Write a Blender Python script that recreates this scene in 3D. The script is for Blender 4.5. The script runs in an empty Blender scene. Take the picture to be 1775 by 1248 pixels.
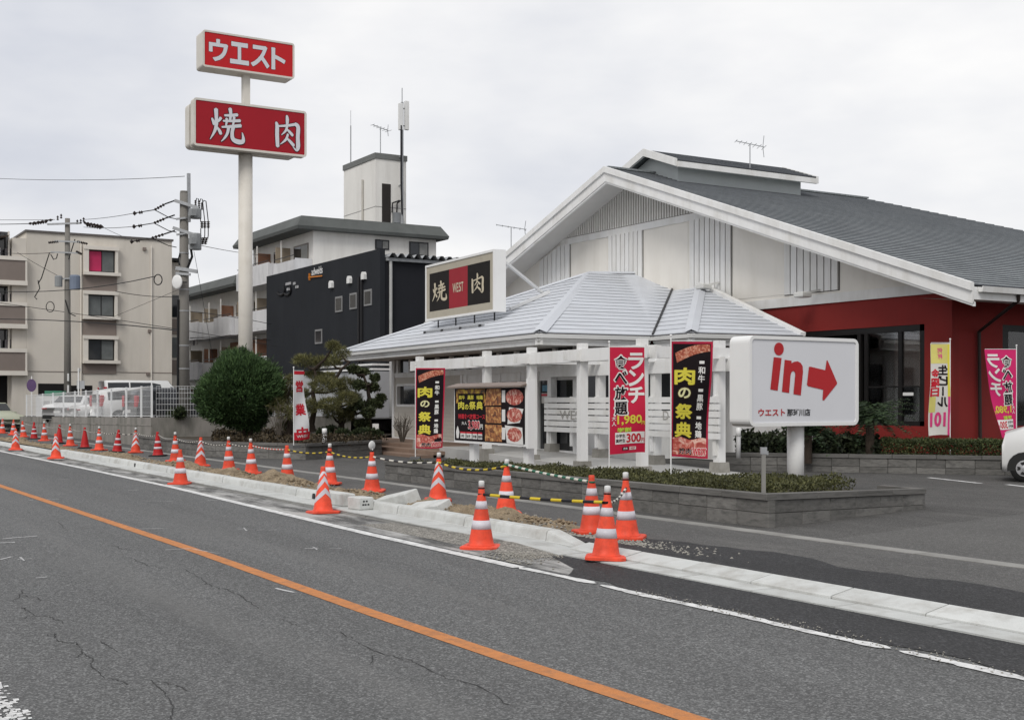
import bpy, math, random
import numpy as np
from mathutils import Vector, Matrix
R = math.radians
rng = random.Random(7)
nrs = np.random.RandomState(11)
S = bpy.context.scene
COL = S.collection

# ------------------------------------------------------------------ camera, sky, sun, exposure
# World axes: X runs along the road (to the right, towards the viewer), Y away from the road.
F, CX, HY, HC = 2150.0, 887.5, 694.0, 1.7
cd = bpy.data.cameras.new('camera'); cam = bpy.data.objects.new('camera', cd); COL.objects.link(cam)
cd.sensor_width = 36.0; cd.lens = 36.0 * F / 1775.0
cd.shift_y = (HY - 624.0) / 1775.0
cd.clip_end = 6000; cd.clip_start = .05
FWD = Vector((-.8562, .5167, 0)).normalized()
cam.location = (0, 0, HC)
cam.rotation_euler = (R(90), 0, math.atan2(-FWD.x, FWD.y))
S.camera = cam
vs = S.view_settings
vs.view_transform = 'Standard'; vs.look = 'None'; vs.gamma = 1; vs.exposure = 0.22; vs.use_curve_mapping = False
SUN_EL, SUN_AZ = 46, 142     # azimuth in degrees, clockwise from +Y
w = bpy.data.worlds.new('World'); S.world = w; w.use_nodes = True
nt = w.node_tree; nt.nodes.clear()
out = nt.nodes.new('ShaderNodeOutputWorld'); bg = nt.nodes.new('ShaderNodeBackground')
sky = nt.nodes.new('ShaderNodeTexSky'); sky.sky_type = 'NISHITA'; sky.sun_disc = False
sky.sun_elevation = R(SUN_EL); sky.sun_rotation = R(SUN_AZ); sky.dust_density = 3
tc = nt.nodes.new('ShaderNodeTexCoord'); mp = nt.nodes.new('ShaderNodeMapping'); mp.inputs['Scale'].default_value = (1, 1, 2.6)
nz = nt.nodes.new('ShaderNodeTexNoise'); nz.inputs['Scale'].default_value = 1.7; nz.inputs['Detail'].default_value = 6; nz.inputs['Roughness'].default_value = .52
rp = nt.nodes.new('ShaderNodeValToRGB')
rp.color_ramp.elements[0].position = .38; rp.color_ramp.elements[0].color = (5.75, 5.95, 6.55, 1)
rp.color_ramp.elements[1].position = .62; rp.color_ramp.elements[1].color = (8.9, 8.8, 8.7, 1)
mx = nt.nodes.new('ShaderNodeMix'); mx.data_type = 'RGBA'; mx.inputs['Factor'].default_value = .93
nt.links.new(tc.outputs['Generated'], mp.inputs['Vector']); nt.links.new(mp.outputs['Vector'], nz.inputs['Vector'])
nt.links.new(nz.outputs['Fac'], rp.inputs['Fac'])
nt.links.new(sky.outputs['Color'], mx.inputs[6]); nt.links.new(rp.outputs['Color'], mx.inputs[7])
nt.links.new(mx.outputs[2], bg.inputs['Color']); bg.inputs['Strength'].default_value = .1
nt.links.new(bg.outputs['Background'], out.inputs['Surface'])
sl = bpy.data.lights.new('sun', 'SUN'); sl.energy = 1.5; sl.angle = R(24); sl.color = (1, .97, .92)
so = bpy.data.objects.new('sun', sl); COL.objects.link(so)
az, el = R(SUN_AZ), R(SUN_EL)
sd = Vector((math.sin(az) * math.cos(el), math.cos(az) * math.cos(el), math.sin(el)))
so.rotation_euler = sd.to_track_quat('Z', 'Y').to_euler(); so.location = (0, 0, 40)

# ------------------------------------------------------------------ measuring helpers (photo measure -> place)
def ray(px, py):
    r = (px - CX) / F
    return Vector((.5167 * r - .8562, .8562 * r + .5167, (HY - py) / F))
def onz(px, py, z):
    d = ray(px, py); t = (z - HC) / d.z; return Vector((t * d.x, t * d.y, z))
def ony(px, py, y):
    d = ray(px, py); t = y / d.y; return Vector((t * d.x, y, HC + t * d.z))
def onx(px, py, x):
    d = ray(px, py); t = x / d.x; return Vector((x, t * d.y, HC + t * d.z))
def atd(px, py, t):
    d = ray(px, py); return Vector((t * d.x, t * d.y, HC + t * d.z))
class Frame:
    """local frame: x right along a face, y into it, z up"""
    def __init__(s, o, ang):
        s.m = Matrix.Translation(Vector(o)) @ Matrix.Rotation(ang, 4, 'Z'); s.i = s.m.inverted(); s.ang = ang; s.o = Vector(o)
    def w(s, x, y, z): return s.m @ Vector((x, y, z))
    def hit(s, px, py, axis, v):
        o = s.i @ Vector((0, 0, HC)); d = s.i.to_3x3() @ ray(px, py)
        t = (v - o[axis]) / d[axis]; return o + t * d

# ------------------------------------------------------------------ object helpers
WM = {}
def tag(o, label=None, cat=None, group=None, kind=None):
    if label: o['label'] = label
    if cat: o['category'] = cat
    if group: o['group'] = group
    if kind: o['kind'] = kind
    return o
def empty(name, loc=(0, 0, 0), rz=0, label=None, cat=None, group=None, kind=None):
    o = bpy.data.objects.new(name, None); COL.objects.link(o)
    o.empty_display_size = .2
    o.location = loc; o.rotation_euler = (0, 0, rz)
    WM[o.name] = Matrix.Translation(Vector(loc)) @ Matrix.Rotation(rz, 4, 'Z')
    return tag(o, label, cat, group, kind)
def link(name, me, mat=None, parent=None, smooth=False):
    o = bpy.data.objects.new(name, me); COL.objects.link(o)
    if mat is not None and not me.materials:
        for m in (mat if isinstance(mat, (list, tuple)) else [mat]): me.materials.append(m)
    if smooth:
        me.polygons.foreach_set('use_smooth', [True] * len(me.polygons))
    if parent is not None:
        o.parent = parent; WM[o.name] = WM[parent.name]
    else:
        WM[o.name] = Matrix.Identity(4)
    return o
class MB:
    def __init__(s): s.v = []; s.f = []; s.mi = []
    def add(s, vs, fs, mi=0):
        b = len(s.v); s.v += [tuple(x) for x in vs]; s.f += [tuple(i + b for i in f) for f in fs]; s.mi += [mi] * len(fs); return s
    def box(s, a, b, mi=0, ch=0.0):
        x0, y0, z0 = a; x1, y1, z1 = b
        if x0 > x1: x0, x1 = x1, x0
        if y0 > y1: y0, y1 = y1, y0
        if z0 > z1: z0, z1 = z1, z0
        if ch <= 0:
            v = [(x0, y0, z0), (x1, y0, z0), (x1, y1, z0), (x0, y1, z0), (x0, y0, z1), (x1, y0, z1), (x1, y1, z1), (x0, y1, z1)]
            return s.add(v, [(0, 3, 2, 1), (4, 5, 6, 7), (0, 1, 5, 4), (1, 2, 6, 5), (2, 3, 7, 6), (3, 0, 4, 7)], mi)
        c = ch
        v = []
        for z, k in ((z0, c), (z0 + c, 0), (z1 - c, 0), (z1, c)):
            v += [(x0 + k + (c if 0 else 0), y0 + k, z), (x1 - k, y0 + k, z), (x1 - k, y1 - k, z), (x0 + k, y1 - k, z)]
        f = [(3, 2, 1, 0), (12, 13, 14, 15)]
        for l in range(3):
            for i in range(4):
                j = (i + 1) % 4; f.append((4 * l + i, 4 * l + j, 4 * l + 4 + j, 4 * l + 4 + i))
        return s.add(v, f, mi)
    def quad(s, a, b, c, d, mi=0): return s.add([a, b, c, d], [(0, 1, 2, 3)], mi)
    def prism(s, poly, axis, v0, v1, mi=0):
        """poly: 2-D points (ccw) in the two other axes; extruded along axis from v0 to v1"""
        n = len(poly)
        def P(p, v):
            q = [0, 0, 0]; o = [i for i in range(3) if i != axis]; q[o[0]], q[o[1]] = p; q[axis] = v; return tuple(q)
        vs_ = [P(p, v0) for p in poly] + [P(p, v1) for p in poly]
        fs = [tuple(range(n))[::-1], tuple(range(n, 2 * n))] + [(i, (i + 1) % n, n + (i + 1) % n, n + i) for i in range(n)]
        return s.add(vs_, fs, mi)
    def bar(s, a, b, wd, ht=None, mi=0, up=(0, 0, 1)):
        a, b = Vector(a), Vector(b); ht = wd if ht is None else ht
        d = (b - a).normalized(); up = Vector(up)
        if abs(d.dot(up)) > .99: up = Vector((1, 0, 0))
        sx = d.cross(up).normalized() * wd / 2; sy = sx.cross(d).normalized() * ht / 2
        v = [a - sx - sy, a + sx - sy, a + sx + sy, a - sx + sy, b - sx - sy, b + sx - sy, b + sx + sy, b - sx + sy]
        return s.add(v, [(0, 1, 2, 3), (7, 6, 5, 4), (0, 4, 5, 1), (1, 5, 6, 2), (2, 6, 7, 3), (3, 7, 4, 0)], mi)
    def tube(s, pts, r, n=6, mi=0, cap=True):
        pts = [Vector(p) for p in pts]; rs = r if isinstance(r, (list, tuple)) else [r] * len(pts)
        vs_ = []; ref = None
        for i, p in enumerate(pts):
            d = (pts[min(i + 1, len(pts) - 1)] - pts[max(i - 1, 0)]).normalized()
            if ref is None or abs(ref.dot(d)) > .95:
                ref = Vector((0, 0, 1)) if abs(d.z) < .9 else Vector((1, 0, 0))
            a = d.cross(ref).normalized(); b = a.cross(d).normalized(); ref = b
            for k in range(n):
                t = 2 * math.pi * k / n; vs_.append(p + (a * math.cos(t) + b * math.sin(t)) * rs[i])
        fs = []
        for i in range(len(pts) - 1):
            for k in range(n):
                j = (k + 1) % n; fs.append((i * n + k, i * n + j, (i + 1) * n + j, (i + 1) * n + k))
        if cap:
            fs.append(tuple(range(n))[::-1]); fs.append(tuple(range((len(pts) - 1) * n, len(pts) * n)))
        return s.add(vs_, fs, mi)
    def lathe(s, prof, c=(0, 0, 0), n=16, mi=0):
        """prof: list of (r,z) bottom to top"""
        vs_ = []
        for r_, z in prof:
            for k in range(n):
                t = 2 * math.pi * k / n; vs_.append((c[0] + r_ * math.cos(t), c[1] + r_ * math.sin(t), c[2] + z))
        fs = []
        for i in range(len(prof) - 1):
            for k in range(n):
                j = (k + 1) % n; fs.append((i * n + k, i * n + j, (i + 1) * n + j, (i + 1) * n + k))
        fs.append(tuple(range(n))[::-1]); fs.append(tuple(range((len(prof) - 1) * n, len(prof) * n)))
        return s.add(vs_, fs, mi)
    def sphere(s, c, r, n=10, m=6, mi=0, sc=(1, 1, 1)):
        vs_ = [(c[0], c[1], c[2] - r * sc[2])]
        for i in range(1, m):
            ph = -math.pi / 2 + math.pi * i / m
            for k in range(n):
                t = 2 * math.pi * k / n
                vs_.append((c[0] + r * sc[0] * math.cos(ph) * math.cos(t), c[1] + r * sc[1] * math.cos(ph) * math.sin(t), c[2] + r * sc[2] * math.sin(ph)))
        vs_.append((c[0], c[1], c[2] + r * sc[2]))
        fs = [(0, 1 + (k + 1) % n, 1 + k) for k in range(n)]
        for i in range(m - 2):
            for k in range(n):
                j = (k + 1) % n; fs.append((1 + i * n + k, 1 + i * n + j, 1 + (i + 1) * n + j, 1 + (i + 1) * n + k))
        L = len(vs_) - 1; b = 1 + (m - 2) * n
        fs += [(b + k, b + (k + 1) % n, L) for k in range(n)]
        return s.add(vs_, fs, mi)
    def mesh(s, name, inv=None):
        me = bpy.data.meshes.new(name)
        v = [inv @ Vector(p) for p in s.v] if inv is not None else s.v
        me.from_pydata([tuple(p) for p in v], [], s.f)
        if any(s.mi): me.polygons.foreach_set('material_index', s.mi)
        me.update(); return me
    def build(s, name, mat, parent=None, local=False, smooth=False):
        inv = None
        if parent is not None and not local: inv = WM[parent.name].inverted()
        return link(name, s.mesh(name, inv), mat, parent, smooth)
def struct(o): o['kind'] = 'structure'; return o
def stuff(o): o['kind'] = 'stuff'; return o
def copy_tree(o, parent=None):
    c = o.copy(); COL.objects.link(c); c.parent = parent; WM[c.name] = WM[o.name]
    for ch in list(o.children): copy_tree(ch, c)
    return c
def piece(name, me, parent, loc, scale=(1, 1, 1), rot=(0, 0, 0)):
    o = bpy.data.objects.new(name, me); COL.objects.link(o); o.parent = parent
    o.location = loc; o.scale = scale; o.rotation_euler = rot; WM[o.name] = WM[parent.name]; return o

# ------------------------------------------------------------------ materials
MATS = {}
def srgb(r, g, b):
    f = lambda c: (c / 255 / 12.92) if c / 255 <= .04045 else ((c / 255 + .055) / 1.055) ** 2.4
    return (f(r), f(g), f(b))
def nd(t, k, **kw):
    n = t.nodes.new('ShaderNode' + k)
    for a, b in kw.items(): setattr(n, a, b)
    return n
def mat(name, col, rough=.7, var=.12, scale=2.0, bump=0., bscale=40., metal=0., rnd=0., dirt=None, dscale=1.2, damt=.5, spec=.22, fine=0., fscale=60., streak=1.0):
    """procedural surface: base colour with cloudy variation, fine grain, patchy dirt and a bump"""
    if name in MATS: return MATS[name]
    m = bpy.data.materials.new(name); m.use_nodes = True; t = m.node_tree
    b = t.nodes['Principled BSDF']; b.inputs['Roughness'].default_value = rough; b.inputs['Metallic'].default_value = metal
    b.inputs['Specular IOR Level'].default_value = spec
    tc = nd(t, 'TexCoord'); L = t.links.new
    oi = nd(t, 'ObjectInfo')
    ad = nd(t, 'VectorMath', operation='MULTIPLY_ADD'); ad.inputs[1].default_value = (1, 1, 1)
    cb = nd(t, 'CombineXYZ'); mu = nd(t, 'Math', operation='MULTIPLY'); mu.inputs[1].default_value = 37.
    L(oi.outputs['Random'], mu.inputs[0]); L(mu.outputs[0], cb.inputs[0]); L(mu.outputs[0], cb.inputs[1])
    L(tc.outputs['Object'], ad.inputs[0]); L(cb.outputs[0], ad.inputs[2])
    n1 = nd(t, 'TexNoise'); n1.inputs['Scale'].default_value = scale; n1.inputs['Detail'].default_value = 5; n1.inputs['Roughness'].default_value = .6
    L(ad.outputs[0], n1.inputs['Vector'])
    mr = nd(t, 'MapRange'); mr.inputs[1].default_value = .25; mr.inputs[2].default_value = .75; mr.inputs[3].default_value = 1 - var; mr.inputs[4].default_value = 1 + var
    L(n1.outputs['Fac'], mr.inputs[0]); fac = mr.outputs[0]
    if fine > 0:
        n2 = nd(t, 'TexNoise'); n2.inputs['Scale'].default_value = fscale; n2.inputs['Detail'].default_value = 2
        L(ad.outputs[0], n2.inputs['Vector'])
        m2 = nd(t, 'MapRange'); m2.inputs[1].default_value = .3; m2.inputs[2].default_value = .7; m2.inputs[3].default_value = 1 - fine; m2.inputs[4].default_value = 1 + fine
        L(n2.outputs['Fac'], m2.inputs[0]); q = nd(t, 'Math', operation='MULTIPLY'); L(fac, q.inputs[0]); L(m2.outputs[0], q.inputs[1]); fac = q.outputs[0]
    if rnd > 0:
        m3 = nd(t, 'MapRange'); m3.inputs[3].default_value = 1 - rnd; m3.inputs[4].default_value = 1 + rnd
        L(oi.outputs['Random'], m3.inputs[0]); q = nd(t, 'Math', operation='MULTIPLY'); L(fac, q.inputs[0]); L(m3.outputs[0], q.inputs[1]); fac = q.outputs[0]
    sc = nd(t, 'VectorMath', operation='SCALE'); sc.inputs[0].default_value = col; L(fac, sc.inputs['Scale'])
    colout = sc.outputs[0]
    if dirt:
        n4 = nd(t, 'TexNoise'); n4.inputs['Scale'].default_value = dscale; n4.inputs['Detail'].default_value = 7; n4.inputs['Roughness'].default_value = .65
        mpd = nd(t, 'Mapping'); mpd.inputs['Scale'].default_value = (1, 1, streak); L(ad.outputs[0], mpd.inputs['Vector']); L(mpd.outputs[0], n4.inputs['Vector'])
        m4 = nd(t, 'MapRange'); m4.inputs[1].default_value = .46; m4.inputs[2].default_value = .72; m4.inputs[3].default_value = 0; m4.inputs[4].default_value = damt
        L(n4.outputs['Fac'], m4.inputs[0])
        mi = nd(t, 'Mix', data_type='RGBA'); L(m4.outputs[0], mi.inputs['Factor']); L(colout, mi.inputs[6]); mi.inputs[7].default_value = (*dirt, 1)
        colout = mi.outputs[2]
    L(colout, b.inputs['Base Color'])
    if bump > 0:
        n3 = nd(t, 'TexNoise'); n3.inputs['Scale'].default_value = bscale; n3.inputs['Detail'].default_value = 4
        L(ad.outputs[0], n3.inputs['Vector'])
        bp = nd(t, 'Bump'); bp.inputs['Strength'].default_value = bump; bp.inputs['Distance'].default_value = .02
        L(n3.outputs['Fac'], bp.inputs['Height']); L(bp.outputs['Normal'], b.inputs['Normal'])
    MATS[name] = m; return m
def glass_mat(name, col=(.02, .022, .025), rough=.06):
    if name in MATS: return MATS[name]
    m = mat(name, col, rough, .25, .8, spec=.6); return m
def clear_glass(name):
    if name in MATS: return MATS[name]
    m = bpy.data.materials.new(name); m.use_nodes = True; t = m.node_tree; b = t.nodes['Principled BSDF']
    tr = nd(t, 'BsdfTransparent'); tr.inputs['Color'].default_value = (.80, .82, .82, 1)
    gl = nd(t, 'BsdfGlossy'); gl.inputs['Roughness'].default_value = .04
    fr = nd(t, 'Fresnel'); fr.inputs['IOR'].default_value = 1.5
    mr = nd(t, 'MapRange'); mr.inputs[3].default_value = .04; mr.inputs[4].default_value = 1.
    mx_ = nd(t, 'MixShader'); t.links.new(fr.outputs[0], mr.inputs[0]); t.links.new(mr.outputs[0], mx_.inputs[0])
    t.links.new(tr.outputs[0], mx_.inputs[1]); t.links.new(gl.outputs[0], mx_.inputs[2])
    t.links.new(mx_.outputs[0], t.nodes['Material Output'].inputs['Surface'])
    t.nodes.remove(b); MATS[name] = m; return m
WHITE = mat('white_paint', (.74, .74, .73), .55, .05, 1.5, .1, 30, dirt=(.50, .48, .43), dscale=1.8, damt=.5, streak=.22)
CREAM = mat('cream_paint', (.74, .715, .665), .75, .05, .8, .1, 60, dirt=(.56, .53, .47), dscale=1.3, damt=.38, streak=.16)
DARKM = mat('dark_metal', (.03, .03, .032), .5, .2)
BLACK = mat('black_plastic', (.018, .018, .02), .5, .2)
STEEL = mat('galvanised_steel', (.36, .37, .38), .45, .15, 6, metal=.4)
GLASS = glass_mat('window_glass')
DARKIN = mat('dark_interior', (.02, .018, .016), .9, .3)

# ------------------------------------------------------------------ lettering
_tx = {}
def tx(s, off=0.0, shear=0.0, sp=1.0):
    k = (s, off, shear, sp)
    if k in _tx: return _tx[k]
    c = bpy.data.curves.new('lettering', 'FONT'); c.body = s; c.offset = off; c.shear = shear; c.space_character = sp; c.resolution_u = 3
    o = bpy.data.objects.new('lettering_tmp', c); COL.objects.link(o)
    dg = bpy.context.evaluated_depsgraph_get(); me = bpy.data.meshes.new_from_object(o.evaluated_get(dg))
    v = np.array([p.co[:2] for p in me.vertices]); f = [tuple(p.vertices) for p in me.polygons]
    bpy.data.objects.remove(o); bpy.data.curves.remove(c); bpy.data.meshes.remove(me)
    lo, hi = v.min(0), v.max(0)
    _tx[k] = ((v - lo) / (hi - lo), f); return _tx[k]
def bold_shifts(r):
    if r <= 0: return [(0, 0)]
    return [(0, 0)] + [(r * math.cos(R(a)), r * math.sin(R(a))) for a in range(0, 360, 45)]
def text_on(parent, name, s, x0, z0, x1, z1, m, y=-.004, off=.02, shear=0, fn=None, local=True, grow=0.0):
    """letters filling the box x0..x1, z0..z1 of a board's local face (x right, z up); off thickens the strokes; fn maps (x,z,y) to 3-D"""
    v, f = tx(s, min(off, .012), shear)
    x0 -= grow; z0 -= grow; x1 += grow; z1 += grow
    r = max(0, off - .012) * (z1 - z0) * .55; mb = MB()
    for i, (dx, dz) in enumerate(bold_shifts(r)):
        yy = y - .00005 * i
        pts = [(x0 + r + p[0] * (x1 - x0 - 2 * r) + dx, yy, z0 + r + p[1] * (z1 - z0 - 2 * r) + dz) for p in v]
        if fn: pts = [tuple(fn(p[0], p[2], p[1])) for p in pts]
        mb.add(pts, f)
    return mb.build(name, m, parent, local=local)
def vtext(parent, name, s, xc, z1, size, pitch, m, y=-.004, off=.02, fn=None, asp=1.0):
    """vertical lettering, one mesh, top at z1"""
    for i, ch in enumerate(s):
        if ch == ' ': continue
        mb = MB()
        v, f = tx(ch, min(off, .012)); r = max(0, off - .012) * size * .55
        sx = size * asp; sz = size
        if ch == 'ー': sx, sz = size * .13, size * .9
        if ch in 'のぺ': sx, sz = size * .8 * asp, size * .75
        zc = z1 - pitch * i - size / 2
        for k, (dx, dz) in enumerate(bold_shifts(r)):
            pts = []
            for p in v:
                if ch == 'ー': q = (xc + (p[1] - .5) * sx + dx, y - .00005 * k, zc + (p[0] - .5) * sz + dz)
                else: q = (xc + (p[0] - .5) * sx + dx, y - .00005 * k, zc + (p[1] - .5) * sz + dz)
                pts.append(tuple(fn(q[0], q[2], q[1])) if fn else q)
            mb.add(pts, f)
        mb.build(name, m, parent, local=True)
def brush(strokes, x0, z0, x1, z1, y0, grow=0.0, fn=None):
    """tapered brush strokes: each a list of (u,v,width) in the unit box"""
    mb = MB()
    for si, st in enumerate(strokes):
        P = np.array(st, float); n = len(P)
        if n > 2:
            Q = []
            for i in range(n - 1):
                p0, p1, p2, p3 = P[max(i - 1, 0)], P[i], P[i + 1], P[min(i + 2, n - 1)]
                for t in np.linspace(0, 1, 5, endpoint=False):
                    Q.append(.5 * ((2 * p1) + (-p0 + p2) * t + (2 * p0 - 5 * p1 + 4 * p2 - p3) * t * t + (-p0 + 3 * p1 - 3 * p2 + p3) * t ** 3))
            Q.append(P[-1]); P = np.array(Q)
        d = np.gradient(P[:, :2], axis=0); d /= np.linalg.norm(d, axis=1)[:, None] + 1e-9
        nn = np.stack([-d[:, 1], d[:, 0]], 1); wv = (P[:, 2:3] / 2 + grow)
        Lf = P[:, :2] + nn * wv; Rt = P[:, :2] - nn * wv
        a0 = P[0, :2] - d[0] * wv[0] * .6; a1 = P[-1, :2] + d[-1] * wv[-1] * .6
        ring = [a0] + list(Lf) + [a1] + list(Rt[::-1])
        yy = y0 - .0006 * si
        pts = [(x0 + q[0] * (x1 - x0), yy, z0 + q[1] * (z1 - z0)) for q in ring]
        k = len(P); fs = [(0, 2 * k + 1, 1)]
        for i in range(k - 1): fs.append((1 + i, 2 * k + 1 - i, 2 * k - i, 2 + i))
        fs.append((k, k + 2, k + 1))
        mb.add(pts, fs)
    return mb
YAKI = [[(.07, .66, .05), (.12, .56, .09), (.13, .48, .06)], [(.33, .70, .09), (.28, .62, .07), (.22, .56, .03)],
        [(.19, .93, .12), (.20, .7, .10), (.20, .5, .10), (.15, .3, .08), (.02, .06, .02)], [(.22, .42, .05), (.29, .33, .09), (.33, .24, .09)],
        [(.44, .78, .06), (.62, .80, .08), (.82, .84, .09)], [(.60, .99, .11), (.62, .85, .09), (.60, .66, .07)],
        [(.40, .62, .05), (.62, .64, .07), (.90, .68, .09)], [(.50, .70, .08), (.50, .6, .07), (.48, .50, .05)], [(.72, .76, .08), (.71, .64, .07), (.68, .52, .05)],
        [(.36, .44, .05), (.6, .48, .08), (.92, .54, .10)], [(.56, .46, .09), (.52, .28, .08), (.44, .14, .06), (.34, .03, .02)],
        [(.70, .50, .10), (.66, .30, .10), (.69, .13, .12), (.83, .07, .14), (.97, .09, .12), (.99, .20, .08), (.96, .34, .03)]]
NIKU = [[(.48, .99, .08), (.50, .88, .12), (.49, .74, .09)], [(.08, .76, .08), (.12, .66, .13), (.12, .4, .14), (.14, .08, .13)],
        [(.12, .66, .05), (.45, .70, .07), (.80, .77, .08)], [(.78, .78, .10), (.90, .70, .14), (.89, .4, .14), (.90, .14, .15), (.84, .03, .08), (.70, .12, .02)],
        [(.50, .72, .08), (.44, .56, .08), (.28, .42, .02)], [(.48, .60, .05), (.60, .52, .09), (.70, .44, .09)],
        [(.52, .46, .08), (.44, .30, .08), (.24, .15, .02)], [(.48, .34, .05), (.60, .26, .09), (.74, .15, .10)]]
# prepare every piece of lettering while the scene is still empty
for s_ in ['1,980', '101', '3,980', '300', 'D', 'E', 'S', 'T', 'W', 'WEST', 'adwelds', 'の', 'べ', 'ウ', 'ウエスト', 'エ', 'ス', 'チ', 'ト', 'ビ', 'ラ', 'ル', 'ン', 'ー', '中', '中学生', '人', '何', '典', '円', '半額', '和', '和牛', '黒豚', '地鶏', '営', '地', '大', '大人', '学割', '小学生', '幼児', '放', '日', '曜', '杯', '業', '無料', '焼肉', '牛', '特選食べ放題コース', '生', '祭', '肉', '豚', '那珂川店', '金', '題', '食', '高校生', '鶏', '黒']:
    tx(s_, .012)
# ================================================================== ground, road, pavement
def asphalt(name, base, grain=.45, gs=70, patch=.12, rough=.85, speck=.0, dust=None, track=False):
    if name in MATS: return MATS[name]
    m = bpy.data.materials.new(name); m.use_nodes = True; t = m.node_tree; L = t.links.new
    b = t.nodes['Principled BSDF']; b.inputs['Roughness'].default_value = rough; b.inputs['Specular IOR Level'].default_value = .25
    tc = nd(t, 'TexCoord')
    n1 = nd(t, 'TexNoise'); n1.inputs['Scale'].default_value = .55; n1.inputs['Detail'].default_value = 6; n1.inputs['Roughness'].default_value = .6
    mpn = nd(t, 'Mapping'); mpn.inputs['Scale'].default_value = (.10, 1.5, 1) if track else (.35, 1, 1); L(tc.outputs['Object'], mpn.inputs['Vector']); L(mpn.outputs[0], n1.inputs['Vector'])
    r1 = nd(t, 'MapRange'); r1.inputs[1].default_value = .3; r1.inputs[2].default_value = .7; r1.inputs[3].default_value = 1 - patch; r1.inputs[4].default_value = 1 + patch; L(n1.outputs['Fac'], r1.inputs[0])
    v = nd(t, 'TexVoronoi'); v.inputs['Scale'].default_value = gs; L(tc.outputs['Object'], v.inputs['Vector'])
    sx = nd(t, 'SeparateColor'); L(v.outputs['Color'], sx.inputs[0])
    pw = nd(t, 'Math', operation='POWER'); pw.inputs[1].default_value = 3.0; L(sx.outputs[0], pw.inputs[0])
    r2 = nd(t, 'MapRange'); r2.inputs[3].default_value = 1 - grain * .6; r2.inputs[4].default_value = 1 + grain * 2.2; L(pw.outputs[0], r2.inputs[0])
    n2 = nd(t, 'TexNoise'); n2.inputs['Scale'].default_value = gs * .22; n2.inputs['Detail'].default_value = 3; L(tc.outputs['Object'], n2.inputs['Vector'])
    r3 = nd(t, 'MapRange'); r3.inputs[1].default_value = .3; r3.inputs[2].default_value = .7; r3.inputs[3].default_value = 1 - grain * .35; r3.inputs[4].default_value = 1 + grain * .35; L(n2.outputs['Fac'], r3.inputs[0])
    q = nd(t, 'Math', operation='MULTIPLY'); L(r1.outputs[0], q.inputs[0]); L(r2.outputs[0], q.inputs[1])
    q2 = nd(t, 'Math', operation='MULTIPLY'); L(q.outputs[0], q2.inputs[0]); L(r3.outputs[0], q2.inputs[1])
    sc = nd(t, 'VectorMath', operation='SCALE'); sc.inputs[0].default_value = base; L(q2.outputs[0], sc.inputs['Scale'])
    o = sc.outputs[0]
    if track:     # worn lighter patches and old dark stains of the carriageway
        n6 = nd(t, 'TexNoise'); n6.inputs['Scale'].default_value = .9; n6.inputs['Detail'].default_value = 8; n6.inputs['Roughness'].default_value = .7
        m6 = nd(t, 'Mapping'); m6.inputs['Scale'].default_value = (.22, .8, 1); m6.inputs['Location'].default_value = (3.7, 1.2, 0); L(tc.outputs['Object'], m6.inputs['Vector']); L(m6.outputs[0], n6.inputs['Vector'])
        r6 = nd(t, 'MapRange'); r6.inputs[1].default_value = .56; r6.inputs[2].default_value = .74; r6.inputs[3].default_value = 0; r6.inputs[4].default_value = .5; L(n6.outputs['Fac'], r6.inputs[0])
        mi6 = nd(t, 'Mix', data_type='RGBA'); L(r6.outputs[0], mi6.inputs['Factor']); L(o, mi6.inputs[6]); mi6.inputs[7].default_value = (.068, .068, .068, 1); o = mi6.outputs[2]
        n7 = nd(t, 'TexNoise'); n7.inputs['Scale'].default_value = .6; n7.inputs['Detail'].default_value = 6; m7 = nd(t, 'Mapping'); m7.inputs['Scale'].default_value = (.12, 1.6, 1); m7.inputs['Location'].default_value = (8.1, 4.4, 0); L(tc.outputs['Object'], m7.inputs['Vector']); L(m7.outputs[0], n7.inputs['Vector'])
        r7 = nd(t, 'MapRange'); r7.inputs[1].default_value = .54; r7.inputs[2].default_value = .72; r7.inputs[3].default_value = 0; r7.inputs[4].default_value = .45; L(n7.outputs['Fac'], r7.inputs[0])
        mi7 = nd(t, 'Mix', data_type='RGBA'); L(r7.outputs[0], mi7.inputs['Factor']); L(o, mi7.inputs[6]); mi7.inputs[7].default_value = (.155, .153, .148, 1); o = mi7.outputs[2]
    if dust:
        n5 = nd(t, 'TexNoise'); n5.inputs['Scale'].default_value = 1.3; n5.inputs['Detail'].default_value = 9; n5.inputs['Roughness'].default_value = .68
        m5 = nd(t, 'Mapping'); m5.inputs['Scale'].default_value = (.55, 2.2, 1); L(tc.outputs['Object'], m5.inputs['Vector']); L(m5.outputs[0], n5.inputs['Vector'])
        r5 = nd(t, 'MapRange'); r5.inputs[1].default_value = dust[1]; r5.inputs[2].default_value = dust[2]; r5.inputs[3].default_value = 0; r5.inputs[4].default_value = dust[3]; L(n5.outputs['Fac'], r5.inputs[0])
        mi = nd(t, 'Mix', data_type='RGBA'); L(r5.outputs[0], mi.inputs['Factor']); L(o, mi.inputs[6]); mi.inputs[7].default_value = (*dust[0], 1); o = mi.outputs[2]
    L(o, b.inputs['Base Color'])
    bp = nd(t, 'Bump'); bp.inputs['Strength'].default_value = .5; bp.inputs['Distance'].default_value = .006; L(v.outputs['Distance'], bp.inputs['Height']); L(bp.outputs['Normal'], b.inputs['Normal'])
    MATS[name] = m; return m
ROADM = asphalt('road_asphalt', (.112, .113, .112), .45, 85, .16, track=True)
PAVEM = asphalt('pavement_asphalt', (.094, .092, .089), .32, 90, .16, dust=((.17, .165, .155), .5, .8, .5))
LOTM = asphalt('car_park_asphalt', (.076, .074, .071), .35, 80, .2, dust=((.15, .145, .135), .5, .8, .5))
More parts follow.
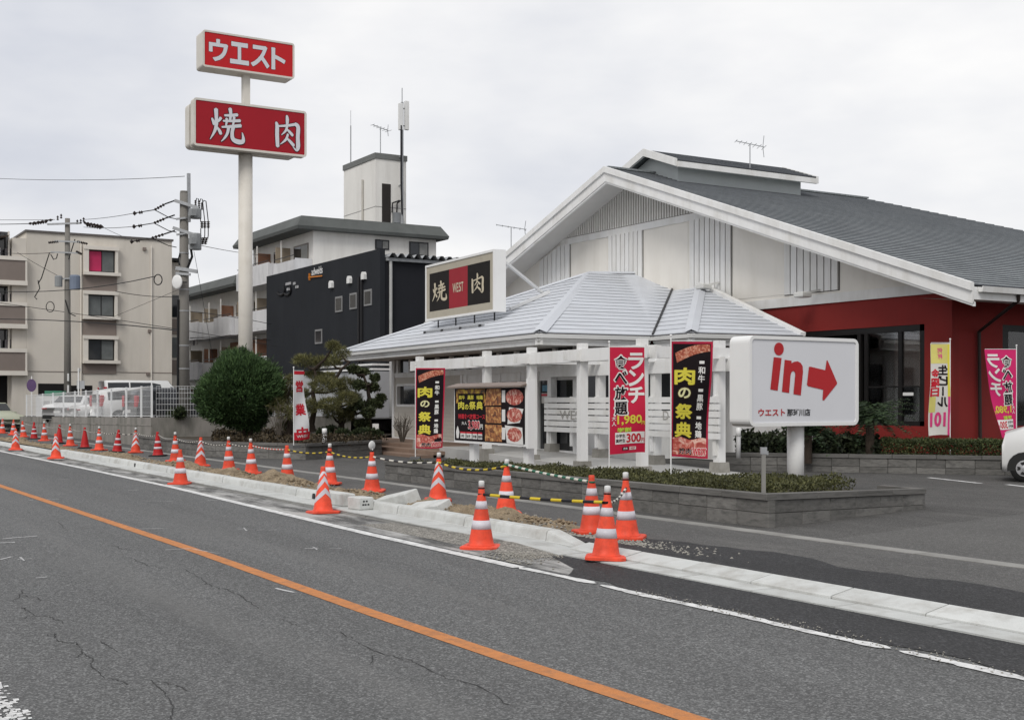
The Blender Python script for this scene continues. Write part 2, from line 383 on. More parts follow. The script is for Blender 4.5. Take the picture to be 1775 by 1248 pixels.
NEWM = asphalt('fresh_asphalt', (.026, .026, .027), .6, 70, .3, .7, dust=((.12, .115, .11), .60, .85, .45))
DUSTM = asphalt('dusty_margin', (.088, .087, .084), .35, 70, .15, dust=((.44, .435, .42), .42, .60, .85))
def sheet(name, poly, z, m):
    mb = MB(); mb.add([(p[0], p[1], z) for p in poly], [tuple(range(len(poly)))])
    return struct(mb.build(name, m))
def rect(x0, y0, x1, y1): return [(x0, y0), (x1, y0), (x1, y1), (x0, y1)]
sheet('ground', rect(-3000, -3000, 3000, 3000), -.06, mat('ground_earth', (.10, .095, .085), .95, .2, .1))
KERB_END = -12.25
road = sheet('road', rect(-1500, -6, 600, 7.45), 0, ROADM)
sheet('opposite_pavement', rect(-1500, -16, 600, -6.01), .1, PAVEM)
mg = [onz(px, py, .004) for px, py in ((-200, 742), (0, 778), (300, 843), (700, 932), (900, 978), (935, 986), (1010, 974), (1040, 962))]
sheet('dusty_margin', [(-120, 7.44), (-120, 6.95), (mg[1].x, 6.90), (-22, 6.78), (mg[4].x, mg[4].y), (-10.05, 6.72), (-10.4, 7.0), (-11.6, 7.44)], .003, DUSTM)
# fresh asphalt on both sides of the new channel
fx = [(-10.02, 6.68)]
for i in range(60):
    x = -10.0 + i * .27; fx.append((x, 6.69 + .06 * math.sin(i * .9) + rng.uniform(-.05, .05) - .012 * i * 0))
sheet('fresh_asphalt', fx + [(8, 7.49), (-12.0, 7.49), (-11.6, 7.44), (-10.4, 7.02)], .005, NEWM)
# pavement / car park
sheet('pavement', rect(-1500, 8.06, KERB_END + .66, 10.38) , .08, PAVEM)
sheet('pavement', rect(KERB_END + .66, 8.04, 600, 10.38), .08, PAVEM)
sheet('car_park', rect(-1500, 10.62, 600, 400), .08, LOTM)
up = [(-13.1, 8.3)]
for i in range(70):
    x = -13.2 + i * .3; hgt = min(1.0, max(0, (x + 13.4) / 2.2)) * .75 + .10 * math.sin(i * .7) + rng.uniform(-.06, .06); up.append((x, 8.15 + max(.05, hgt) * 1.25))
sheet('fresh_asphalt', [(-12.9, 8.06), (-11.5, 8.045), (8, 8.045)] + [(8, 9.2)] + up[:0:-1], .084, NEWM)
# lighter worn band across the drive
sheet('car_park_repair', [onz(*p, .084)[:2] for p in ((1440, 934), (1775, 890), (1900, 905), (1900, 985), (1775, 983), (1600, 958))], .084, asphalt('drive_asphalt', (.098, .096, .092), .3, 85, .12))
# markings
ORANGE = mat('orange_line_paint', (.50, .20, .068), .75, .1, 3, .2, 90, dirt=(.16, .11, .08), dscale=9, damt=.6, fine=.12, fscale=120)
LINEW = mat('white_line_paint', (.66, .66, .65), .75, .1, 3, .2, 90, dirt=(.17, .17, .17), dscale=9, damt=.75, fine=.1, fscale=120)
CHALK = mat('chalk', (.5, .5, .5), .9, .3, 8, dirt=(.1, .1, .1), dscale=12, damt=.9)
CRACK = mat('crack_tar', (.042, .042, .042), .95, .3)
def ribbon(pts, wd, z, jit=0):
    mb = MB(); vs_ = []
    P = [Vector((p[0], p[1])) for p in pts]
    for i, p in enumerate(P):
        d = (P[min(i + 1, len(P) - 1)] - P[max(0, i - 1)]).normalized(); n = Vector((-d.y, d.x))
        w_ = wd[i] if isinstance(wd, (list, tuple)) else wd
        vs_ += [(*(p + n * w_ / 2 + n * rng.uniform(-jit, jit)), z), (*(p - n * w_ / 2 + n * rng.uniform(-jit, jit)), z)]
    mb.add(vs_, [(2 * i, 2 * i + 1, 2 * i + 3, 2 * i + 2) for i in range(len(P) - 1)]); return mb
def lerp_px(pl, n):
    out = []
    for (a, b) in zip(pl[:-1], pl[1:]):
        for k in range(n): out.append((a[0] + (b[0] - a[0]) * k / n, a[1] + (b[1] - a[1]) * k / n))
    return out + [pl[-1]]
ow = [(-600, 3.7)] + [tuple(onz(*p, 0)[:2]) for p in ((0, 842), (320, 948), (640, 1061), (900, 1149), (1205, 1248))] + [(2, 4.3), (60, 4.6)]
ribbon(ow, .15, .004).build('centre_line', ORANGE, road)
ww = [(-600, 7.0), (-90, 6.95)] + [tuple(onz(*p, 0)[:2]) for p in ((0, 782), (150, 813), (300, 845), (640, 926), (900, 984))]
xx = ww[-1][0]
for i in range(140):
    x = xx + .1 * (i + 1); ww.append((x, 6.60 - .00 * i))
ribbon(ww[:7], .15, .0068).build('edge_line', LINEW, road)
xs_ = ww[6][0]; seg = [(xs_, 6.585)]
while xs_ < 5:
    xs_ += rng.uniform(.05, .11); seg.append((xs_, 6.59 + .012 * math.sin(xs_ * 3.1)))
    g_ = math.sin(xs_ * 1.9) + .8 * math.sin(xs_ * 5.3 + 1)
    if len(seg) > 6 and g_ > 1.35 or xs_ >= 5:
        ribbon(seg, [.02] + [.105 + .012 * math.sin(q[0] * 7) + rng.uniform(-.02, .015) for q in seg[1:-1]] + [.02], .0068, .007).build('edge_line', LINEW, road); xs_ += rng.uniform(.02, .12); seg = [(xs_, 6.59)]
# worn far edge line, bottom left
mb = MB()
for i in range(900):
    x = rng.uniform(-9.4, -5.0); y = 1.12 + rng.gauss(0, .06); s = rng.uniform(.008, .03)
    if abs(y - 1.12) > .12: continue
    mb.add([(x - s, y - s * .5, .003 + i * 3e-6), (x + s, y - s * .6, .003 + i * 3e-6), (x + s * .8, y + s * .5, .003 + i * 3e-6), (x - s * .9, y + s * .6, .003 + i * 3e-6)], [(0, 1, 2, 3)])
stuff(mb.build('worn_line', LINEW, road))
# bay lines in the car park
for a, b in (((1610, 828), (1700, 838)), ((1745, 840), (1830, 850))):
    ribbon([onz(*a, .08)[:2], onz(*b, .08)[:2]], .12, .086).build('bay_line', LINEW, road)
# chalk survey marks on the road
for pl, wd in (([(5, 934), (65, 929)], .05), ([(0, 941), (26, 940)], .05), ([(0, 970), (20, 965)], .03), ([(30, 970), (55, 968)], .025), ([(35, 966), (42, 972)], .025), ([(62, 1002), (82, 1000)], .03),
               ([(97, 831), (122, 831)], .025), ([(222, 850), (240, 849)], .03), ([(262, 849), (276, 849)], .03), ([(245, 868), (300, 869)], .02), ([(238, 917), (282, 916)], .03),
               ([(286, 953), (330, 951)], .03), ([(330, 951), (382, 960)], .015), ([(412, 917), (432, 917)], .03), ([(422, 915), (428, 920)], .02), ([(445, 919), (458, 918)], .025), ([(466, 919), (480, 918)], .02),
               ([(528, 951), (552, 950)], .03), ([(543, 948), (550, 953)], .02), ([(570, 951), (592, 951)], .025), ([(478, 1020), (510, 1027)], .03), ([(50, 867), (58, 867)], .03), ([(360, 867), (405, 868)], .03), ([(80, 866), (102, 865)], .03)):
    ribbon([onz(*p, 0)[:2] for p in lerp_px(pl, 3)], wd, .0045, .006).build('chalk_mark', CHALK, road)
# cracks
for pl in ([(40, 1022), (33, 1034), (22, 1042)], [(38, 1052), (48, 1058), (60, 1067), (85, 1069), (100, 1074), (113, 1081)], [(60, 1067), (42, 1071)], [(82, 1101), (98, 1097), (95, 1106), (105, 1112), (133, 1114), (140, 1122), (144, 1133), (160, 1142), (158, 1152), (168, 1164), (178, 1174), (196, 1178), (222, 1186)],
           [(140, 1133), (133, 1140)], [(172, 1110), (187, 1120), (203, 1129)], [(36, 1033), (60, 1034), (73, 1042)], [(196, 945), (213, 951), (228, 955)], [(225, 966), (240, 974), (262, 981), (282, 985)], [(320, 987), (345, 1000), (357, 1011)], [(262, 1180), (285, 1200), (300, 1225), (296, 1246)],
           [(355, 1010), (374, 1018), (395, 1022), (415, 1031), (430, 1042), (449, 1055)], [(605, 1108), (625, 1118), (680, 1138), (712, 1145), (735, 1158), (775, 1175), (820, 1185), (850, 1200), (880, 1222)], [(486, 1072), (500, 1079), (520, 1085)], [(590, 1096), (612, 1108)], [(650, 1135), (640, 1150)], [(100, 905), (118, 920)], [(0, 1248), (20, 1230)], [(270, 1180), (300, 1186), (325, 1196)]):
    pp = []
    for p in lerp_px(pl, 5): pp.append(onz(p[0] + rng.uniform(-2.5, 2.5), p[1] + rng.uniform(-1.6, 1.6), 0)[:2])
    ribbon(pp, [rng.uniform(.002, .010) for _ in pp], .0035).build('crack', CRACK, road)
# concrete edging strip between pavement and car park
CONC = mat('concrete_grey', (.27, .265, .25), .85, .12, 2.5, .25, 60, rnd=.10, dirt=(.13, .125, .115), dscale=1.5, damt=.6)
strip = struct(empty('edging_strip', (0, 10.5, .08)))
cm = MB().box((-.5, -.12, -.1), (.5, .12, .006)).mesh('edging_stone'); cm.materials.append(CONC)
for i in range(46): piece('edging_stone', cm, strip, (-4 - i * 1.0 + .5, rng.uniform(-.004, .004), rng.uniform(-.002, .003)), (.992, 1, 1))
far = MB().box((-900, 10.38, 0), (-49.6, 10.62, .083)).box((-2.95, 10.38, 0), (60, 10.62, .083)).build('edging_strip', CONC); struct(far)

# ------------------------------------------------------------------ kerb
KERBM = mat('new_concrete', (.53, .54, .525), .8, .08, 2, .2, 80, rnd=.07, dirt=(.30, .285, .255), dscale=3.0, damt=.65, fine=.06, fscale=150)
APRM = mat('gutter_concrete', (.49, .50, .485), .85, .08, 2, .15, 80, rnd=.06, dirt=(.28, .27, .25), dscale=2.4, damt=.65, fine=.08, fscale=120)
BASEM = mat('kerb_base_concrete', (.30, .295, .28), .9, .10, 3, .3, 50, rnd=.08, dirt=(.2, .195, .185), dscale=2.5, damt=.6)
kerb = struct(empty('kerb', (0, 7.45, 0)))
def kprof(h):   # cross section in (y,z): sloping face, rounded front edge
    return [(.40, .0), (.40, .05), (.41, .06), (.425, h - .03), (.435, h - .008), (.455, h), (.60, h), (.60, 0)]
def kmesh(h, l=2.0):
    mb = MB(); mb.prism([(p[0], p[1]) for p in kprof(h)], 0, -l / 2 + .010, l / 2 - .010); me = mb.mesh('kerbstone'); me.materials.append(KERBM); return me
K_HI, K_LO = kmesh(.178), kmesh(.085)
AP = MB().box((-.993, 0, .032), (.993, .395, .058), ch=.006).mesh('gutter_slab'); AP.materials.append(APRM)
BS = MB().box((-.295, .006, -.03), (.295, .39, .031)).mesh('base_block'); BS.materials.append(BASEM)
x = KERB_END - 1.0; i = 0
lo0, lo1 = onz(66, 760, .1).x, onz(142, 782, .1).x
while x > -110:
    me = K_LO if lo0 - 1 < x < lo1 + 1 else K_HI
    piece('kerbstone', me, kerb, (x, rng.uniform(-.006, .006), rng.uniform(-.004, .004)))
    piece('gutter_slab', AP, kerb, (x - .0, 0, rng.uniform(-.003, .003)))
    x -= 2.0; i += 1
x = KERB_END; i = 0
while x > -60:
    piece('base_block', BS, kerb, (x - .3, rng.uniform(-.004, .004), 0)); x -= .6
MB().box((-900, 7.85, 0), (-111, 8.05, .185)).build('kerbstone', KERBM, kerb)
# ramped end stone at the drive
mb = MB()
a = [(KERB_END, p[0] + 7.45, p[1]) for p in kprof(.178)]; b = [(KERB_END + .62, p[0] + 7.45, min(p[1], .055) if p[1] > .05 else p[1]) for p in kprof(.178)]
n = len(a); mb.add(a + b, [tuple(range(n)), tuple(range(n, 2 * n))[::-1]] + [(i, n + i, n + (i + 1) % n, (i + 1) % n) for i in range(n)])
mb.build('kerbstone', KERBM, kerb)
# little drain mouths in the kerb face
for px, py in ((243, 806), (527, 861)):
    p = onz(px, py, .1); MB().prism([(-.05, .062), (.05, .062), (.05, .11), (.025, .15), (-.025, .15), (-.05, .11)], 1, 7.848, 7.868).build('drain_mouth', BLACK, kerb).location.x = p.x
# flush channel across the drive: two rows of slabs and a slotted grating
chan = struct(empty('drain_channel', (0, 7.5, 0)))
C1 = MB().box((-.492, 0, -.05), (.492, .27, .016)).mesh('channel_slab'); C1.materials.append(APRM)
C2 = MB().prism([(.275, -.05), (.54, -.05), (.54, .088), (.29, .042), (.275, .034)], 0, -.494, .494).mesh('channel_slab'); C2.materials.append(KERBM)
for k in range(18):
    x = KERB_END + 1.12 + k * 1.0
    piece('channel_slab', C2, chan, (x, rng.uniform(-.004, .004), rng.uniform(-.003, .003)))
    piece('channel_slab', C1, chan, (x + .3, 0, rng.uniform(-.002, .002)))
MB().prism([(KERB_END + .01, -.05), (KERB_END + .9, -.05), (KERB_END + .9, .016), (KERB_END + .01, .058)], 1, 7.45, 7.845).build('channel_slab', APRM, chan)
mb = MB(); n_ = 30       # grit banked against the end of the gutter
for i in range(n_ + 1):
    x = -15.6 + i * (4.3 / n_); k = max(0, min(1, (x + 15.6) / 2.4)) * max(0, min(1, (-11.35 - x) / .9))
    for j in range(7):
        v = j / 6; mb.v.append((x, 6.98 + v * .475, 0.0035 + .05 * k * v ** 1.5 + rng.uniform(0, .006) * k))
for i in range(n_):
    for j in range(6): a = i * 7 + j; mb.f.append((a, a + 7, a + 8, a + 1)); mb.mi.append(0)
struct(mb.build('grit_bank', asphalt('grit', (.20, .19, .17), .5, 60, .2)))
for k in range(22):
    p = onz(1343 + k * 6.9, 1019 + k * 1.42, .016)
    if k == 10: continue
    MB().box((-.018, -.07, 0), (.018, .07, .002)).build('grate_slot', BLACK, chan).location = (p.x, 7.63 - 7.5, .016)

# ------------------------------------------------------------------ loose kerb stones
def loose(name, l, w_, h, loc, rot, label, marks=False):
    o = MB().box((-l / 2, -w_ / 2, 0), (l / 2, w_ / 2, h), ch=.015).build(name, KERBM)
    o.location = loc; o.rotation_euler = rot; tag(o, label, 'kerb stone', 'kerb stones left loose on the verge'); return o
p = onz(643, 872, .05); loose('loose_kerbstone', 1.05, .2, .2, (p.x, 7.74, .059), (0, 0, .02), 'white concrete kerb block standing on the gutter in line with the kerb')
p = onz(683, 880, .05); o = loose('loose_kerbstone', .34, .24, .19, (p.x + .05, 7.72, .059), (0, 0, R(8)), 'short white kerb block with small black stencil on its end')
for k, (a, b) in enumerate(((-.05, .13), (.0, .13), (-.06, .08), (-.02, .08), (.03, .08))):
    mk = MB().box((.171, a - .016, b - .012), (.1725, a + .016, b + .012)).build('stencil', BLACK, o)
p = onz(640, 845, .2); p = onz(652, 838, .16)
p = onz(640 + 0, 850, .15)
p = onz(727, 880, .12); loose('loose_kerbstone', .95, .24, .2, (p.x - .5, 8.18, .10), (R(18), R(-10), R(4)), 'tilted loose white kerb stone lying farther from the driveway')
p = onz(760, 886, .12); loose('loose_kerbstone', .85, .24, .2, (p.x - .05, 8.16, .05), (R(22), R(-7), R(6)), 'tilted loose white kerb stone lying beside the chevron cone')

# ------------------------------------------------------------------ heaped soil behind the kerb
SOIL = mat('sandy_soil', (.235, .185, .125), .95, .3, 4, .6, 30, dirt=(.13, .10, .07), dscale=3, damt=.6, fine=.3, fscale=45)
def noise1(x, y, k=0):
    return math.sin(x * 2.3 + k) * math.sin(y * 5.1 + 1.3 * k) + .6 * math.sin(x * 5.7 + y * 3 + 2 * k) + .35 * math.sin(x * 13.1 - y * 9.7 + k)
mb = MB(); NX, NY = 560, 14; xs = np.linspace(-62, KERB_END - .2, NX)
heaps = [(onz(px, py, .1).x, h, w_) for px, py, h, w_ in ((600, 835, .09, .8), (470, 838, .07, 1.0), (415, 826, .10, 1.2), (900, 893, .10, .7), (960, 915, .06, 1.0), (700, 860, .07, .9), (235, 795, .11, 1.8), (90, 765, .12, 2.0), (330, 812, .12, 1.3), (830, 880, .09, .5), (1020, 940, .05, .9), (540, 845, .07, .7))]
for x in xs:
    fade = min(1, max(0, (KERB_END - .2 - x) / 1.4)); H = .035 + fade * sum(h * math.exp(-((x - hx) / w_) ** 2) for hx, h, w_ in heaps)
    for j in range(NY + 1):
        v = j / NY; y = 8.045 + v * (.75 + .18 * math.sin(x * .8) + .1 * math.sin(x * 2.7))
        u_ = min(.999, v * .86 + .14); prof = math.sin(u_ * math.pi) ** .9
        z = .05 + (H * prof) * (1 + .26 * noise1(x, y)) + .026 * noise1(x * 3.3, y * 3, 2) + .014 * noise1(x * 8, y * 7, 4) + rng.uniform(-.016, .016) + (.05 if v < .6 else .05 - (v - .6) * .1)
        if j == NY: z = .06
        if j == 0: z = .12
        if j == 1: z = max(.13, z)
        z = .06 + (z - .06) * (.15 + .85 * fade)
        mb.v.append((x, y, max(.06, z)))
for i in range(NX - 1):
    for j in range(NY):
        a = i * (NY + 1) + j; mb.f.append((a, a + NY + 1, a + NY + 2, a + 1)); mb.mi.append(0)
soil = struct(mb.build('soil', SOIL, smooth=False))
STONE = mat('gravel_stone', (.33, .315, .28), .9, .3, 6, rnd=.3)
mb = MB()
def pebble(mb, p, s):
    v = [(p[0] + s * a * rng.uniform(.6, 1.2), p[1] + s * b * rng.uniform(.6, 1.2), p[2] + s * .7 * c * rng.uniform(.6, 1.1)) for a, b, c in ((1, 0, 0), (0, 1, 0), (-1, 0, 0), (0, -1, 0), (0, 0, 1), (0, 0, -1))]
    mb.add(v, [(0, 1, 4), (1, 2, 4), (2, 3, 4), (3, 0, 4), (1, 0, 5), (2, 1, 5), (3, 2, 5), (0, 3, 5)])
for i in range(1500):
    x = rng.uniform(-40, KERB_END); y = 8.05 + rng.random() ** 1.2 * 1.0
    pebble(mb, (x, y, .09 + rng.uniform(0, .05) + (.05 if y < 8.5 else 0)), rng.uniform(.008, .03))
for i in range(700):   # crushed stone at the drive
    x = KERB_END + rng.gauss(.35, .8); y = 8.30 + abs(rng.gauss(0, .22)); pebble(mb, (x, y, .085), rng.uniform(.008, .028))
for i in range(420):
    p = onz(rng.gauss(900, 35), rng.gauss(966, 6), 0); pebble(mb, (p.x, min(7.41, max(6.7, p.y)), .012), rng.uniform(.006, .02))
for i in range(800):
    x = rng.uniform(-8.9, 4); pebble(mb, (x, 6.66 + rng.gauss(0, .07), .01), rng.uniform(.004, .012))
stuff(mb.build('gravel', STONE))
mb = MB()
for i in range(1500):
    hx = heaps[rng.randrange(len(heaps))]; x = rng.gauss(hx[0], hx[2] * .9) if rng.random() < .75 else rng.uniform(-45, KERB_END - .5)
    if x > KERB_END - .4 or x < -60: continue
    v_ = rng.random(); y = 8.08 + v_ * .72; H_ = .05 + sum(h * math.exp(-((x - q) / w_) ** 2) for q, h, w_ in heaps)
    pebble(mb, (x, y, .11 + H_ * math.sin(min(.999, v_ * .86 + .14) * math.pi) * .95), rng.uniform(.012, .05))
tag(stuff(mb.build('soil_clods', SOIL)), 'brown clods scattered over the heaped soil behind the kerb', 'soil')
tag(bpy.data.objects['gravel'], 'small pale stones strewn over the soil and the drive edge', 'gravel')
# ================================================================== block walls and planters
BLOCKM = mat('concrete_block', (.165, .16, .15), .92, .15, 5, .45, 70, rnd=.22, dirt=(.05, .05, .047), dscale=3, damt=.7, fine=.15, fscale=90)
COPEM = mat('coping_stone', (.145, .14, .132), .9, .12, 5, .35, 70, rnd=.12, dirt=(.045, .045, .04), dscale=2.5, damt=.7)
BLK = MB().box((-.5, 0, 0), (.5, .12, 1), ch=.0).mesh('block'); BLK.materials.append(BLOCKM)
def bevel_unit(nm, m, d=.12, e=.012):
    mb = MB(); v = []
    for y, k in ((0, e), (e, 0), (d, 0)):
        v += [(-.5 + k, y, k * 1.6), (.5 - k, y, k * 1.6), (.5 - k, y, 1 - k * 1.6), (-.5 + k, y, 1 - k * 1.6)]
    f = [(0, 1, 2, 3), (11, 10, 9, 8)]
    for l in range(2):
        for i in range(4): j = (i + 1) % 4; f.append((4 * l + i, 4 * l + 4 + i, 4 * l + 4 + j, 4 * l + j))
    mb.add(v, f); me = mb.mesh(nm); me.materials.append(m); return me
BLK = bevel_unit('block', BLOCKM); CPE = bevel_unit('coping_stone', COPEM, .17, .012)
MORT = mat('mortar', (.07, .068, .062), .95, .2)
def block_wall(root, a, b, z0, z1, courses, bl, ch=.09, side=1, nm='block', drop=0.0):
    """courses of blocks along a->b (2-D, outer face), inner side to the left of a->b when side=1; z0/z1 base heights at both ends"""
    a, b = Vector(a[:2]), Vector(b[:2]); d = b - a; Ln = d.length; ang = math.atan2(d.y, d.x)
    inv = WM[root.name].inverted(); tilt = -math.atan2(z1 - z0, Ln)
    rz = ang + (0 if side == 1 else math.pi)
    n = max(1, round(Ln / bl)); L1 = Ln / n
    nrm = Vector((-math.sin(rz), math.cos(rz)))
    for c in range(len(courses) + 1):
        cap = c == len(courses); h = ch if cap else courses[c]
        zz = sum(courses[:c]); nn = max(1, round(Ln / (bl * (1.5 if cap else 1)))); LL = Ln / nn
        offs = [(k + .5) * LL for k in range(nn)]; lens = [LL] * nn
        if not cap and c % 2 == 0 and nn > 1 and len(courses) > 1 and False: pass
        for o_, l_ in zip(offs, lens):
            p = a + d * (o_ / Ln); z = z0 + (z1 - z0) * o_ / Ln + zz
            q = p - nrm * (.025 if cap else rng.uniform(-.003, .004))
            w = inv @ Vector((q.x, q.y, z))
            ob = piece('coping_stone' if cap else nm, CPE if cap else BLK, root, w, ((l_ - .006) , 1, h - .006), (0, tilt if side == 1 else -tilt, rz))
    # mortar core just behind the face
    mb = MB(); e = .014; T = sum(courses) + ch - .012
    du = d.normalized() * .02; i0, i1 = a + nrm * e + du, b + nrm * e - du; j0, j1 = a + nrm * .1 + du, b + nrm * .1 - du
    v = [(i0.x, i0.y, z0), (i1.x, i1.y, z1), (j1.x, j1.y, z1), (j0.x, j0.y, z0), (i0.x, i0.y, z0 + T), (i1.x, i1.y, z1 + T), (j1.x, j1.y, z1 + T), (j0.x, j0.y, z0 + T)]
    mb.add(v, [(0, 3, 2, 1), (4, 5, 6, 7), (0, 1, 5, 4), (1, 2, 6, 5), (2, 3, 7, 6), (3, 0, 4, 7)]); mb.build('mortar', MORT, root)
# --- foliage clouds -------------------------------------------------
def leafmat(name, c0, c1, rough=.6):
    if name in MATS: return MATS[name]
    m = bpy.data.materials.new(name); m.use_nodes = True; t = m.node_tree; L = t.links.new; b = t.nodes['Principled BSDF']; b.inputs['Roughness'].default_value = rough; b.inputs['Specular IOR Level'].default_value = .25
    g = nd(t, 'NewGeometry'); r = nd(t, 'ValToRGB'); r.color_ramp.elements[0].color = (*c0, 1); r.color_ramp.elements[1].color = (*c1, 1)
    L(g.outputs['Random Per Island'], r.inputs['Fac'])
    tc = nd(t, 'TexCoord'); n = nd(t, 'TexNoise'); n.inputs['Scale'].default_value = 2.2; n.inputs['Detail'].default_value = 3; L(tc.outputs['Object'], n.inputs['Vector'])
    mr = nd(t, 'MapRange'); mr.inputs[1].default_value = .3; mr.inputs[2].default_value = .7; mr.inputs[3].default_value = .65; mr.inputs[4].default_value = 1.35; L(n.outputs['Fac'], mr.inputs[0])
    s = nd(t, 'VectorMath', operation='SCALE'); L(r.outputs['Color'], s.inputs[0]); L(mr.outputs[0], s.inputs['Scale']); L(s.outputs[0], b.inputs['Base Color'])
    MATS[name] = m; return m
def leaves(pts, dirs, ln, wd, jit=.6, tri=False):
    """numpy leaf cards: one diamond quad per point along a jittered direction"""
    n = len(pts); pts = np.asarray(pts, float); d = np.asarray(dirs, float) + nrs.normal(0, jit, (n, 3)); d /= np.linalg.norm(d, axis=1)[:, None] + 1e-9
    r = nrs.normal(size=(n, 3)); s = np.cross(d, r); s /= np.linalg.norm(s, axis=1)[:, None] + 1e-9
    l = (ln * nrs.uniform(.6, 1.3, n))[:, None]; w_ = (wd * nrs.uniform(.6, 1.3, n))[:, None]
    V = np.stack([pts, pts + d * l * .5 + s * w_ * .5, pts + d * l, pts + d * l * .5 - s * w_ * .5], 1).reshape(-1, 3)
    return V
def cloud_mesh(name, V, m, parent=None, local=False):
    V = np.asarray(V, np.float32)
    if parent is not None and not local:
        M_ = np.array(WM[parent.name].inverted()); V = V @ M_[:3, :3].T + M_[:3, 3]
    n = len(V) // 4; me = bpy.data.meshes.new(name)
    me.vertices.add(len(V)); me.vertices.foreach_set('co', V.astype(np.float32).ravel())
    me.loops.add(len(V)); me.loops.foreach_set('vertex_index', np.arange(len(V), dtype=np.int32))
    me.polygons.add(n); me.polygons.foreach_set('loop_start', np.arange(0, len(V), 4, dtype=np.int32))
    me.update(calc_edges=True); me.validate()
    return link(name, me, m, parent)
HEDGE = leafmat('hedge_leaf', (.022, .034, .012), (.085, .10, .035))
HEDGEB = leafmat('hedge_leaf_bronze', (.030, .034, .013), (.10, .10, .038))
EARTH = mat('bed_earth', (.055, .045, .034), .95, .3, 4, .5, 30)
def hedge_fill(poly, z0, zt, n, m, name, label, lump=.06, parent=None, ln=.06, fall=0.0):
    P = np.array([p[:2] for p in poly]); lo, hi = P.min(0), P.max(0); pts = []
    def inside(x, y):
        c = False; j = len(P) - 1
        for i in range(len(P)):
            if (P[i, 1] > y) != (P[j, 1] > y) and x < (P[j, 0] - P[i, 0]) * (y - P[i, 1]) / (P[j, 1] - P[i, 1]) + P[i, 0]: c = not c
            j = i
        return c
    while len(pts) < n:
        x, y = rng.uniform(lo[0], hi[0]), rng.uniform(lo[1], hi[1])
        if not inside(x, y): continue
        t = zt - fall * (hi[0] - x) + lump * noise1(x * 1.4, y * 1.1, 3) * .7
        z = z0 + (t - z0) * (1 - rng.random() ** 2.2 * .8) + rng.uniform(-.02, .02)
        pts.append((x, y, z))
    V = leaves(pts, np.tile([0, 0, .8], (n, 1)), ln, ln * .6, .8)
    o = stuff(cloud_mesh(name, V, m, parent)); tag(o, label, 'ground cover'); return o
# --- front planter with the "in" sign
C0 = Vector((-11.81, 10.93)); CL = Vector((-23.28, 10.98)); CRt = Vector((-12.75, 14.95))
pl = empty('planter', (C0.x, C0.y, .08), 0, 'low grey block planter beside the drive, under the white lightbox', 'planter')
block_wall(pl, CL, C0, .03, .08, [.185, .165], .60, .085)
block_wall(pl, C0 + Vector((-.03, .125)), CRt, .08, -.05, [.185, .165], .62, .085)
block_wall(pl, CRt, Vector((-13.6, 15.0)), -.05, -.05, [.185, .165], .6, .085)
MB().add([(CL.x, CL.y + .1, .30), (C0.x - .1, C0.y + .1, .36), (CRt.x - .1, CRt.y - .1, .28), (-13.6, 14.9, .28), (-23.2, 12.9, .30)], [(0, 1, 2, 3, 4)]).build('soil_bed', EARTH, pl)
hedge_fill([(-22.6, 11.15), (-12.2, 11.12), (-12.75, 13.5), (-13.9, 13.8), (-14.8, 13.0), (-22.3, 12.3)], .32, .56, 42000, HEDGEB, 'hedge', 'low clipped bronze green hedge filling the planter under the white lightbox', .05, ln=.042, fall=.012)
# --- planter along the restaurant wall, behind
q0, q1 = onz(1255, 815, .08), onz(1748, 824, .08); dq = (q1 - q0).normalized(); q2 = q1 + dq * 6
pw = empty('planter', (q0.x, q0.y, .08), 0, 'long grey block planter in front of the red restaurant wall', 'planter')
block_wall(pw, q0, q2, .08, .08, [.14, .19], .62, .09)
nq = Vector((-dq.y, dq.x, 0))
MB().add([q0 + nq * .1 + Vector((0, 0, .3)), q2 + nq * .1 + Vector((0, 0, .3)), q2 + nq * 3.0 + Vector((0, 0, .3)), q0 + nq * 4.5 + Vector((0, 0, .3))], [(0, 1, 2, 3)]).build('soil_bed', EARTH, pw)
h0, h1 = ony(1528, 765, q0.y), None
def along(px): return onz(px, 815 + (px - 1255) * 9 / 493, .08)
a, b = along(1525), q2
hedge_fill([a + nq * .25, b + nq * .25, b + nq * 1.1, a + nq * 1.1], .3, .80, 36000, HEDGE, 'hedge', 'dark green box hedge in the long planter under the restaurant windows', .03, ln=.05)
# --- left garden wall
g = [onz(*p, .08) for p in ((240, 777), (345, 791), (530, 797), (662, 788))]
gw = empty('garden_wall', tuple(g[1]), 0, 'dark grey block wall along the garden with the pine trees', 'wall')
block_wall(gw, g[1], g[2], .08, .08, [.17, .19], .7, .085)
block_wall(gw, g[2], g[3], .08, .08, [.17, .19], .7, .085)
block_wall(gw, g[0], g[1], .08, .08, [.17, .19], .7, .085)
bed = MB().add([(g[0].x, g[0].y + .1, .42), (g[1].x, g[1].y + .1, .42), (g[2].x, g[2].y + .1, .42), (g[3].x, g[3].y + .1, .42), (-41, 18.5, .42), (-44, 27, .42), (-70, 27, .42)], [(0, 1, 2, 3, 4, 5, 6)]).build('garden_bed', EARTH); struct(bed)
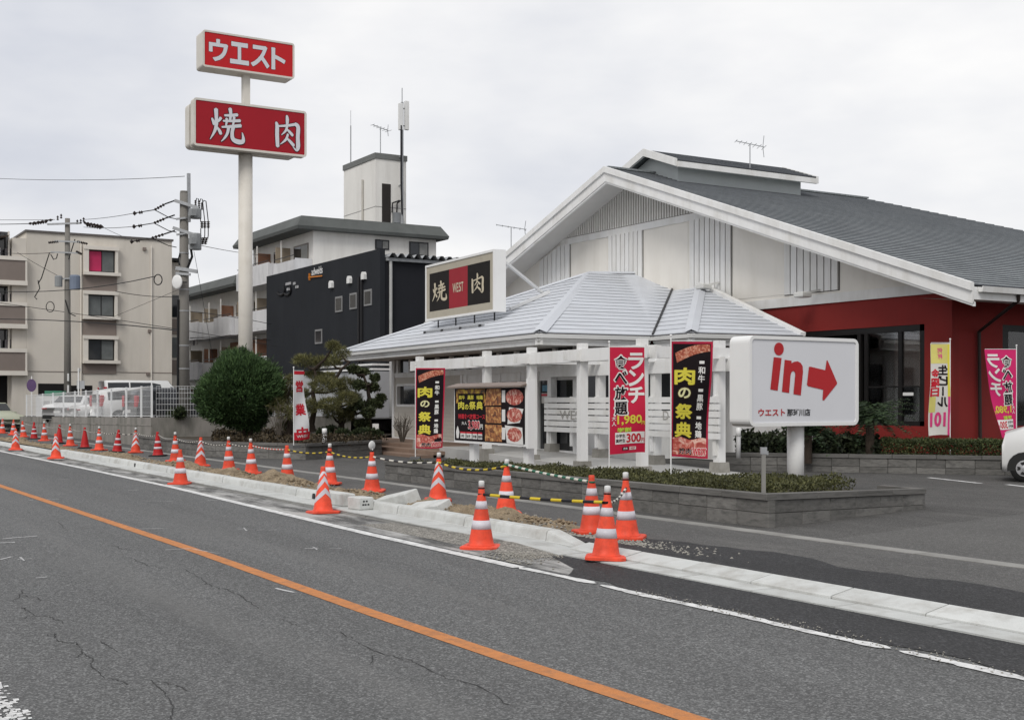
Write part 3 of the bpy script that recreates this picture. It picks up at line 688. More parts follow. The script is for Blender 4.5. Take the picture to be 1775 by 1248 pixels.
# --- retaining wall with fence of the neighbouring car park
RET = mat('stained_concrete', (.25, .235, .215), .9, .14, 1.2, .25, 40, dirt=(.10, .105, .085), dscale=2.0, damt=.85, streak=.25)
e0 = onz(262, 775, .08); WX0, WY = e0.x, e0.y
LV = lambda x: 1.11 + (x - WX0) * .0100   # level of the neighbouring lot
XL = onx(45, 700, -70).x
rw = empty('retaining_wall', (WX0, WY, .08), 0, 'weathered grey concrete retaining wall under the white mesh fence', 'wall')
mb = MB(); xl = WX0 - 34
mb.prism([(xl, .0), (WX0, .0), (WX0, LV(WX0)), (xl, LV(xl))], 1, WY, WY + .25); mb.build('wall_panel', RET, rw)
mb = MB().prism([(xl, LV(xl) - .30), (WX0 + .02, LV(WX0) - .30), (WX0 + .02, LV(WX0) - .25), (xl, LV(xl) - .25)], 1, WY - .012, WY); mb.build('ledge', RET, rw)
mb = MB().box((WX0 - .25, WY + .25, 0), (WX0, WY + 7.5, LV(WX0))).build('wall_panel', RET, rw)
lot = MB().add([(xl - 20, WY + .2, .70), (WX0 - .1, WY + .2, 1.0), (WX0 - .1, WY + 16, 1.0), (xl - 20, WY + 60, .70)], [(0, 1, 2, 3)]).build('neighbour_car_park', LOTM); struct(lot)
FENW = mat('white_fence_paint', (.72, .73, .73), .5, .06, 3)
fen = empty('mesh_fence', (WX0, WY + .12, 1.05), 0, 'white welded mesh fence on top of the grey retaining wall', 'fence')
fposts = [ony(px, 700, WY + .12).x for px in (46, 74, 92, 110, 130, 149, 169, 193, 219, 245, 263)]
for x in fposts:
    mb = MB(); mb.box((x - .03, WY + .09, LV(x) - .02), (x + .03, WY + .15, LV(x) + 1.12)); mb.build('post', FENW, fen)
for a, b in zip(fposts[:-1], fposts[1:]):
    mb = MB(); k = max(2, int(abs(b - a) / .11))
    for j in range(k + 1):
        x = a + (b - a) * j / k; mb.box((x - .0022, WY + .117, LV(x) + .05), (x + .0022, WY + .123, LV(x) + 1.08))
    for zz in (.05, .16, .36, .56, .76, .96, 1.08):
        mb.bar((a, WY + .11, LV(a) + zz), (b, WY + .11, LV(b) + zz), .005 if zz not in (.05, 1.08) else .02)
    mb.build('mesh_panel', FENW, fen)
mb = MB()   # return panel running back from the corner
for j in range(60):
    y = WY + .2 + j * .1; mb.box((WX0 - .103, y, LV(WX0)), (WX0 - .097, y + .006, LV(WX0) + 1.08))
for zz in (.05, .25, .45, .65, .85, 1.08): mb.box((WX0 - .112, WY + .2, LV(WX0) + zz), (WX0 - .104, WY + 6.2, LV(WX0) + zz + .012))
mb.build('mesh_panel', FENW, fen)
# ================================================================== restaurant
REDW = mat('red_wall_paint', (.215, .022, .019), .75, .07, .7, .1, 60, dirt=(.14, .02, .018), dscale=1.2, damt=.5, streak=.2)
ROOFG = mat('grey_shingle', (.195, .212, .22), .85, .22, 1.3, .4, 50, fine=.3, fscale=14, dirt=(.27, .285, .29), dscale=.5, damt=.5)
ROOFW = mat('pale_painted_slate', (.53, .55, .585), .55, .07, 1.2, .2, 60, rnd=.04, dirt=(.46, .47, .49), dscale=1.5, damt=.4)
LIPD = mat('slate_lip_shade', (.07, .075, .085), .8, .2); LIPW = mat('pale_slate_lip_shade', (.32, .33, .35), .8, .2)  # darker lip colours paint in the shadow line of each roof course
SOFF = mat('soffit_paint', (.58, .57, .55), .8, .05)
FRAMED = mat('dark_window_frame', (.014, .013, .013), .4, .2)
BLIND = mat('brown_roller_blind', (.46, .33, .29), .85, .12, .8, .1, 30)
RX, RY = -20.5, 25.0; APX, APZ = -33.4, 9.35; FY = 23.8; EX, EZ = -18.9, 4.36; SL = (APZ - EZ) / (EX - APX)
LX = 2 * APX - EX
res = empty('restaurant', (RX, RY, .08), 0, 'large white gabled restaurant with grey roof, red lower wall and pale porch roof', 'building')
rz = lambda x, d=0: APZ - SL * abs(x - APX) - d       # roof surface height
# lower red front wall around the big window
wx0, wx1, wz0, wz1 = -29.5, -21.35, 1.05, 3.62
mb = MB()
mb.box((-47, RY, .0), (wx0, RY + .25, 4.43)).box((wx0, RY, 0), (wx1, RY + .25, wz0)).box((wx0, RY, wz1), (wx1, RY + .25, 4.43)).box((wx1, RY, 0), (RX, RY + .25, 4.43))
mb.build('front_wall', REDW, res)
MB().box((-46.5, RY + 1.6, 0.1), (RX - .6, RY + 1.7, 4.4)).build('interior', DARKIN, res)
win = MB().box((wx0, RY + .02, wz1 - .16), (wx1, RY + .14, wz1)).box((wx0, RY + .02, wz0), (wx1, RY + .14, wz0 + .12)).box((wx1 - .16, RY + .02, wz0), (wx1, RY + .14, wz1)).box((wx0, RY + .02, wz0), (wx0 + .1, RY + .14, wz1)).build('window', FRAMED, res)
mull = [wx1 - .16] + [ony(px, 650, RY + .1).x for px in (1563, 1504, 1492)] + [-25.6, -27.4, wx0 + .1]
for i, (b, a) in enumerate(zip(mull[:-1], mull[1:])):
    MB().box((a - .06, RY + .03, wz0 + .12), (a + .06, RY + .12, wz1 - .16)).build('mullion', FRAMED, win)
    if b - a > .3:
        MB().box((a + .06, RY + .07, wz0 + .12), (b - .06, RY + .082, wz1 - .16)).build('pane', clear_glass('shop_glass'), win)
        MB().box((a + .04, RY + .10, wz0 + 1.0), (b - .04, RY + .11, wz1 - .10)).build('blind', BLIND, win)
        MB().box((a + .06, RY + .04, wz0 + .98), (b - .06, RY + .068, wz0 + 1.02)).build('transom', FRAMED, win)
p = ony(1574, 683, RY + .06); MB().box((p.x - .17, RY + .06, p.z - .04), (p.x + .17, RY + .068, p.z + .04)).build('notice', WHITE, win)
# red side wall, set back behind a corner pier
mb = MB()
sy = [25.25, 26.75, 27.1, 46]
mb.box((RX - .25, 25.25, 0), (RX, 26.9, 4.38)).box((RX - .25, 26.9, 0), (RX, 46, 1.05)).box((RX - .25, 26.9, 3.62), (RX, 46, 4.38)).box((RX - .25, 44, 1.05), (RX, 46, 3.62))
mb.build('side_wall', REDW, res)
sw = MB().box((RX - .12, 26.9, 3.46), (RX - .02, 44, 3.62)).box((RX - .12, 26.9, 1.05), (RX - .02, 44, 1.17)).box((RX - .12, 26.9, 1.17), (RX - .02, 27.15, 3.46)).build('window', FRAMED, res)
yy = 27.15
while yy < 43:
    MB().box((RX - .11, yy + 2.1, 1.17), (RX - .03, yy + 2.24, 3.46)).build('mullion', FRAMED, sw)
    MB().box((RX - .075, yy, 1.17), (RX - .065, yy + 2.1, 3.46)).build('pane', clear_glass('shop_glass'), sw)
    MB().box((RX - .10, yy, 2.05), (RX - .09, yy + 2.1, 3.45)).build('blind', BLIND, sw)
    yy += 2.24
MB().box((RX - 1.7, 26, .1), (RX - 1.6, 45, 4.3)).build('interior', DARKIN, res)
# white gable wall above
mb = MB().prism([(-47, 4.432), (RX, 4.432), (RX, rz(RX, .22)), (APX, rz(APX, .22)), (-47, rz(-47, .22))], 1, RY - .03, RY + .22)
mb.build('gable_wall', CREAM, res)
MB().box((-47, RY - .06, 4.36), (RX + .02, RY - .032, 4.62)).build('band_board', WHITE, res)
# battened panels
def gx(px, py=450): return ony(px, py, RY - .05).x
for a, b, n in ((936, 988, 7), (1055, 1114, 8), (1196, 1268, 8), (1360, 1454, 8)):
    xa, xb = gx(a), gx(b); top = lambda x: min(rz(x, .42), 7.36)
    wdt = (xb - xa) / n
    for k in range(n):
        x0, x1 = xa + k * wdt + .022, xa + (k + 1) * wdt - .022
        MB().prism([(x0, 4.70), (x1, 4.70), (x1, top(x1)), (x0, top(x0))], 1, RY - .085, RY - .031).build('batten', WHITE, res)
    MB().prism([(xa - .02, 4.68), (xb + .02, 4.68), (xb + .02, top(xb)), (xa - .02, top(xa))], 1, RY - .036, RY - .030).build('batten_backing', mat('batten_gap', (.10, .095, .09), .9), res)
# flush panels between (slightly proud sheets with visible edges)
for a, b in ((990, 1053), (1116, 1193), (1271, 1366)):
    xa, xb = gx(a), gx(b); top = lambda x: min(rz(x, .5), 7.30)
    MB().prism([(xa + .03, 4.72), (xb - .03, 4.72), (xb - .03, top(xb)), (xa + .03, top(xa))], 1, RY - .040, RY - .031).build('wall_panel', CREAM, res)
# louvre in the gable peak
lz = 7.58
half = (APZ - .30 - lz) / SL
MB().box((APX - half - .2, RY - .08, lz - .24), (APX + half + .2, RY - .032, lz - .02)).build('band_board', WHITE, res)
lv = MB().prism([(APX - half, lz), (APX + half, lz), (APX, APZ - .30)], 1, RY - .045, RY - .031).build('louvre', mat('louvre_back', (.24, .23, .21), .9), res)
n = 62
for k in range(n):
    x = APX - half + .1 + (2 * half - .2) * k / (n - 1); t = rz(x, .32)
    if t - lz > .05: MB().box((x - .035, RY - .10, lz), (x + .035, RY - .046, t)).build('slat', mat('louvre_slat', (.66, .65, .62), .8), lv)
# roof
RB, RE = FY, 35.9          # ridge front and back ends
BYE = 47.8                 # back eave
def slope_courses(parent, name, side, step=.26):
    mb = MB(); Ls = math.hypot(EX - APX, APZ - EZ); n = int(Ls / step); ca, sa = (EX - APX) / Ls, (APZ - EZ) / Ls
    for k in range(n):
        s0, s1 = Ls - k * Ls / n, Ls - (k + 1) * Ls / n
        for a, b in ((0, 1),):
            x0, z0 = APX + side * s0 * ca, APZ - s0 * sa; x1, z1 = APX + side * s1 * ca, APZ - s1 * sa
            yb0 = RE + (BYE - RE) * s0 / Ls; yb1 = RE + (BYE - RE) * s1 / Ls
            t = .022
            mb.add([(x0, RB, z0 + t), (x0, yb0, z0 + t), (x1, yb1, z1), (x1, RB, z1)], [(0, 1, 2, 3)])
            mb.add([(x0, RB, z0 + t), (x0, yb0, z0 + t), (x0, yb0, z0 - .02), (x0, RB, z0 - .02)], [(0, 1, 2, 3)], 1)
    return stuff(mb.build(name, [ROOFG, LIPD], parent))
roof = MB().add([(APX, RB, APZ - .02), (EX, RB, EZ - .02), (EX, BYE, EZ - .02), (APX, RE, APZ - .02), (LX, RB, EZ - .02), (LX, BYE, EZ - .02)], [(0, 1, 2, 3), (0, 3, 5, 4), (3, 2, 5)]).build('roof', ROOFG, res)
slope_courses(roof, 'shingle_course', 1); slope_courses(roof, 'shingle_course', -1)
MB().bar((APX, RB, APZ + .03), (APX, RE, APZ + .03), .22, .06).build('ridge_cap', ROOFG, roof)
# barge boards (two stepped boards each side) and soffit
for sgn in (1, -1):
    e = EX if sgn == 1 else LX
    def bb(d0, d1, y0, y1, nm):
        q = [(APX, APZ - d0), (e, EZ - d0), (e, EZ - d1), (APX, APZ - d1)]
        MB().prism(q, 1, y0, y1).build(nm, WHITE, res)
    bb(-.05, .14, FY - .12, FY, 'barge_board'); bb(.14, .44, FY - .06, FY - .002, 'barge_board'); bb(.40, .50, FY - .03, FY + .05, 'barge_board')
    MB().add([(APX, FY + .0, APZ - .34), (e, FY, EZ - .34), (e, RY, EZ - .34), (APX, RY, APZ - .34)], [(0, 1, 2, 3)]).build('soffit', SOFF, res)
# side eave: fascia, gutter, soffit
MB().box((EX - .06, FY + .003, EZ - .34), (EX - .001, BYE, EZ - .05)).build('fascia', WHITE, res)
g_ = MB(); g_.prism([(EX, EZ - .05), (EX + .02, EZ - .17), (EX + .13, EZ - .17), (EX + .16, EZ - .04), (EX + .13, EZ - .04), (EX + .11, EZ - .14), (EX + .03, EZ - .14), (EX + .02, EZ - .05)], 1, FY + .12, BYE); g_.build('gutter', WHITE, res)
MB().add([(EX - .03, FY, EZ - .335), (RX, FY, EZ - .20), (RX, BYE, EZ - .20), (EX - .03, BYE, EZ - .335)], [(0, 1, 2, 3)]).build('soffit', SOFF, res)
MB().tube([(EX + .06, 25.3, EZ - .15), (EX + .02, 25.35, EZ - .3), (RX + .08, 25.9, EZ - .95), (RX + .08, 25.95, .1)], .045, 8).build('downpipe', mat('dark_brown_pipe', (.03, .022, .02), .5), res)
# roof monitor
MH, MWH, MF0, MF1, MEZ, MAZ = 1.68, 1.28, 25.4, 31.6, 9.52, 10.12
MB().box((APX - MWH, MF0 + .35, 8.6), (APX + MWH, MF1 - .35, 9.50)).prism([(APX - MWH, 9.5), (APX + MWH, 9.5), (APX, 9.98)], 1, MF0 + .35, MF1 - .35).build('monitor_wall', mat('pale_grey_panel', (.50, .53, .53), .7, .06), res)
ms = (MAZ - MEZ) / MH
mr_ = MB()
for sg in (1, -1):
    nC = 8
    for k in range(nC):
        a, b = MH * (1 - k / nC), MH * (1 - (k + 1) / nC)
        mr_.add([(APX + sg * a, MF0, MAZ - ms * a + .02), (APX + sg * a, MF1, MAZ - ms * a + .02), (APX + sg * b, MF1, MAZ - ms * b), (APX + sg * b, MF0, MAZ - ms * b)], [(0, 1, 2, 3)])
        mr_.add([(APX + sg * a, MF0, MAZ - ms * a + .02), (APX + sg * a, MF1, MAZ - ms * a + .02), (APX + sg * a, MF1, MAZ - ms * a - .02), (APX + sg * a, MF0, MAZ - ms * a - .02)], [(0, 1, 2, 3)], 1)
    mr_.add([(APX, MF0, MAZ - .03), (APX + sg * MH, MF0, MEZ - .03), (APX + sg * MH, MF1, MEZ - .03), (APX, MF1, MAZ - .03)], [(0, 1, 2, 3)])
mr_.build('monitor_roof', [ROOFG, LIPD], res)
for sg in (1, -1):
    for yf in (MF0, MF1):
        q = [(APX, MAZ + .03), (APX + sg * (MH + .02), MEZ + .03), (APX + sg * (MH + .02), MEZ - .22), (APX, MAZ - .22)]
        MB().prism(q, 1, yf - .10 if yf == MF0 else yf + .003, yf - .003 if yf == MF0 else yf + .1).build('barge_board', WHITE, res)
    MB().box((APX + sg * (MH - .02), MF0, MEZ - .24), (APX + sg * (MH + .08), MF1, MEZ - .06)).build('fascia', WHITE, res)
    MB().add([(APX + sg * (MH - .03), MF0, MEZ - .2), (APX + sg * (MWH), MF0, MEZ - .12), (APX + sg * MWH, MF1, MEZ - .12), (APX + sg * (MH - .03), MF1, MEZ - .2)], [(0, 1, 2, 3)]).build('soffit', SOFF, res)
# flood lights on the gable
for px, py in ((1397, 511), (1225, 497)):
    p = ony(px, py, RY - .5)
    MB().bar((p.x + .1, RY - .08, p.z + .14), (p.x - .05, RY - .45, p.z + .05), .06).box((p.x - .22, RY - .75, p.z - .08), (p.x + .14, RY - .42, p.z + .07), ch=.03).build('flood_light', mat('lamp_housing', (.55, .55, .53), .6), res)

# ------------------------------------------------------------------ entrance porch (same building, turned a little)
PF = Frame((-26.39, 16.73, 0), math.atan2(-.0712, .9975))
pm = PF.m
def W(p): return tuple(pm @ Vector(p))
PZ = 3.40
A_, B_, V_, D_ = (-15.6, 0, PZ), (0, 0, PZ), (0, 3.40, PZ), (1.75, 3.40, PZ)
E_ = tuple(PF.hit(1392, 580, 0, 1.75)); E_ = (1.75, E_[1], PZ)
R1 = (-7.8, 6.08, 5.87)
R2 = tuple(PF.i @ Vector((-33.38, 25.0, 5.92))); S1 = tuple(PF.i @ Vector((-31.47, 25.0, 5.24))); S2 = tuple(PF.i @ Vector((-30.04, 25.0, 5.24)))
AB2 = (-15.6, 12.2, PZ)
proof = MB()
def courses(poly, nm, wcourse, back=True):
    """lapped slate courses over a planar roof face; first edge of poly is the eave"""
    P = [Vector(p) for p in poly]; U = (P[1] - P[0]).normalized(); N = (P[1] - P[0]).cross(P[2] - P[0]).normalized()
    if N.z < 0: N = -N
    Vd = N.cross(U).normalized()
    if Vd.z < 0: Vd = -Vd
    q = [((p - P[0]).dot(U), (p - P[0]).dot(Vd)) for p in P]; vmax = max(v for _, v in q); n = max(1, round(vmax / wcourse)); ws = vmax / n
    def clip(pl, v, keep):
        o = []
        for i in range(len(pl)):
            a, b = pl[i], pl[(i + 1) % len(pl)]
            ia, ib = (a[1] >= v) == keep or abs(a[1] - v) < 1e-9, (b[1] >= v) == keep or abs(b[1] - v) < 1e-9
            if ia: o.append(a)
            if ia != ib:
                t = (v - a[1]) / (b[1] - a[1]); o.append((a[0] + t * (b[0] - a[0]), v))
        return o
    for k in range(n):
        v0, v1 = k * ws, (k + 1) * ws
        c = clip(clip(q, v0, True), v1, False)
        if len(c) < 3: continue
        def to3(a, lift): return W(P[0] + U * a[0] + Vd * a[1] + N * lift)
        top = [to3(a, .012 + .016 * (1 - (a[1] - v0) / ws)) for a in c]
        mb = MB(); mb.add(top, [tuple(range(len(top)))])
        lo = sorted([a for a in c if abs(a[1] - v0) < 1e-6]); 
        if len(lo) >= 2: mb.add([to3(lo[0], .028), to3(lo[-1], .028), to3(lo[-1], -.0), to3(lo[0], -.0)], [(0, 1, 2, 3)], 1)
        mb.build('slate_course', [ROOFW, LIPW], PR)
base = [W(p) for p in (A_, B_, V_, D_, E_, R1, R2, S1, S2, AB2)]
MBB = MB(); MBB.add(base, [(0, 1, 5), (1, 2, 7, 6, 5), (2, 3, 8, 7), (3, 4, 8), (0, 5, 6, 9)]); PR = MBB.build('porch_roof', ROOFW, res)
courses([A_, B_, R1], 'slate_course', .41)
courses([B_, V_, S1, R2, R1], 'slate_course', .41)
courses([V_, D_, S2, S1], 'slate_course', .41)
courses([D_, E_, S2], 'slate_course', .41)
CAPM = mat('pale_ridge_metal', (.53, .55, .585), .45, .04, 1)
def cap(a, b, wd=.34, lift=.06):
    a, b = Vector(W(a)), Vector(W(b)); d = (b - a).normalized(); s = d.cross(Vector((0, 0, 1))).normalized()
    u = Vector((0, 0, lift)); e = Vector((0, 0, -.045))
    MB().add([a - s * wd / 2 + u + e, a + u * 1.5, a + s * wd / 2 + u + e, b - s * wd / 2 + u + e, b + u * 1.5, b + s * wd / 2 + u + e], [(0, 1, 4, 3), (1, 2, 5, 4)]).build('ridge_cap', CAPM, PR)
cap(B_, R1, .38); cap(R1, R2, .16); cap(D_, S2, .34); cap(A_, R1, .14)
vl = MB().tube([Vector(W(V_)) + Vector((0, 0, .05)), Vector(W(S1)) + Vector((0, 0, .05))], .03, 6).build('valley_flashing', DARKM, PR)
MB().bar(Vector(W(E_)) + Vector((0, 0, .05)), Vector(W(S2)) + Vector((0, 0, .08)), .16, .1).build('verge_board', WHITE, PR)
# eave boards and gutters
for a, b in ((A_, B_), (B_, V_), (V_, D_), (D_, E_)):
    va, vb = Vector(a), Vector(b); d = (vb - va).normalized(); nrm = Vector((d.y, -d.x, 0))
    ex0 = .0; ex1 = .0
    a0, b0 = va - d * (.09 if a is not V_ else -.1), vb + d * (.09 if b is not V_ else -.1)
    def tr(o0, o1, z0, z1, nm, m):
        q = []
        for p in (a0, b0):
            for o_, z in ((o0, z0), (o1, z0), (o1, z1), (o0, z1)): q.append(W((p.x + nrm.x * o_, p.y + nrm.y * o_, z)))
        MB().add(q, [(0, 1, 2, 3), (7, 6, 5, 4), (0, 4, 5, 1), (1, 5, 6, 2), (2, 6, 7, 3), (3, 7, 4, 0)]).build(nm, m, PR)
    tr(-.05, .015, PZ - .30, PZ - .02, 'eave_board', WHITE)
    tr(.017, .14, PZ - .13, PZ - .035, 'gutter', mat('grey_white_gutter', (.56, .56, .55), .5, .05))
    tr(.017, .05, PZ - .20, PZ - .135, 'eave_moulding', WHITE)
MB().add([W(p[:2] + (PZ - .26,)) for p in ((-15.5, .05), (-.05, .05), (-.05, 3.45), (1.7, 3.45), (1.7, 9.0), (-15.5, 9.0))], [(0, 1, 2, 3, 4, 5)]).build('porch_soffit', SOFF, res)
# porch walls
SIDE = mat('beige_siding', (.50, .47, .42), .75, .05, 1, .1, 50, dirt=(.33, .31, .27), dscale=1, damt=.35)
WY1 = 1.6
def wx(px): return PF.hit(px, 700, 1, WY1).x
def wzz(px, py): return PF.hit(px, py, 1, WY1).z
def pbox(x0, x1, y0, y1, z0, z1, nm, m, par=None):
    q = [W((x, y, z)) for z in (z0, z1) for x, y in ((x0, y0), (x1, y0), (x1, y1), (x0, y1))]
    return MB().add(q, [(0, 3, 2, 1), (4, 5, 6, 7), (0, 1, 5, 4), (1, 2, 6, 5), (2, 3, 7, 6), (3, 0, 4, 7)]).build(nm, m, par or res)
xl_, xd = wx(683), wx(800)
zc = 2.62    # bottom of the clerestory
pbox(xl_, xd, WY1, WY1 + .2, .1, 1.55, 'porch_wall', SIDE); pbox(xl_, xd, WY1, WY1 + .2, 2.2, zc, 'porch_wall', SIDE)
xw0, xw1 = wx(689), wx(735)
pbox(xl_, xw0, WY1, WY1 + .2, 1.55, 2.2, 'porch_wall', SIDE); pbox(xw1, xd, WY1, WY1 + .2, 1.55, 2.2, 'porch_wall', SIDE)
sd_ = MB()
for k in range(9):
    z = .42 + k * .125
    q = [W((x, y, zz)) for zz in (z, z + .118) for x, y in ((xl_ + .1, WY1 - .02 if zz == z else WY1 - .008), (xd - .05, WY1 - .02 if zz == z else WY1 - .008), (xd - .05, WY1 - .001), (xl_ + .1, WY1 - .001))]
    pbx = MB().add(q, [(0, 3, 2, 1), (4, 5, 6, 7), (0, 1, 5, 4), (1, 2, 6, 5), (2, 3, 7, 6), (3, 0, 4, 7)]); pbx.build('siding_board', SIDE, res)
pw_ = pbox(xw0, xw1, WY1 + .1, WY1 + .12, 1.55, 2.2, 'window', GLASS)
for a in ((xw0 - .06, xw0 + .02, 1.5, 2.26), (xw1 - .02, xw1 + .06, 1.5, 2.26)): pbox(a[0], a[1], WY1 - .03, WY1 + .1, a[2], a[3], 'window_frame', WHITE, pw_)
pbox(xw0 + .02, xw1 - .02, WY1 - .03, WY1 + .1, 1.48, 1.56, 'window_frame', WHITE, pw_); pbox(xw0 + .02, xw1 - .02, WY1 - .03, WY1 + .1, 2.2, 2.28, 'window_frame', WHITE, pw_)
pbox(xl_ - .08, xl_ + .1, WY1 - .05, WY1 + .25, .1, PZ - .26, 'corner_post', WHITE)
pbox(xl_ + .1, xd, WY1 - .04, WY1, .30, .40, 'skirting', WHITE)
pbox(xl_ - .0, xl_ + .2, WY1 + .21, 9, .1, PZ - .3, 'porch_wall', SIDE)
# clerestory band: dark glass between white mullions
pbox(xl_, -.9, WY1 + .1, WY1 + .12, zc, PZ - .28, 'clerestory', GLASS)
for k in range(12):
    x = xl_ + .3 + k * (-.9 - xl_ - .4) / 11
    pbox(x - .09, x + .09, WY1, WY1 + .095, zc + .05, PZ - .28, 'mullion', WHITE)
pbox(xl_, -.9, WY1 - .02, WY1 + .1, zc - .12, zc + .05, 'transom', WHITE)
# entrance screen: doors with glass
GL2 = clear_glass('shop_glass')
DOORW = [xd, wx(808), wx(834), wx(866), wx(900), wx(932), wx(952), -.9]
for k, (a, b) in enumerate(zip(DOORW[:-1], DOORW[1:])):
    pbox(a - .07, a + .07, WY1 - .02, WY1 + .12, .15, zc - .12, 'door_post', WHITE)
    d = pbox(a + .07, b - .07, WY1 + .03, WY1 + .08, .2, .35, 'door', WHITE)
    if k != 5:
        pbox(a + .07, b - .07, WY1 + .02, WY1 + .08, 1.05, 1.18, 'door_rail', WHITE, d)
    pbox(a + .07, b - .07, WY1 + .02, WY1 + .08, 2.25, zc - .12, 'door_head', WHITE, d)
    if k in (0, 2): pbox(a + .07, b - .07, WY1 + .02, WY1 + .08, 1.18, 1.6, 'door_panel', WHITE, d)
    pbox(a + .07, b - .07, WY1 + .05, WY1 + .06, .35, 2.25, 'pane', GLASS, d)
q = PF.hit(945, 655, 1, WY1 - .03)
pbox(q.x - .16, q.x + .16, WY1 - .035, WY1 - .025, 1.95, 2.12, 'notice', mat('blue_notice', (.10, .22, .30), .6, .3, 8))
pbox(q.x - .2, q.x + .2, WY1 - .035, WY1 - .025, 1.62, 1.9, 'notice', mat('paper', (.55, .53, .5), .7, .1))
pbox(q.x - .2, q.x + .2, WY1 - .04, WY1 - .036, 1.82, 1.88, 'notice', mat('red_print', (.45, .04, .06), .6))
# inner corner walls
def ywall(x, y0, y1, wins):
    z1 = PZ - .27
    pbox(x - .2, x, y0, y1, .1, 1.25, 'porch_wall', WHITE); pbox(x - .2, x, y0, y1, 2.75, z1, 'porch_wall', WHITE)
    ys = [y0] + [v for w_ in wins for v in w_] + [y1]
    for a, b in zip(ys[0::2], ys[1::2]): pbox(x - .2, x, a, b, 1.25, 2.75, 'porch_wall', WHITE)
    for a, b in wins:
        wn = pbox(x - .12, x - .10, a, b, 1.25, 2.75, 'window', GLASS)
        pbox(x - .1, x - .04, a, a + .06, 1.25, 2.75, 'window_frame', WHITE, wn); pbox(x - .1, x - .04, b - .06, b, 1.25, 2.75, 'window_frame', WHITE, wn)
ywall(-.9, 1.6, 5.2, [(1.9, 2.75), (3.0, 3.4), (3.7, 4.9)])
pbox(-.9, .8, 5.2, 5.4, .1, PZ - .27, 'porch_wall', WHITE)
ywall(.8, 5.2, 10.5, [(5.6, 6.9), (7.2, 8.6), (8.9, 10.2)])
# stairs and ramp
TILE = mat('brown_step_tile', (.235, .165, .125), .8, .1, 3, .2, 40, rnd=.12, dirt=(.12, .085, .065), dscale=3, damt=.4)
steps = struct(empty('entrance_steps', tuple(PF.w(-8, -.5, .08)), PF.ang))
for k, (y0, zt) in enumerate(((-1.4, .16), (-.9, .26), (-.4, .36))):
    x = -14.2
    while x < -5.2:
        MB().box((x + 8, y0 + .5, 0 if k == 0 else (.16, .26)[k - 1] - .08), (x + 8 + .595, y0 + .5 + (.49 if k < 2 else 2.5), zt - .08)).build('step_tile', TILE, steps, local=True); x += .6
RAMPM = mat('ramp_concrete', (.42, .415, .40), .85, .08, 1.5, .15, 50, dirt=(.27, .265, .25), dscale=1.2, damt=.5)
mb = MB(); rp0, rp1 = (-5.0, .38), (6.2, .12)
v = [W((rp0[0], -.55, .05)), W((rp1[0], -.55, .05)), W((rp1[0], 1.9, .05)), W((rp0[0], 1.9, .05)), W((rp0[0], -.55, rp0[1])), W((rp1[0], -.55, rp1[1])), W((rp1[0], 1.9, rp1[1])), W((rp0[0], 1.9, rp0[1]))]
mb.add(v, [(0, 3, 2, 1), (4, 5, 6, 7), (0, 1, 5, 4), (1, 2, 6, 5), (2, 3, 7, 6), (3, 0, 4, 7)]); struct(mb.build('ramp', RAMPM))

# ------------------------------------------------------------------ pergola
PY = -.42
def py_(px): return PF.hit(px, 700, 1, PY).x
def zt_(px, py, yy=PY): return PF.hit(px, py, 1, yy).z
pg = empty('pergola', tuple(PF.w(py_(1016), PY, .08)), PF.ang, 'white timber pergola walkway with square posts beside the restaurant entrance', 'pergola')
pinv = WM[pg.name].inverted()
FOOT = mat('footing_concrete', (.27, .26, .235), .9, .12, 4, .3, 50, rnd=.1, dirt=(.13, .12, .10), dscale=3, damt=.6)
PT = 3.0
pxs = [733, 850, 928, 1016, 1120]; PYR = PY + 1.92
front = [py_(p) for p in pxs]; rear = front[1:]
if 1:
    rear = [PF.hit(p, 700, 1, PYR).x for p in (957, 1041, 1137, 1247)]
def post(x, y, zb):
    q = [W((x - .095 + a, y - .095 + b, z)) for z, a, b in ((zb + .22, 0, 0), (zb + .22, .19, 0), (zb + .22, .19, .19), (zb + .22, 0, .19), (PT, 0, 0), (PT, .19, 0), (PT, .19, .19), (PT, 0, .19))]
    fc = [(0, 3, 2, 1), (4, 5, 6, 7), (0, 1, 5, 4), (1, 2, 6, 5), (2, 3, 7, 6), (3, 0, 4, 7)]
    MB().add(q, fc).build('post', WHITE, pg)
    s = .15
    q = [W((x + a * (s + (.03 if z < zb + .1 else 0)), y + b * (s + (.03 if z < zb + .1 else 0)), z)) for z in (zb - .25, zb + .22) for a, b in ((-1, -1), (1, -1), (1, 1), (-1, 1))]
    MB().add(q, fc).build('footing', FOOT, pg)
rampz = lambda x: .38 - (x + 5) * .0232
for x in front: post(x, PY - .1, max(.1, rampz(x) - .1))
for x in rear: post(x, PYR, max(.1, rampz(x)))
def beam(x0, x1, y0, y1, z0, z1, nm='beam'): 
    q = [W((x, y, z)) for z in (z0, z1) for x, y in ((x0, y0), (x1, y0), (x1, y1), (x0, y1))]
    MB().add(q, [(0, 3, 2, 1), (4, 5, 6, 7), (0, 1, 5, 4), (1, 2, 6, 5), (2, 3, 7, 6), (3, 0, 4, 7)]).build(nm, WHITE, pg)
bz0, bz1 = PT - .42, PT - .14
beam(front[0] - .4, front[-1] + .35, PY - .245, PY - .197, bz0, bz1)
beam(front[0] - .4, front[-1] + .35, PY - .003, PY + .045, bz0, bz1)
beam(rear[0] - .2, rear[-1] + .35, PYR - .145, PYR - .097, bz0 - .25, bz1 - .22)
beam(rear[0] - .2, rear[-1] + .35, PYR + .097, PYR + .145, bz0 - .25, bz1 - .22)
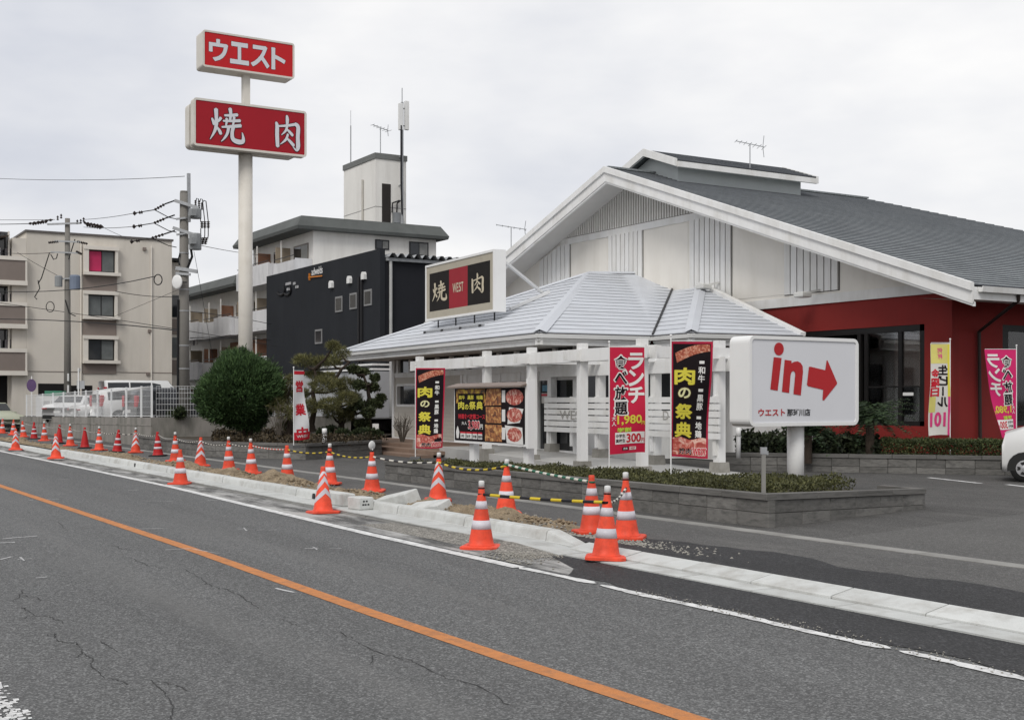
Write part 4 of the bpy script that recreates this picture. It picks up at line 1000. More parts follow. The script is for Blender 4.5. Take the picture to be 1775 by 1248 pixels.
for xf, xr in zip(front[1:], rear): 
    for dx in (-.145, .097): beam(xf + dx, xf + dx + .048, PY - .55, PYR + .45, bz0 + .02, bz1 - .02, 'cross_beam')
# slatted rail with the faded letters
sf = empty('slat_rail', tuple(PF.w(rear[0], PYR, .9)), PF.ang, 'white slatted rail along the ramp with faded grey letters', 'railing')
for k in range(6):
    z = .86 + k * .158; q = [W((x, y, zz)) for zz in (z, z + .128) for x, y in ((rear[0] - .1, PYR - .19), (rear[-1] + .25, PYR - .19), (rear[-1] + .25, PYR - .15), (rear[0] - .1, PYR - .15))]
    MB().add(q, [(0, 3, 2, 1), (4, 5, 6, 7), (0, 1, 5, 4), (1, 2, 6, 5), (2, 3, 7, 6), (3, 0, 4, 7)]).build('slat', WHITE, sf)
for x in list(rear) + [(a + b) / 2 for a, b in zip(rear[:-1], rear[1:])]:
    q = [W((x + a, PYR - .148 + b, z)) for z in (.5, 1.8) for a, b in ((-.05, 0), (.05, 0), (.05, .05), (-.05, .05))]
    MB().add(q, [(0, 3, 2, 1), (4, 5, 6, 7), (0, 1, 5, 4), (1, 2, 6, 5), (2, 3, 7, 6), (3, 0, 4, 7)]).build('rail_post', WHITE, sf)
FADE = mat('faded_grey_letter', (.36, .35, .33), .8, .2, 6)
sfi = WM[sf.name].inverted()
def onrail(px, py): return PF.hit(px, py, 1, PYR - .195)
a, b = onrail(970, 727), onrail(1016, 712)
frail = lambda x, z, y: sfi @ PF.w(x, PYR - .193 + y, z)
text_on(sf, 'lettering', 'WEST', a.x, a.z, b.x, b.z, FADE, off=.015, fn=frail)
a, b = onrail(1149, 728), onrail(1159, 712)
text_on(sf, 'lettering', 'D', a.x, a.z, b.x, b.z, FADE, off=.015, fn=frail)
# ================================================================== signs
SIGNRED = mat('sign_red', (.50, .016, .020), .45, .04, 1.5, spec=.2)
SIGNDRED = mat('sign_dark_red', (.33, .011, .020), .45, .05, 1.5, spec=.2)
SIGNW = mat('sign_white', (.62, .63, .66), .4, .03, 1.5)
CREAMM = mat('cream_metal', (.63, .60, .545), .45, .05, 1.2, dirt=(.42, .38, .31), dscale=1.5, damt=.35)
def rrect(x0, z0, x1, z1, r, n=5):
    out = []
    for cx, cz, a0 in ((x1 - r, z0 + r, -90), (x1 - r, z1 - r, 0), (x0 + r, z1 - r, 90), (x0 + r, z0 + r, 180)):
        for k in range(n + 1): a = R(a0 + 90 * k / n); out.append((cx + r * math.cos(a), cz + r * math.sin(a)))
    return out
# ---- tall pylon sign; faces along +X (seen from the road on the right): local x = world +Y
pp = atd(425.5, 700, 40.0); PSX = pp.x
py_fr = Frame((PSX, pp.y, 0), R(90))
pyl = empty('pylon_sign', (PSX, pp.y, .42), R(90), 'tall cream pole with two red lightbox signs rising behind the round tree', 'sign')
def PYH(px, py, d): q = py_fr.hit(px, py, 1, d); return q.x, q.z - .42
mb = MB(); mb.lathe([(.225, -.1), (.225, PYH(425, 255, 0)[1])], (0, 0, 0), 20); mb.build('pole', CREAMM, pyl, local=True, smooth=True)
def lightbox(root, x0, z0, x1, z1, d0, d1, r, body, face, rim=.05):
    mb = MB(); mb.prism(rrect(x0, z0, x1, z1, r), 1, d0, d1); b = mb.build('sign_box', body, root, local=True)
    # rim round the face
    o_, i_ = rrect(x0, z0, x1, z1, r), rrect(x0 + rim, z0 + rim, x1 - rim, z1 - rim, max(.01, r - rim)); n = len(o_)
    v = [(p[0], d0 - .03, p[1]) for p in o_] + [(p[0], d0 - .03, p[1]) for p in i_] + [(p[0], d0 - .001, p[1]) for p in o_] + [(p[0], d0 - .001, p[1]) for p in i_]
    f = []
    for i in range(n):
        j = (i + 1) % n; f += [(i, j, n + j, n + i), (i, 2 * n + i, 2 * n + j, j), (n + i, n + j, 3 * n + j, 3 * n + i)]
    MB().add(v, f).build('rim', body, b, local=True)
    fa = MB().add([(p[0], d0 - .012, p[1]) for p in i_], [tuple(range(n))]).build('sign_face', face, b, local=True)
    return b, fa
xa, za = PYH(335, 254, -.55); xb, zb = PYH(531, 190, -.55)
zl0, zl1 = PYH(335, 254, -.55)[1], PYH(335, 169, -.55)[1]
zr0, zr1 = PYH(531, 272, -.55)[1], PYH(531, 194, -.55)[1]
Z0, Z1 = (zl0 + zr0) / 2, (zl1 + zr1) / 2
b, fa = lightbox(pyl, xa, Z0, xb, Z1, -.55, -.28, .10, CREAMM, SIGNDRED, .07)
MB().prism(rrect(xa - .0, Z0 + .02, xb - .18, Z1 - .06, .14), 1, -.10, .32).build('sign_box', CREAMM, pyl, local=True)
MB().prism(rrect(xa + .06, Z0 + .05, xb - .26, Z1 - .1, .1), 1, -.279, -.101).build('sign_box', mat('sign_gap', (.16, .15, .13), .7), pyl, local=True)
w_ = xb - xa; h_ = Z1 - Z0
for st, (u0, u1, v0, v1) in ((YAKI, (.135, .43, .12, .86)), (NIKU, (.70, .945, .11, .86))):
    args = (xa + u0 * w_, Z0 + v0 * h_, xa + u1 * w_, Z0 + v1 * h_)
    brush(st, *args, -.566, grow=.022).build('brush_character', mat('sign_dark_outline', (.06, .01, .015), .5), b, local=True)
    brush(st, *args, -.578).build('brush_character', SIGNW, b, local=True)
MB().box((-.11, -.14, Z1 - .1), (.11, .08, PYH(425, 125, 0)[1] + .05)).build('pole', CREAMM, pyl, local=True)
xa2, _ = PYH(351, 100, -.35); xb2, _ = PYH(510, 100, -.35)
zA = (PYH(351, 116, -.35)[1] + PYH(510, 138, -.35)[1]) / 2; zB = (PYH(351, 51, -.35)[1] + PYH(510, 77, -.35)[1]) / 2
b2, _ = lightbox(pyl, xa2, zA, xb2, zB, -.35, .30, .09, CREAMM, SIGNRED, .06)
w2, h2 = xb2 - xa2, zB - zA
for i, ch in enumerate('ウエスト'):
    u = .065 + i * .225
    for off, yy, m_, gw in ((.085, -.364, mat('sign_dark_outline', (.06, .01, .015), .5), .012), (.06, -.368, SIGNW, 0)):
        text_on(b2, 'letter', ch, xa2 + u * w2, zA + .19 * h2, xa2 + (u + (.205 if i < 3 else .16)) * w2, zA + .80 * h2, m_, yy, off, grow=gw)
# ---- white "in" sign on the planter
ip = onz(1379, 838, .36); INX = ip.x + .0
in_fr = Frame((INX, ip.y, 0), R(90))
ins = empty('entrance_sign', (INX, ip.y, .36), R(90), 'white rounded lightbox with red arrow on a thick white post', 'sign')
def INH(px, py, d=-.27): q = in_fr.hit(px, py, 1, d); return q.x, q.z - .36
MB().lathe([(.135, -.1), (.135, 1.05)], (0, 0, 0), 24).build('post', WHITE, ins, local=True, smooth=True)
MB().tube([(.17, .06, .9), (.22, .05, .6), (.19, .08, .3), (.15, .1, .0)], .02, 6).build('cable', mat('grey_cable', (.4, .4, .39), .6), ins, local=True)
x0, _ = INH(1297, 660); x1, _ = INH(1486, 660)
z0 = (INH(1300, 738)[1] + INH(1486, 738)[1]) / 2; z1 = (INH(1300, 580)[1] + INH(1486, 589)[1]) / 2
ACR = mat('white_acrylic', (.64, .645, .67), .35, .03, 1)
SWH = mat('gloss_white_metal', (.74, .74, .73), .35, .03, 2)
ib, _ = lightbox(ins, x0, z0, x1, z1, -.27, .16, .11, SWH, ACR, .055)
INRED = mat('arrow_red', (.42, .02, .024), .45, .03)
zz = lambda x, y: INH(1020 + x / 3.671, 560 + y / 3.671, -.29)
def poly2(pts, nm, m, y, par):
    MB().add([(p[0], y, p[1]) for p in pts], [tuple(range(len(pts)))]).build(nm, m, par, local=True)
OUTW = mat('pale_halo', (.62, .61, .62), .4, .02)
def shape(pts, nm):
    c = np.mean(pts, 0); poly2(pts, nm, INRED, -.288, ib)
shape([zz(1213 + 31 * math.cos(R(a)), 165 + 41 * math.sin(R(a))) for a in range(0, 360, 15)], 'letter')
shape([zz(*p) for p in ((1180, 217), (1230, 222), (1205, 430), (1158, 422))], 'letter')
shape([zz(*p) for p in ((1250, 233), (1294, 240), (1278, 445), (1232, 437))], 'letter')
no = [zz(*p) for p in ((1292, 256), (1310, 246), (1333, 243), (1352, 254), (1364, 275), (1366, 310), (1352, 460))]; ni = [zz(*p) for p in ((1286, 335), (1292, 313), (1302, 305), (1311, 308), (1316, 320), (1316, 335), (1305, 452))]
MB().add([(p[0], -.2885, p[1]) for p in no + ni], [(i, i + 1, i + 8, i + 7) for i in range(6)]).build('letter', INRED, ib, local=True)
shape([zz(*p) for p in ((1404, 278), (1418, 278), (1508, 300), (1516, 240), (1522, 236), (1583, 378), (1582, 388), (1500, 492), (1490, 490), (1494, 424), (1400, 402), (1391, 392))], 'arrow')
a, c = zz(1082, 592), zz(1252, 545); text_on(ib, 'lettering', 'ウエスト', a[0], a[1], c[0], c[1], INRED, -.288, .045)
a, c = zz(1265, 592), zz(1413, 545); text_on(ib, 'lettering', '那珂川店', a[0], a[1], c[0], c[1], BLACK, -.288, .035)
# ---- rooftop signboard
rs = empty('roof_signboard', tuple(PF.w(-8.2, 1.5, 4.3)), PF.ang, 'black and red signboard in a cream frame standing on the porch roof', 'sign')
SO = PF.w(-8.2, 1.5, 4.3)
def RS(px, py, yy=1.5): q = PF.hit(px, py, 1, yy); return q.x + 8.2, q.z - 4.3
sx0, sx1 = RS(738, 500)[0], RS(857, 500)[0]; sz0, sz1 = .04, 1.90
thick = PF.hit(877, 431, 0, sx1 - 8.2).y - 1.5
OLDCR = mat('aged_cream_frame', (.42, .385, .31), .6, .12, 2.5, .1, 30, dirt=(.26, .23, .18), dscale=2.5, damt=.5)
MB().box((sx0, .02, sz0), (sx1, thick, sz1)).build('sign_box', SWH, rs, local=True)
fr = .30
for q in (((sx0 + .07, sz0 + .07), (sx1 - .07, sz0 + fr)), ((sx0 + .07, sz1 - fr), (sx1 - .07, sz1 - .07)), ((sx0 + .07, sz0 + fr), (sx0 + fr, sz1 - fr)), ((sx1 - fr, sz0 + fr), (sx1 - .07, sz1 - fr))):
    MB().box((q[0][0], .006, q[0][1]), (q[1][0], .019, q[1][1])).build('frame', OLDCR, rs, local=True)
for q in (((sx0, sz0), (sx1, sz0 + .07)), ((sx0, sz1 - .07), (sx1, sz1)), ((sx0, sz0 + .07), (sx0 + .07, sz1 - .07)), ((sx1 - .07, sz0 + .07), (sx1, sz1 - .07))):
    MB().box((q[0][0], -.02, q[0][1]), (q[1][0], .019, q[1][1])).build('frame', SWH, rs, local=True)
fx0, fx1, fz0, fz1 = sx0 + fr, sx1 - fr, sz0 + fr, sz1 - fr; fw = fx1 - fx0; fh = fz1 - fz0
BOARDK = mat('sign_charcoal', (.016, .014, .013), .7, .2, 2, spec=.12); BOARDR = mat('sign_crimson', (.29, .02, .03), .6, .08, 2, spec=.15); GOLD = mat('sign_cream_ink', (.52, .46, .34), .5, .1, 5)
ua, ub = RS(778, 500)[0], RS(810, 500)[0]
for a, c, m_ in ((fx0, ua, BOARDK), (ua, ub, BOARDR), (ub, fx1, BOARDK)): MB().box((a, .010, fz0), (c, .018, fz1)).build('panel', m_, rs, local=True)
for st, pa, pc in ((YAKI, (749, 525), (774, 485)), (NIKU, (816, 511), (839, 471))):
    a, c = RS(*pa), RS(*pc); brush(st, a[0], a[1], c[0], c[1], .004).build('brush_character', GOLD, rs, local=True)
a, c = RS(784, 508), RS(803, 488)
xw = a[0]; tw = (c[0] - a[0]) / 4.1
for ch, k in (('W', 1.5), ('E', .85), ('S', .9), ('T', .85)):
    text_on(rs, 'letter', ch, xw + .012, a[1], xw + k * tw - .012, c[1], GOLD, .004, .025); xw += k * tw
# stays and base frame
inv = WM[rs.name].inverted()
def Lp(v): return tuple(inv @ Vector(v))
roofz = lambda x, y: PZ + .406 * y
def on_left_roof(px, py):     # point of the left porch roof seen there
    o = PF.i @ Vector((0, 0, HC)); d = PF.i.to_3x3() @ ray(px, py); t = (PZ + .406 * o.y - o.z) / (d.z - .406 * d.y); q = o + t * d; return Vector((q.x + 8.2, q.y - 1.5, q.z - 4.3 + .04))
qa, qb = on_left_roof(944, 513), on_left_roof(952, 511)
def rp(px, py, yy): q = PF.hit(px, py, 1, yy); return Vector((q.x + 8.2, q.y - 1.5, q.z - 4.3))
MB().bar(rp(877, 456, 1.5 + thick + .03), qa, .08).build('stay', SWH, rs, local=True)
MB().bar(on_left_roof(884, 541) + Vector((0, 0, .05)), qb + Vector((0, 0, .05)), .09).build('stay', SWH, rs, local=True)
for k in range(4):
    x = sx0 + .7 + k * (sx1 - sx0 - 1.0) / 3; MB().bar((x, .15, sz0), (x, .15, roofz(0, 1.6) - 4.3), .035).build('bracket', DARKM, rs, local=True); MB().box((x - .06, -.36, roofz(0, 1.1) - 4.3 + .02), (x + .06, -.28, roofz(0, 1.15) - 4.3 + .10)).build('bracket', DARKM, rs, local=True)
MB().bar((sx0 + .6, -.3, roofz(0, 1.2) - 4.3 + .06), (sx1 - .1, -.3, roofz(0, 1.2) - 4.3 + .06), .05).build('base_rail', STEEL, rs, local=True)
# ---- photo print (flat print of grilled meat, generic marbled pattern)
def meat(name, c1, c2, c3, sc=9):
    if name in MATS: return MATS[name]
    m = bpy.data.materials.new(name); m.use_nodes = True; t = m.node_tree; L = t.links.new; b = t.nodes['Principled BSDF']; b.inputs['Roughness'].default_value = .6
    tc = nd(t, 'TexCoord'); n = nd(t, 'TexNoise'); n.inputs['Scale'].default_value = sc; n.inputs['Detail'].default_value = 4; n.inputs['Distortion'].default_value = 1.6; L(tc.outputs['Object'], n.inputs['Vector'])
    r = nd(t, 'ValToRGB'); e = r.color_ramp.elements; e[0].position = .36; e[0].color = (*c1, 1); e[1].position = .62; e[1].color = (*c3, 1); k = e.new(.5); k.color = (*c2, 1)
    L(n.outputs['Fac'], r.inputs['Fac']); L(r.outputs['Color'], b.inputs['Base Color']); MATS[name] = m; return m
RAWM = meat('print_raw_meat', (.30, .03, .02), (.46, .10, .07), (.66, .42, .34), 8)
GRILL = meat('print_grilled_meat', (.10, .03, .012), (.36, .13, .035), (.60, .34, .12), 7)
FIRE = meat('print_fire', (.05, .03, .01), (.34, .14, .01), (.62, .44, .04), 5)
STEAK = meat('print_steak', (.26, .04, .02), (.42, .12, .06), (.60, .34, .24), 14)
PK = mat('print_black', (.013, .009, .011), .8, .3, spec=.1); PY_ = mat('print_yellow', (.62, .55, .06), .55, .05); PYL = mat('print_pale_yellow', (.66, .64, .36), .55, .05); PW = mat('print_white', (.70, .69, .67), .55, .04); PR_ = mat('print_red', (.50, .015, .03), .55, .05); PCR = mat('print_crimson', (.40, .012, .045), .6, .08, 2); PGR = mat('print_green', (.42, .58, .06), .5); PPK = mat('print_pink', (.62, .05, .20), .6)
# ---- billboard on two posts
bb_f = Frame(onz(850, 806, .35), PF.ang + R(2)); BO = bb_f.o
bbd = empty('billboard', (BO.x, BO.y, .3), bb_f.ang, 'black menu billboard with meat pictures and a small roof on two white posts', 'billboard')
def BH(px, py, d=0): q = bb_f.hit(px, py, 1, d); return q.x, q.z + .05
bx0, bx1 = BH(787, 720)[0], BH(912, 720)[0]
bz0_, bz1_ = (BH(787, 768)[1] + BH(912, 773)[1]) / 2, (BH(787, 672)[1] + BH(912, 665)[1]) / 2
Wb, Hb = bx1 - bx0, bz1_ - bz0_
MB().box((bx0, .004, bz0_), (bx1, .12, bz1_)).build('board', SWH, bbd, local=True)
MB().box((bx0 + .04, -.002, bz0_ + .05), (bx1 - .05, .003, bz1_ - .05)).build('print', PK, bbd, local=True)
for px in (808.5, 902): 
    x = BH(px, 780)[0]; MB().box((x - .1, .125, -.3), (x + .1, .26, bz1_ - .1)).build('post', SWH, bbd, local=True)
MB().add([(bx0 - .12, -.14, bz1_ - .01), (bx1 + .02, -.14, bz1_ - .01), (bx1 + .02, .14, bz1_ + .07), (bx0 - .12, .14, bz1_ + .07), (bx0 - .12, -.14, bz1_ - .04), (bx1 + .02, -.14, bz1_ - .04), (bx1 + .02, .14, bz1_ + .04), (bx0 - .12, .14, bz1_ + .04)], [(0, 1, 2, 3), (7, 6, 5, 4), (0, 4, 5, 1), (1, 5, 6, 2), (3, 2, 6, 7), (0, 3, 7, 4)]).build('board_roof', mat('brown_metal', (.20, .155, .13), .5, .15, 3), bbd, local=True)
MB().box((bx1 + .0, .0, bz0_ - .03), (bx1 + .07, .16, bz1_ + .12)).build('light_fitting', SWH, bbd, local=True)
def bu(u0, v0, u1, v1): return bx0 + u0 * Wb, bz0_ + (1 - v1) * Hb, bx0 + u1 * Wb, bz0_ + (1 - v0) * Hb
def bpanel(u0, v0, u1, v1, m_, nm='print', y=-.005, poly=None):
    a = bu(u0, v0, u1, v1); pts = poly or [(0, 0), (1, 0), (1, 1), (0, 1)]
    MB().add([(a[0] + p[0] * (a[2] - a[0]), y, a[1] + p[1] * (a[3] - a[1])) for p in pts], [tuple(range(len(pts)))]).build(nm, m_, bbd, local=True)
bpanel(.035, .05, .46, .30, FIRE)
bpanel(.07, .13, .44, .43, PK, y=-.007, poly=[(0, .1), (.1, 0), (.25, .1), (.45, -.05), (.7, .1), (.85, 0), (1, .15), (1, 1), (0, 1)])
bpanel(.45, .05, .68, .34, GRILL, poly=[(0, 0), (1, .05), (1, 1), (.15, 1)]); bpanel(.47, .36, .68, .63, GRILL); bpanel(.46, .66, .69, .94, GRILL)
disc = [(.5 + .5 * math.cos(R(a)), .5 + .5 * math.sin(R(a))) for a in range(0, 360, 30)]
bpanel(.74, .06, .97, .33, RAWM, y=-.006, poly=disc); bpanel(.74, .36, .97, .64, PW, y=-.006, poly=[(.1, 0), (.8, .1), (1, .9), (.2, 1)]); bpanel(.755, .37, .955, .61, RAWM, y=-.008, poly=disc)
bpanel(.73, .66, .98, .97, PW, y=-.006, poly=[(.1, .05), (.95, 0), (.9, .9), (.0, 1)]); bpanel(.76, .69, .95, .93, RAWM, y=-.008, poly=disc)
for v in (.08, .40, .70): bpanel(.69, v, .735, v + .20, PW, y=-.0065)
for i, (u0, u1) in enumerate(((.10, .18), (.19, .27), (.28, .35), (.36, .42))): bpanel(u0, .83, u1, .92, PW, y=-.006); bpanel(u0, .80, u1, .83, PR_, y=-.0065)
for u0, t_ in ((.105, '小学生'), (.195, '幼児'), (.285, '半額'), (.365, '無料')):
    a = bu(u0, .85, u0 + .055, .905); text_on(bbd, 'lettering', t_, *a, PK, -.008, .03)
bpanel(.035, .70, .085, .92, PW, y=-.006, poly=[(.2, 0), (.8, 0), (1, .5), (.75, .8), (.5, 1), (.25, .8), (0, .5)])
for t_, u0 in (('和牛', .08), ('黒豚', .21), ('地鶏', .34)):
    a = bu(u0, .16, u0 + .09, .235); text_on(bbd, 'lettering', t_, *a, PY_, -.010, .05)
for m_, gw, yy, of in ((PK, .012, -.0095, .08), (PY_, 0, -.0105, .055)):
    for i, (ch, u0, u1, v0) in enumerate((('肉', .07, .16, .265), ('の', .17, .225, .32), ('祭', .235, .33, .265), ('典', .34, .43, .265))):
        a = bu(u0, v0, u1, .41); text_on(bbd, 'lettering', ch, *a, m_, yy, of, grow=gw)
a = bu(.07, .485, .46, .575); text_on(bbd, 'lettering', '特選食べ放題コース', *a, PR_, -.008, .05)
a = bu(.12, .62, .20, .68); text_on(bbd, 'lettering', '大人', *a, PW, -.008, .03)
for m_, gw, yy, of in ((PW, .015, -.008, .09), (PR_, 0, -.0095, .04)):
    a = bu(.22, .605, .385, .765); text_on(bbd, 'lettering', '3,980', *a, m_, yy, of, grow=gw)
a = bu(.39, .66, .43, .75); text_on(bbd, 'lettering', '円', *a, PW, -.008, .04)
# ---- tall cloth banners
def banner(base, ang, wd, hg, z0, skew, label, front_m, seed, flip=False, poleh=None, sway=.05, folds=2.2):
    """cloth on a thin pole at its left (or right) edge; local x right, z up; returns root and cloth mapping"""
    ro = empty('banner', base, ang, label, 'banner', 'tall cloth banners round the restaurant')
    ph = seed * 1.7; sg = -1 if flip else 1
    poleh = poleh or z0 + hg + .08
    MB().tube([(0, 0, 0), (0, 0, poleh)], .011, 8).sphere((0, 0, poleh + .015), .022, 8, 6).build('pole', SWH, ro, local=True)
    MB().tube([(0, 0, z0 + hg + .01), (sg * wd * .98, .0 + skew * 0, z0 + hg + .01)], .007, 6).build('crossbar', SWH, ro, local=True)
    MB().box((-.13, -.13, -.02), (.13, .13, .05)).build('base', mat('banner_base', (.12, .12, .12), .8), ro, local=True)
    def fn(x, z, y):
        u = x / wd; v = 1 - (z - z0) / hg      # u across from the pole, v down
        free = u * (v ** 1.3)
        dx = sg * x + sg * skew * free * hg; yy = y + sway * math.sin(folds * v * math.pi + ph + 2 * u) * (.25 + u) * (.3 + v)
        return Vector((dx, yy, z + .02 * math.sin(3 * u + ph) * v))
    NXc, NYc = 10, 28; mb = MB()
    for yo in (0, .002):
        b0 = len(mb.v)
        for j in range(NYc + 1):
            for i in range(NXc + 1): mb.v.append(tuple(fn(wd * i / NXc, z0 + hg * j / NYc, yo)))
        for j in range(NYc):
            for i in range(NXc):
                a = b0 + j * (NXc + 1) + i; mb.f.append((a, a + 1, a + NXc + 2, a + NXc + 1)); mb.mi.append(0)
    cl = mb.build('cloth', front_m, ro, local=True, smooth=True)
    return ro, cl, fn
def bpatch(cl, fn, pts, m_, y=-.006, n=6):
    """flat print patch on the cloth; pts is a quad strip [(x0,z0,x1,z1)] or polygon in banner units"""
    if len(pts) == 4 and not isinstance(pts[0], tuple):
        x0, z0, x1, z1 = pts; mb = MB()
        for j in range(n + 1):
            for i in range(n + 1): mb.v.append(tuple(fn(x0 + (x1 - x0) * i / n, z0 + (z1 - z0) * j / n, y)))
        for j in range(n):
            for i in range(n): a = j * (n + 1) + i; mb.f.append((a, a + 1, a + n + 2, a + n + 1)); mb.mi.append(0)
        return mb.build('print', m_, cl, local=True)
    MB().add([tuple(fn(p[0], p[1], y)) for p in pts], [tuple(range(len(pts)))]).build('print', m_, cl, local=True)
def dense_poly(cl, fn, top, bot, m_, y=-.006, n=10):
    """strip between two curves given as functions of t"""
    mb = MB()
    for i in range(n + 1):
        t = i / n; mb.v.append(tuple(fn(*top(t), y))); mb.v.append(tuple(fn(*bot(t), y)))
    for i in range(n): mb.f.append((2 * i, 2 * i + 1, 2 * i + 3, 2 * i + 2)); mb.mi.append(0)
    mb.build('print', m_, cl, local=True)
def fest_banner(base, ang, wd, hg, z0, skew, label, seed, sway=.04):
    ro, cl, fn = banner(base, ang, wd, hg, z0, skew, label, PCR, seed, sway=sway)
    e = .035
    bpatch(cl, fn, (e, z0 + e, wd - e, z0 + hg - e), PK, -.003, 12)
    dense_poly(cl, fn, lambda t: (.07 + t * (wd - .12), z0 + hg * (.90 + .075 * math.sin(min(1, t * 1.3) * math.pi / 2))), lambda t: (.10 + t * (wd - .14), z0 + hg * (.815 + .10 * t + .02 * math.sin(t * 3))), STEAK, -.006)
    dense_poly(cl, fn, lambda t: (e + t * (wd - 2 * e), z0 + hg * (.165 + .012 * math.sin(t * 9))), lambda t: (e + t * (wd - 2 * e), z0 + e), RAWM, -.006)
    for m_, of, yy in ((mat('print_pale_outline', (.06, .03, .01), .6), .10, -.008), (PY_, .06, -.010)):
        for ch, v, s_, mm in (('肉', .70, .30, 0), ('の', .555, .19, 1), ('祭', .395, .27, 2), ('典', .235, .27, 3)):
            zc = z0 + hg * v; sx = s_ * wd / .6 * 1.0; xc = wd * .33
            g_ = .012 if m_ is not PY_ and m_ is not PYL else 0
            text_on(cl, 'lettering', ch, xc - sx / 2, zc - s_ * .46, xc + sx / 2, zc + s_ * .46, PYL if (m_ is PY_ and ch == 'の') else m_, yy, of, fn=fn, grow=g_)
    for t_, v in (('和牛', .785), ('黒豚', .545), ('地鶏', .31)):
        vtext(cl, 'lettering', t_, wd * .74, z0 + hg * v, .115, .135, PW, -.008, .04, fn)
        bpatch(cl, fn, (wd * .68, z0 + hg * (v + .025), wd * .80, z0 + hg * (v + .05)), PW, -.008, 2)
    a = (wd * .22, z0 + .05, wd * .56, z0 + .15); text_on(cl, 'lettering', '焼肉', *a, PW, -.009, .07, fn=fn); text_on(cl, 'lettering', '焼肉', *a, PK, -.011, .03, fn=fn)
    for m_, of, g_, yy in ((PW, .10, .008, -.009), (PR_, .05, 0, -.011)):
        text_on(cl, 'lettering', 'WEST', wd * .58, z0 + .05, wd * .95, z0 + .16, m_, yy, of, fn=fn, grow=g_)
    return ro
def px_banner(px, py, zb, pxtop, pytop, pybot, pxr):
    """base point, cloth bottom and height, width from photo measures"""
    b = onz(px, py, zb); t = (Vector((b.x, b.y, 0)).dot(FWD))
    k = t / F; return b, (HY - pybot) * k + HC - zb, (pybot - pytop) * k, (pxr - pxtop) * k
def px_banner_t(px, pytop, pybot, pxl, pxr, t, zb):
    b = atd(px, 700, t); b.z = zb; k = t / F; return b, (HY - pybot) * k + HC - zb, (pybot - pytop) * k, (pxr - pxl) * k
camang = math.atan2(-FWD.x, FWD.y)      # facing the camera plane
b, z0, hg, wd = px_banner(1163, 838, .36, 1163, 592, 793, 1238)
fest_banner(tuple(b), camang + R(8), wd, hg, z0, -.055, 'dark meat banner with yellow characters in front of the last pergola post', 1)
b, z0, hg, wd = px_banner(720, 795, .2, 718, 638, 776, 770)
fest_banner(tuple(b), camang - R(3), wd, hg, z0, -.035, 'dark meat banner with yellow characters left of the billboard', 2, sway=.02)
# lunch banner
def lunch_banner(base, ang, wd, hg, z0, skew, label, seed, flip=False, sway=.03, mirror=False):
    ro, cl, fn0 = banner(base, ang, wd, hg, z0, skew, label, mat('print_lunch_red', (.50, .014, .05), .6, .06, 2) if not mirror else mat('print_magenta', (.55, .02, .13), .6, .06, 2), seed, flip=flip, sway=sway)
    fn = fn0 if not mirror else fn0
    xs = lambda u: u * wd
    def V_(t_, xc, top, size, pitch, m_, of, yy): vtext(cl, 'lettering', t_, xs(xc), z0 + hg * top, size, pitch, m_, yy, of, fn, .95)
    k = hg / 1.8
    V_('食べ放題', .33, .93, .25 * k, .26 * k, PW, .10, -.006); V_('食べ放題', .33, .92, .22 * k, .26 * k, PK, .035, -.009)
    V_('ランチ', .76, .945, .27 * k, .29 * k, PW, .06, -.008)
    text_on(cl, 'lettering', '1,980', xs(.22), z0 + hg * .265, xs(.90), z0 + hg * .36, PY_, -.008, .04, fn=fn)
    vtext(cl, 'lettering', '大人', xs(.13), z0 + hg * .355, .075 * k, .09 * k, PW, -.008, .02, fn)
    text_on(cl, 'lettering', '円', xs(.89), z0 + hg * .265, xs(.98), z0 + hg * .30, PY_, -.0085, .03, fn=fn)
    text_on(cl, 'lettering', '学割', xs(.22), z0 + hg * .20, xs(.60), z0 + hg * .245, PGR, -.008, .07, fn=fn)
    bpatch(cl, fn, (xs(.16), z0 + hg * .09, xs(.98), z0 + hg * .20), PW, -.005, 6)
    text_on(cl, 'lettering', '中学生', xs(.18), z0 + hg * .15, xs(.44), z0 + hg * .185, PK, -.008, .03, fn=fn); text_on(cl, 'lettering', '高校生', xs(.18), z0 + hg * .105, xs(.44), z0 + hg * .14, PK, -.008, .03, fn=fn)
    text_on(cl, 'lettering', '300', xs(.47), z0 + hg * .10, xs(.88), z0 + hg * .185, PR_, -.008, .05, fn=fn)
    text_on(cl, 'lettering', '円', xs(.89), z0 + hg * .10, xs(.97), z0 + hg * .14, PR_, -.008, .03, fn=fn)
    bpatch(cl, fn, (xs(.36), z0 + hg * .03, xs(.53), z0 + hg * .06), PK, -.005, 2); bpatch(cl, fn, (xs(.56), z0 + hg * .03, xs(.74), z0 + hg * .06), PW, -.005, 2)
    text_on(cl, 'lettering', '焼肉', xs(.39), z0 + hg * .034, xs(.50), z0 + hg * .056, PW, -.007, .03, fn=fn); text_on(cl, 'lettering', 'WEST', xs(.58), z0 + hg * .034, xs(.72), z0 + hg * .056, PR_, -.007, .03, fn=fn)
b, z0, hg, wd = px_banner(1056, 823, .36, 1053, 602, 786, 1115)
lunch_banner(tuple(b), camang + R(5), wd, hg, z0, 0.01, 'red lunch banner with white and black characters beside the pergola posts', 3)
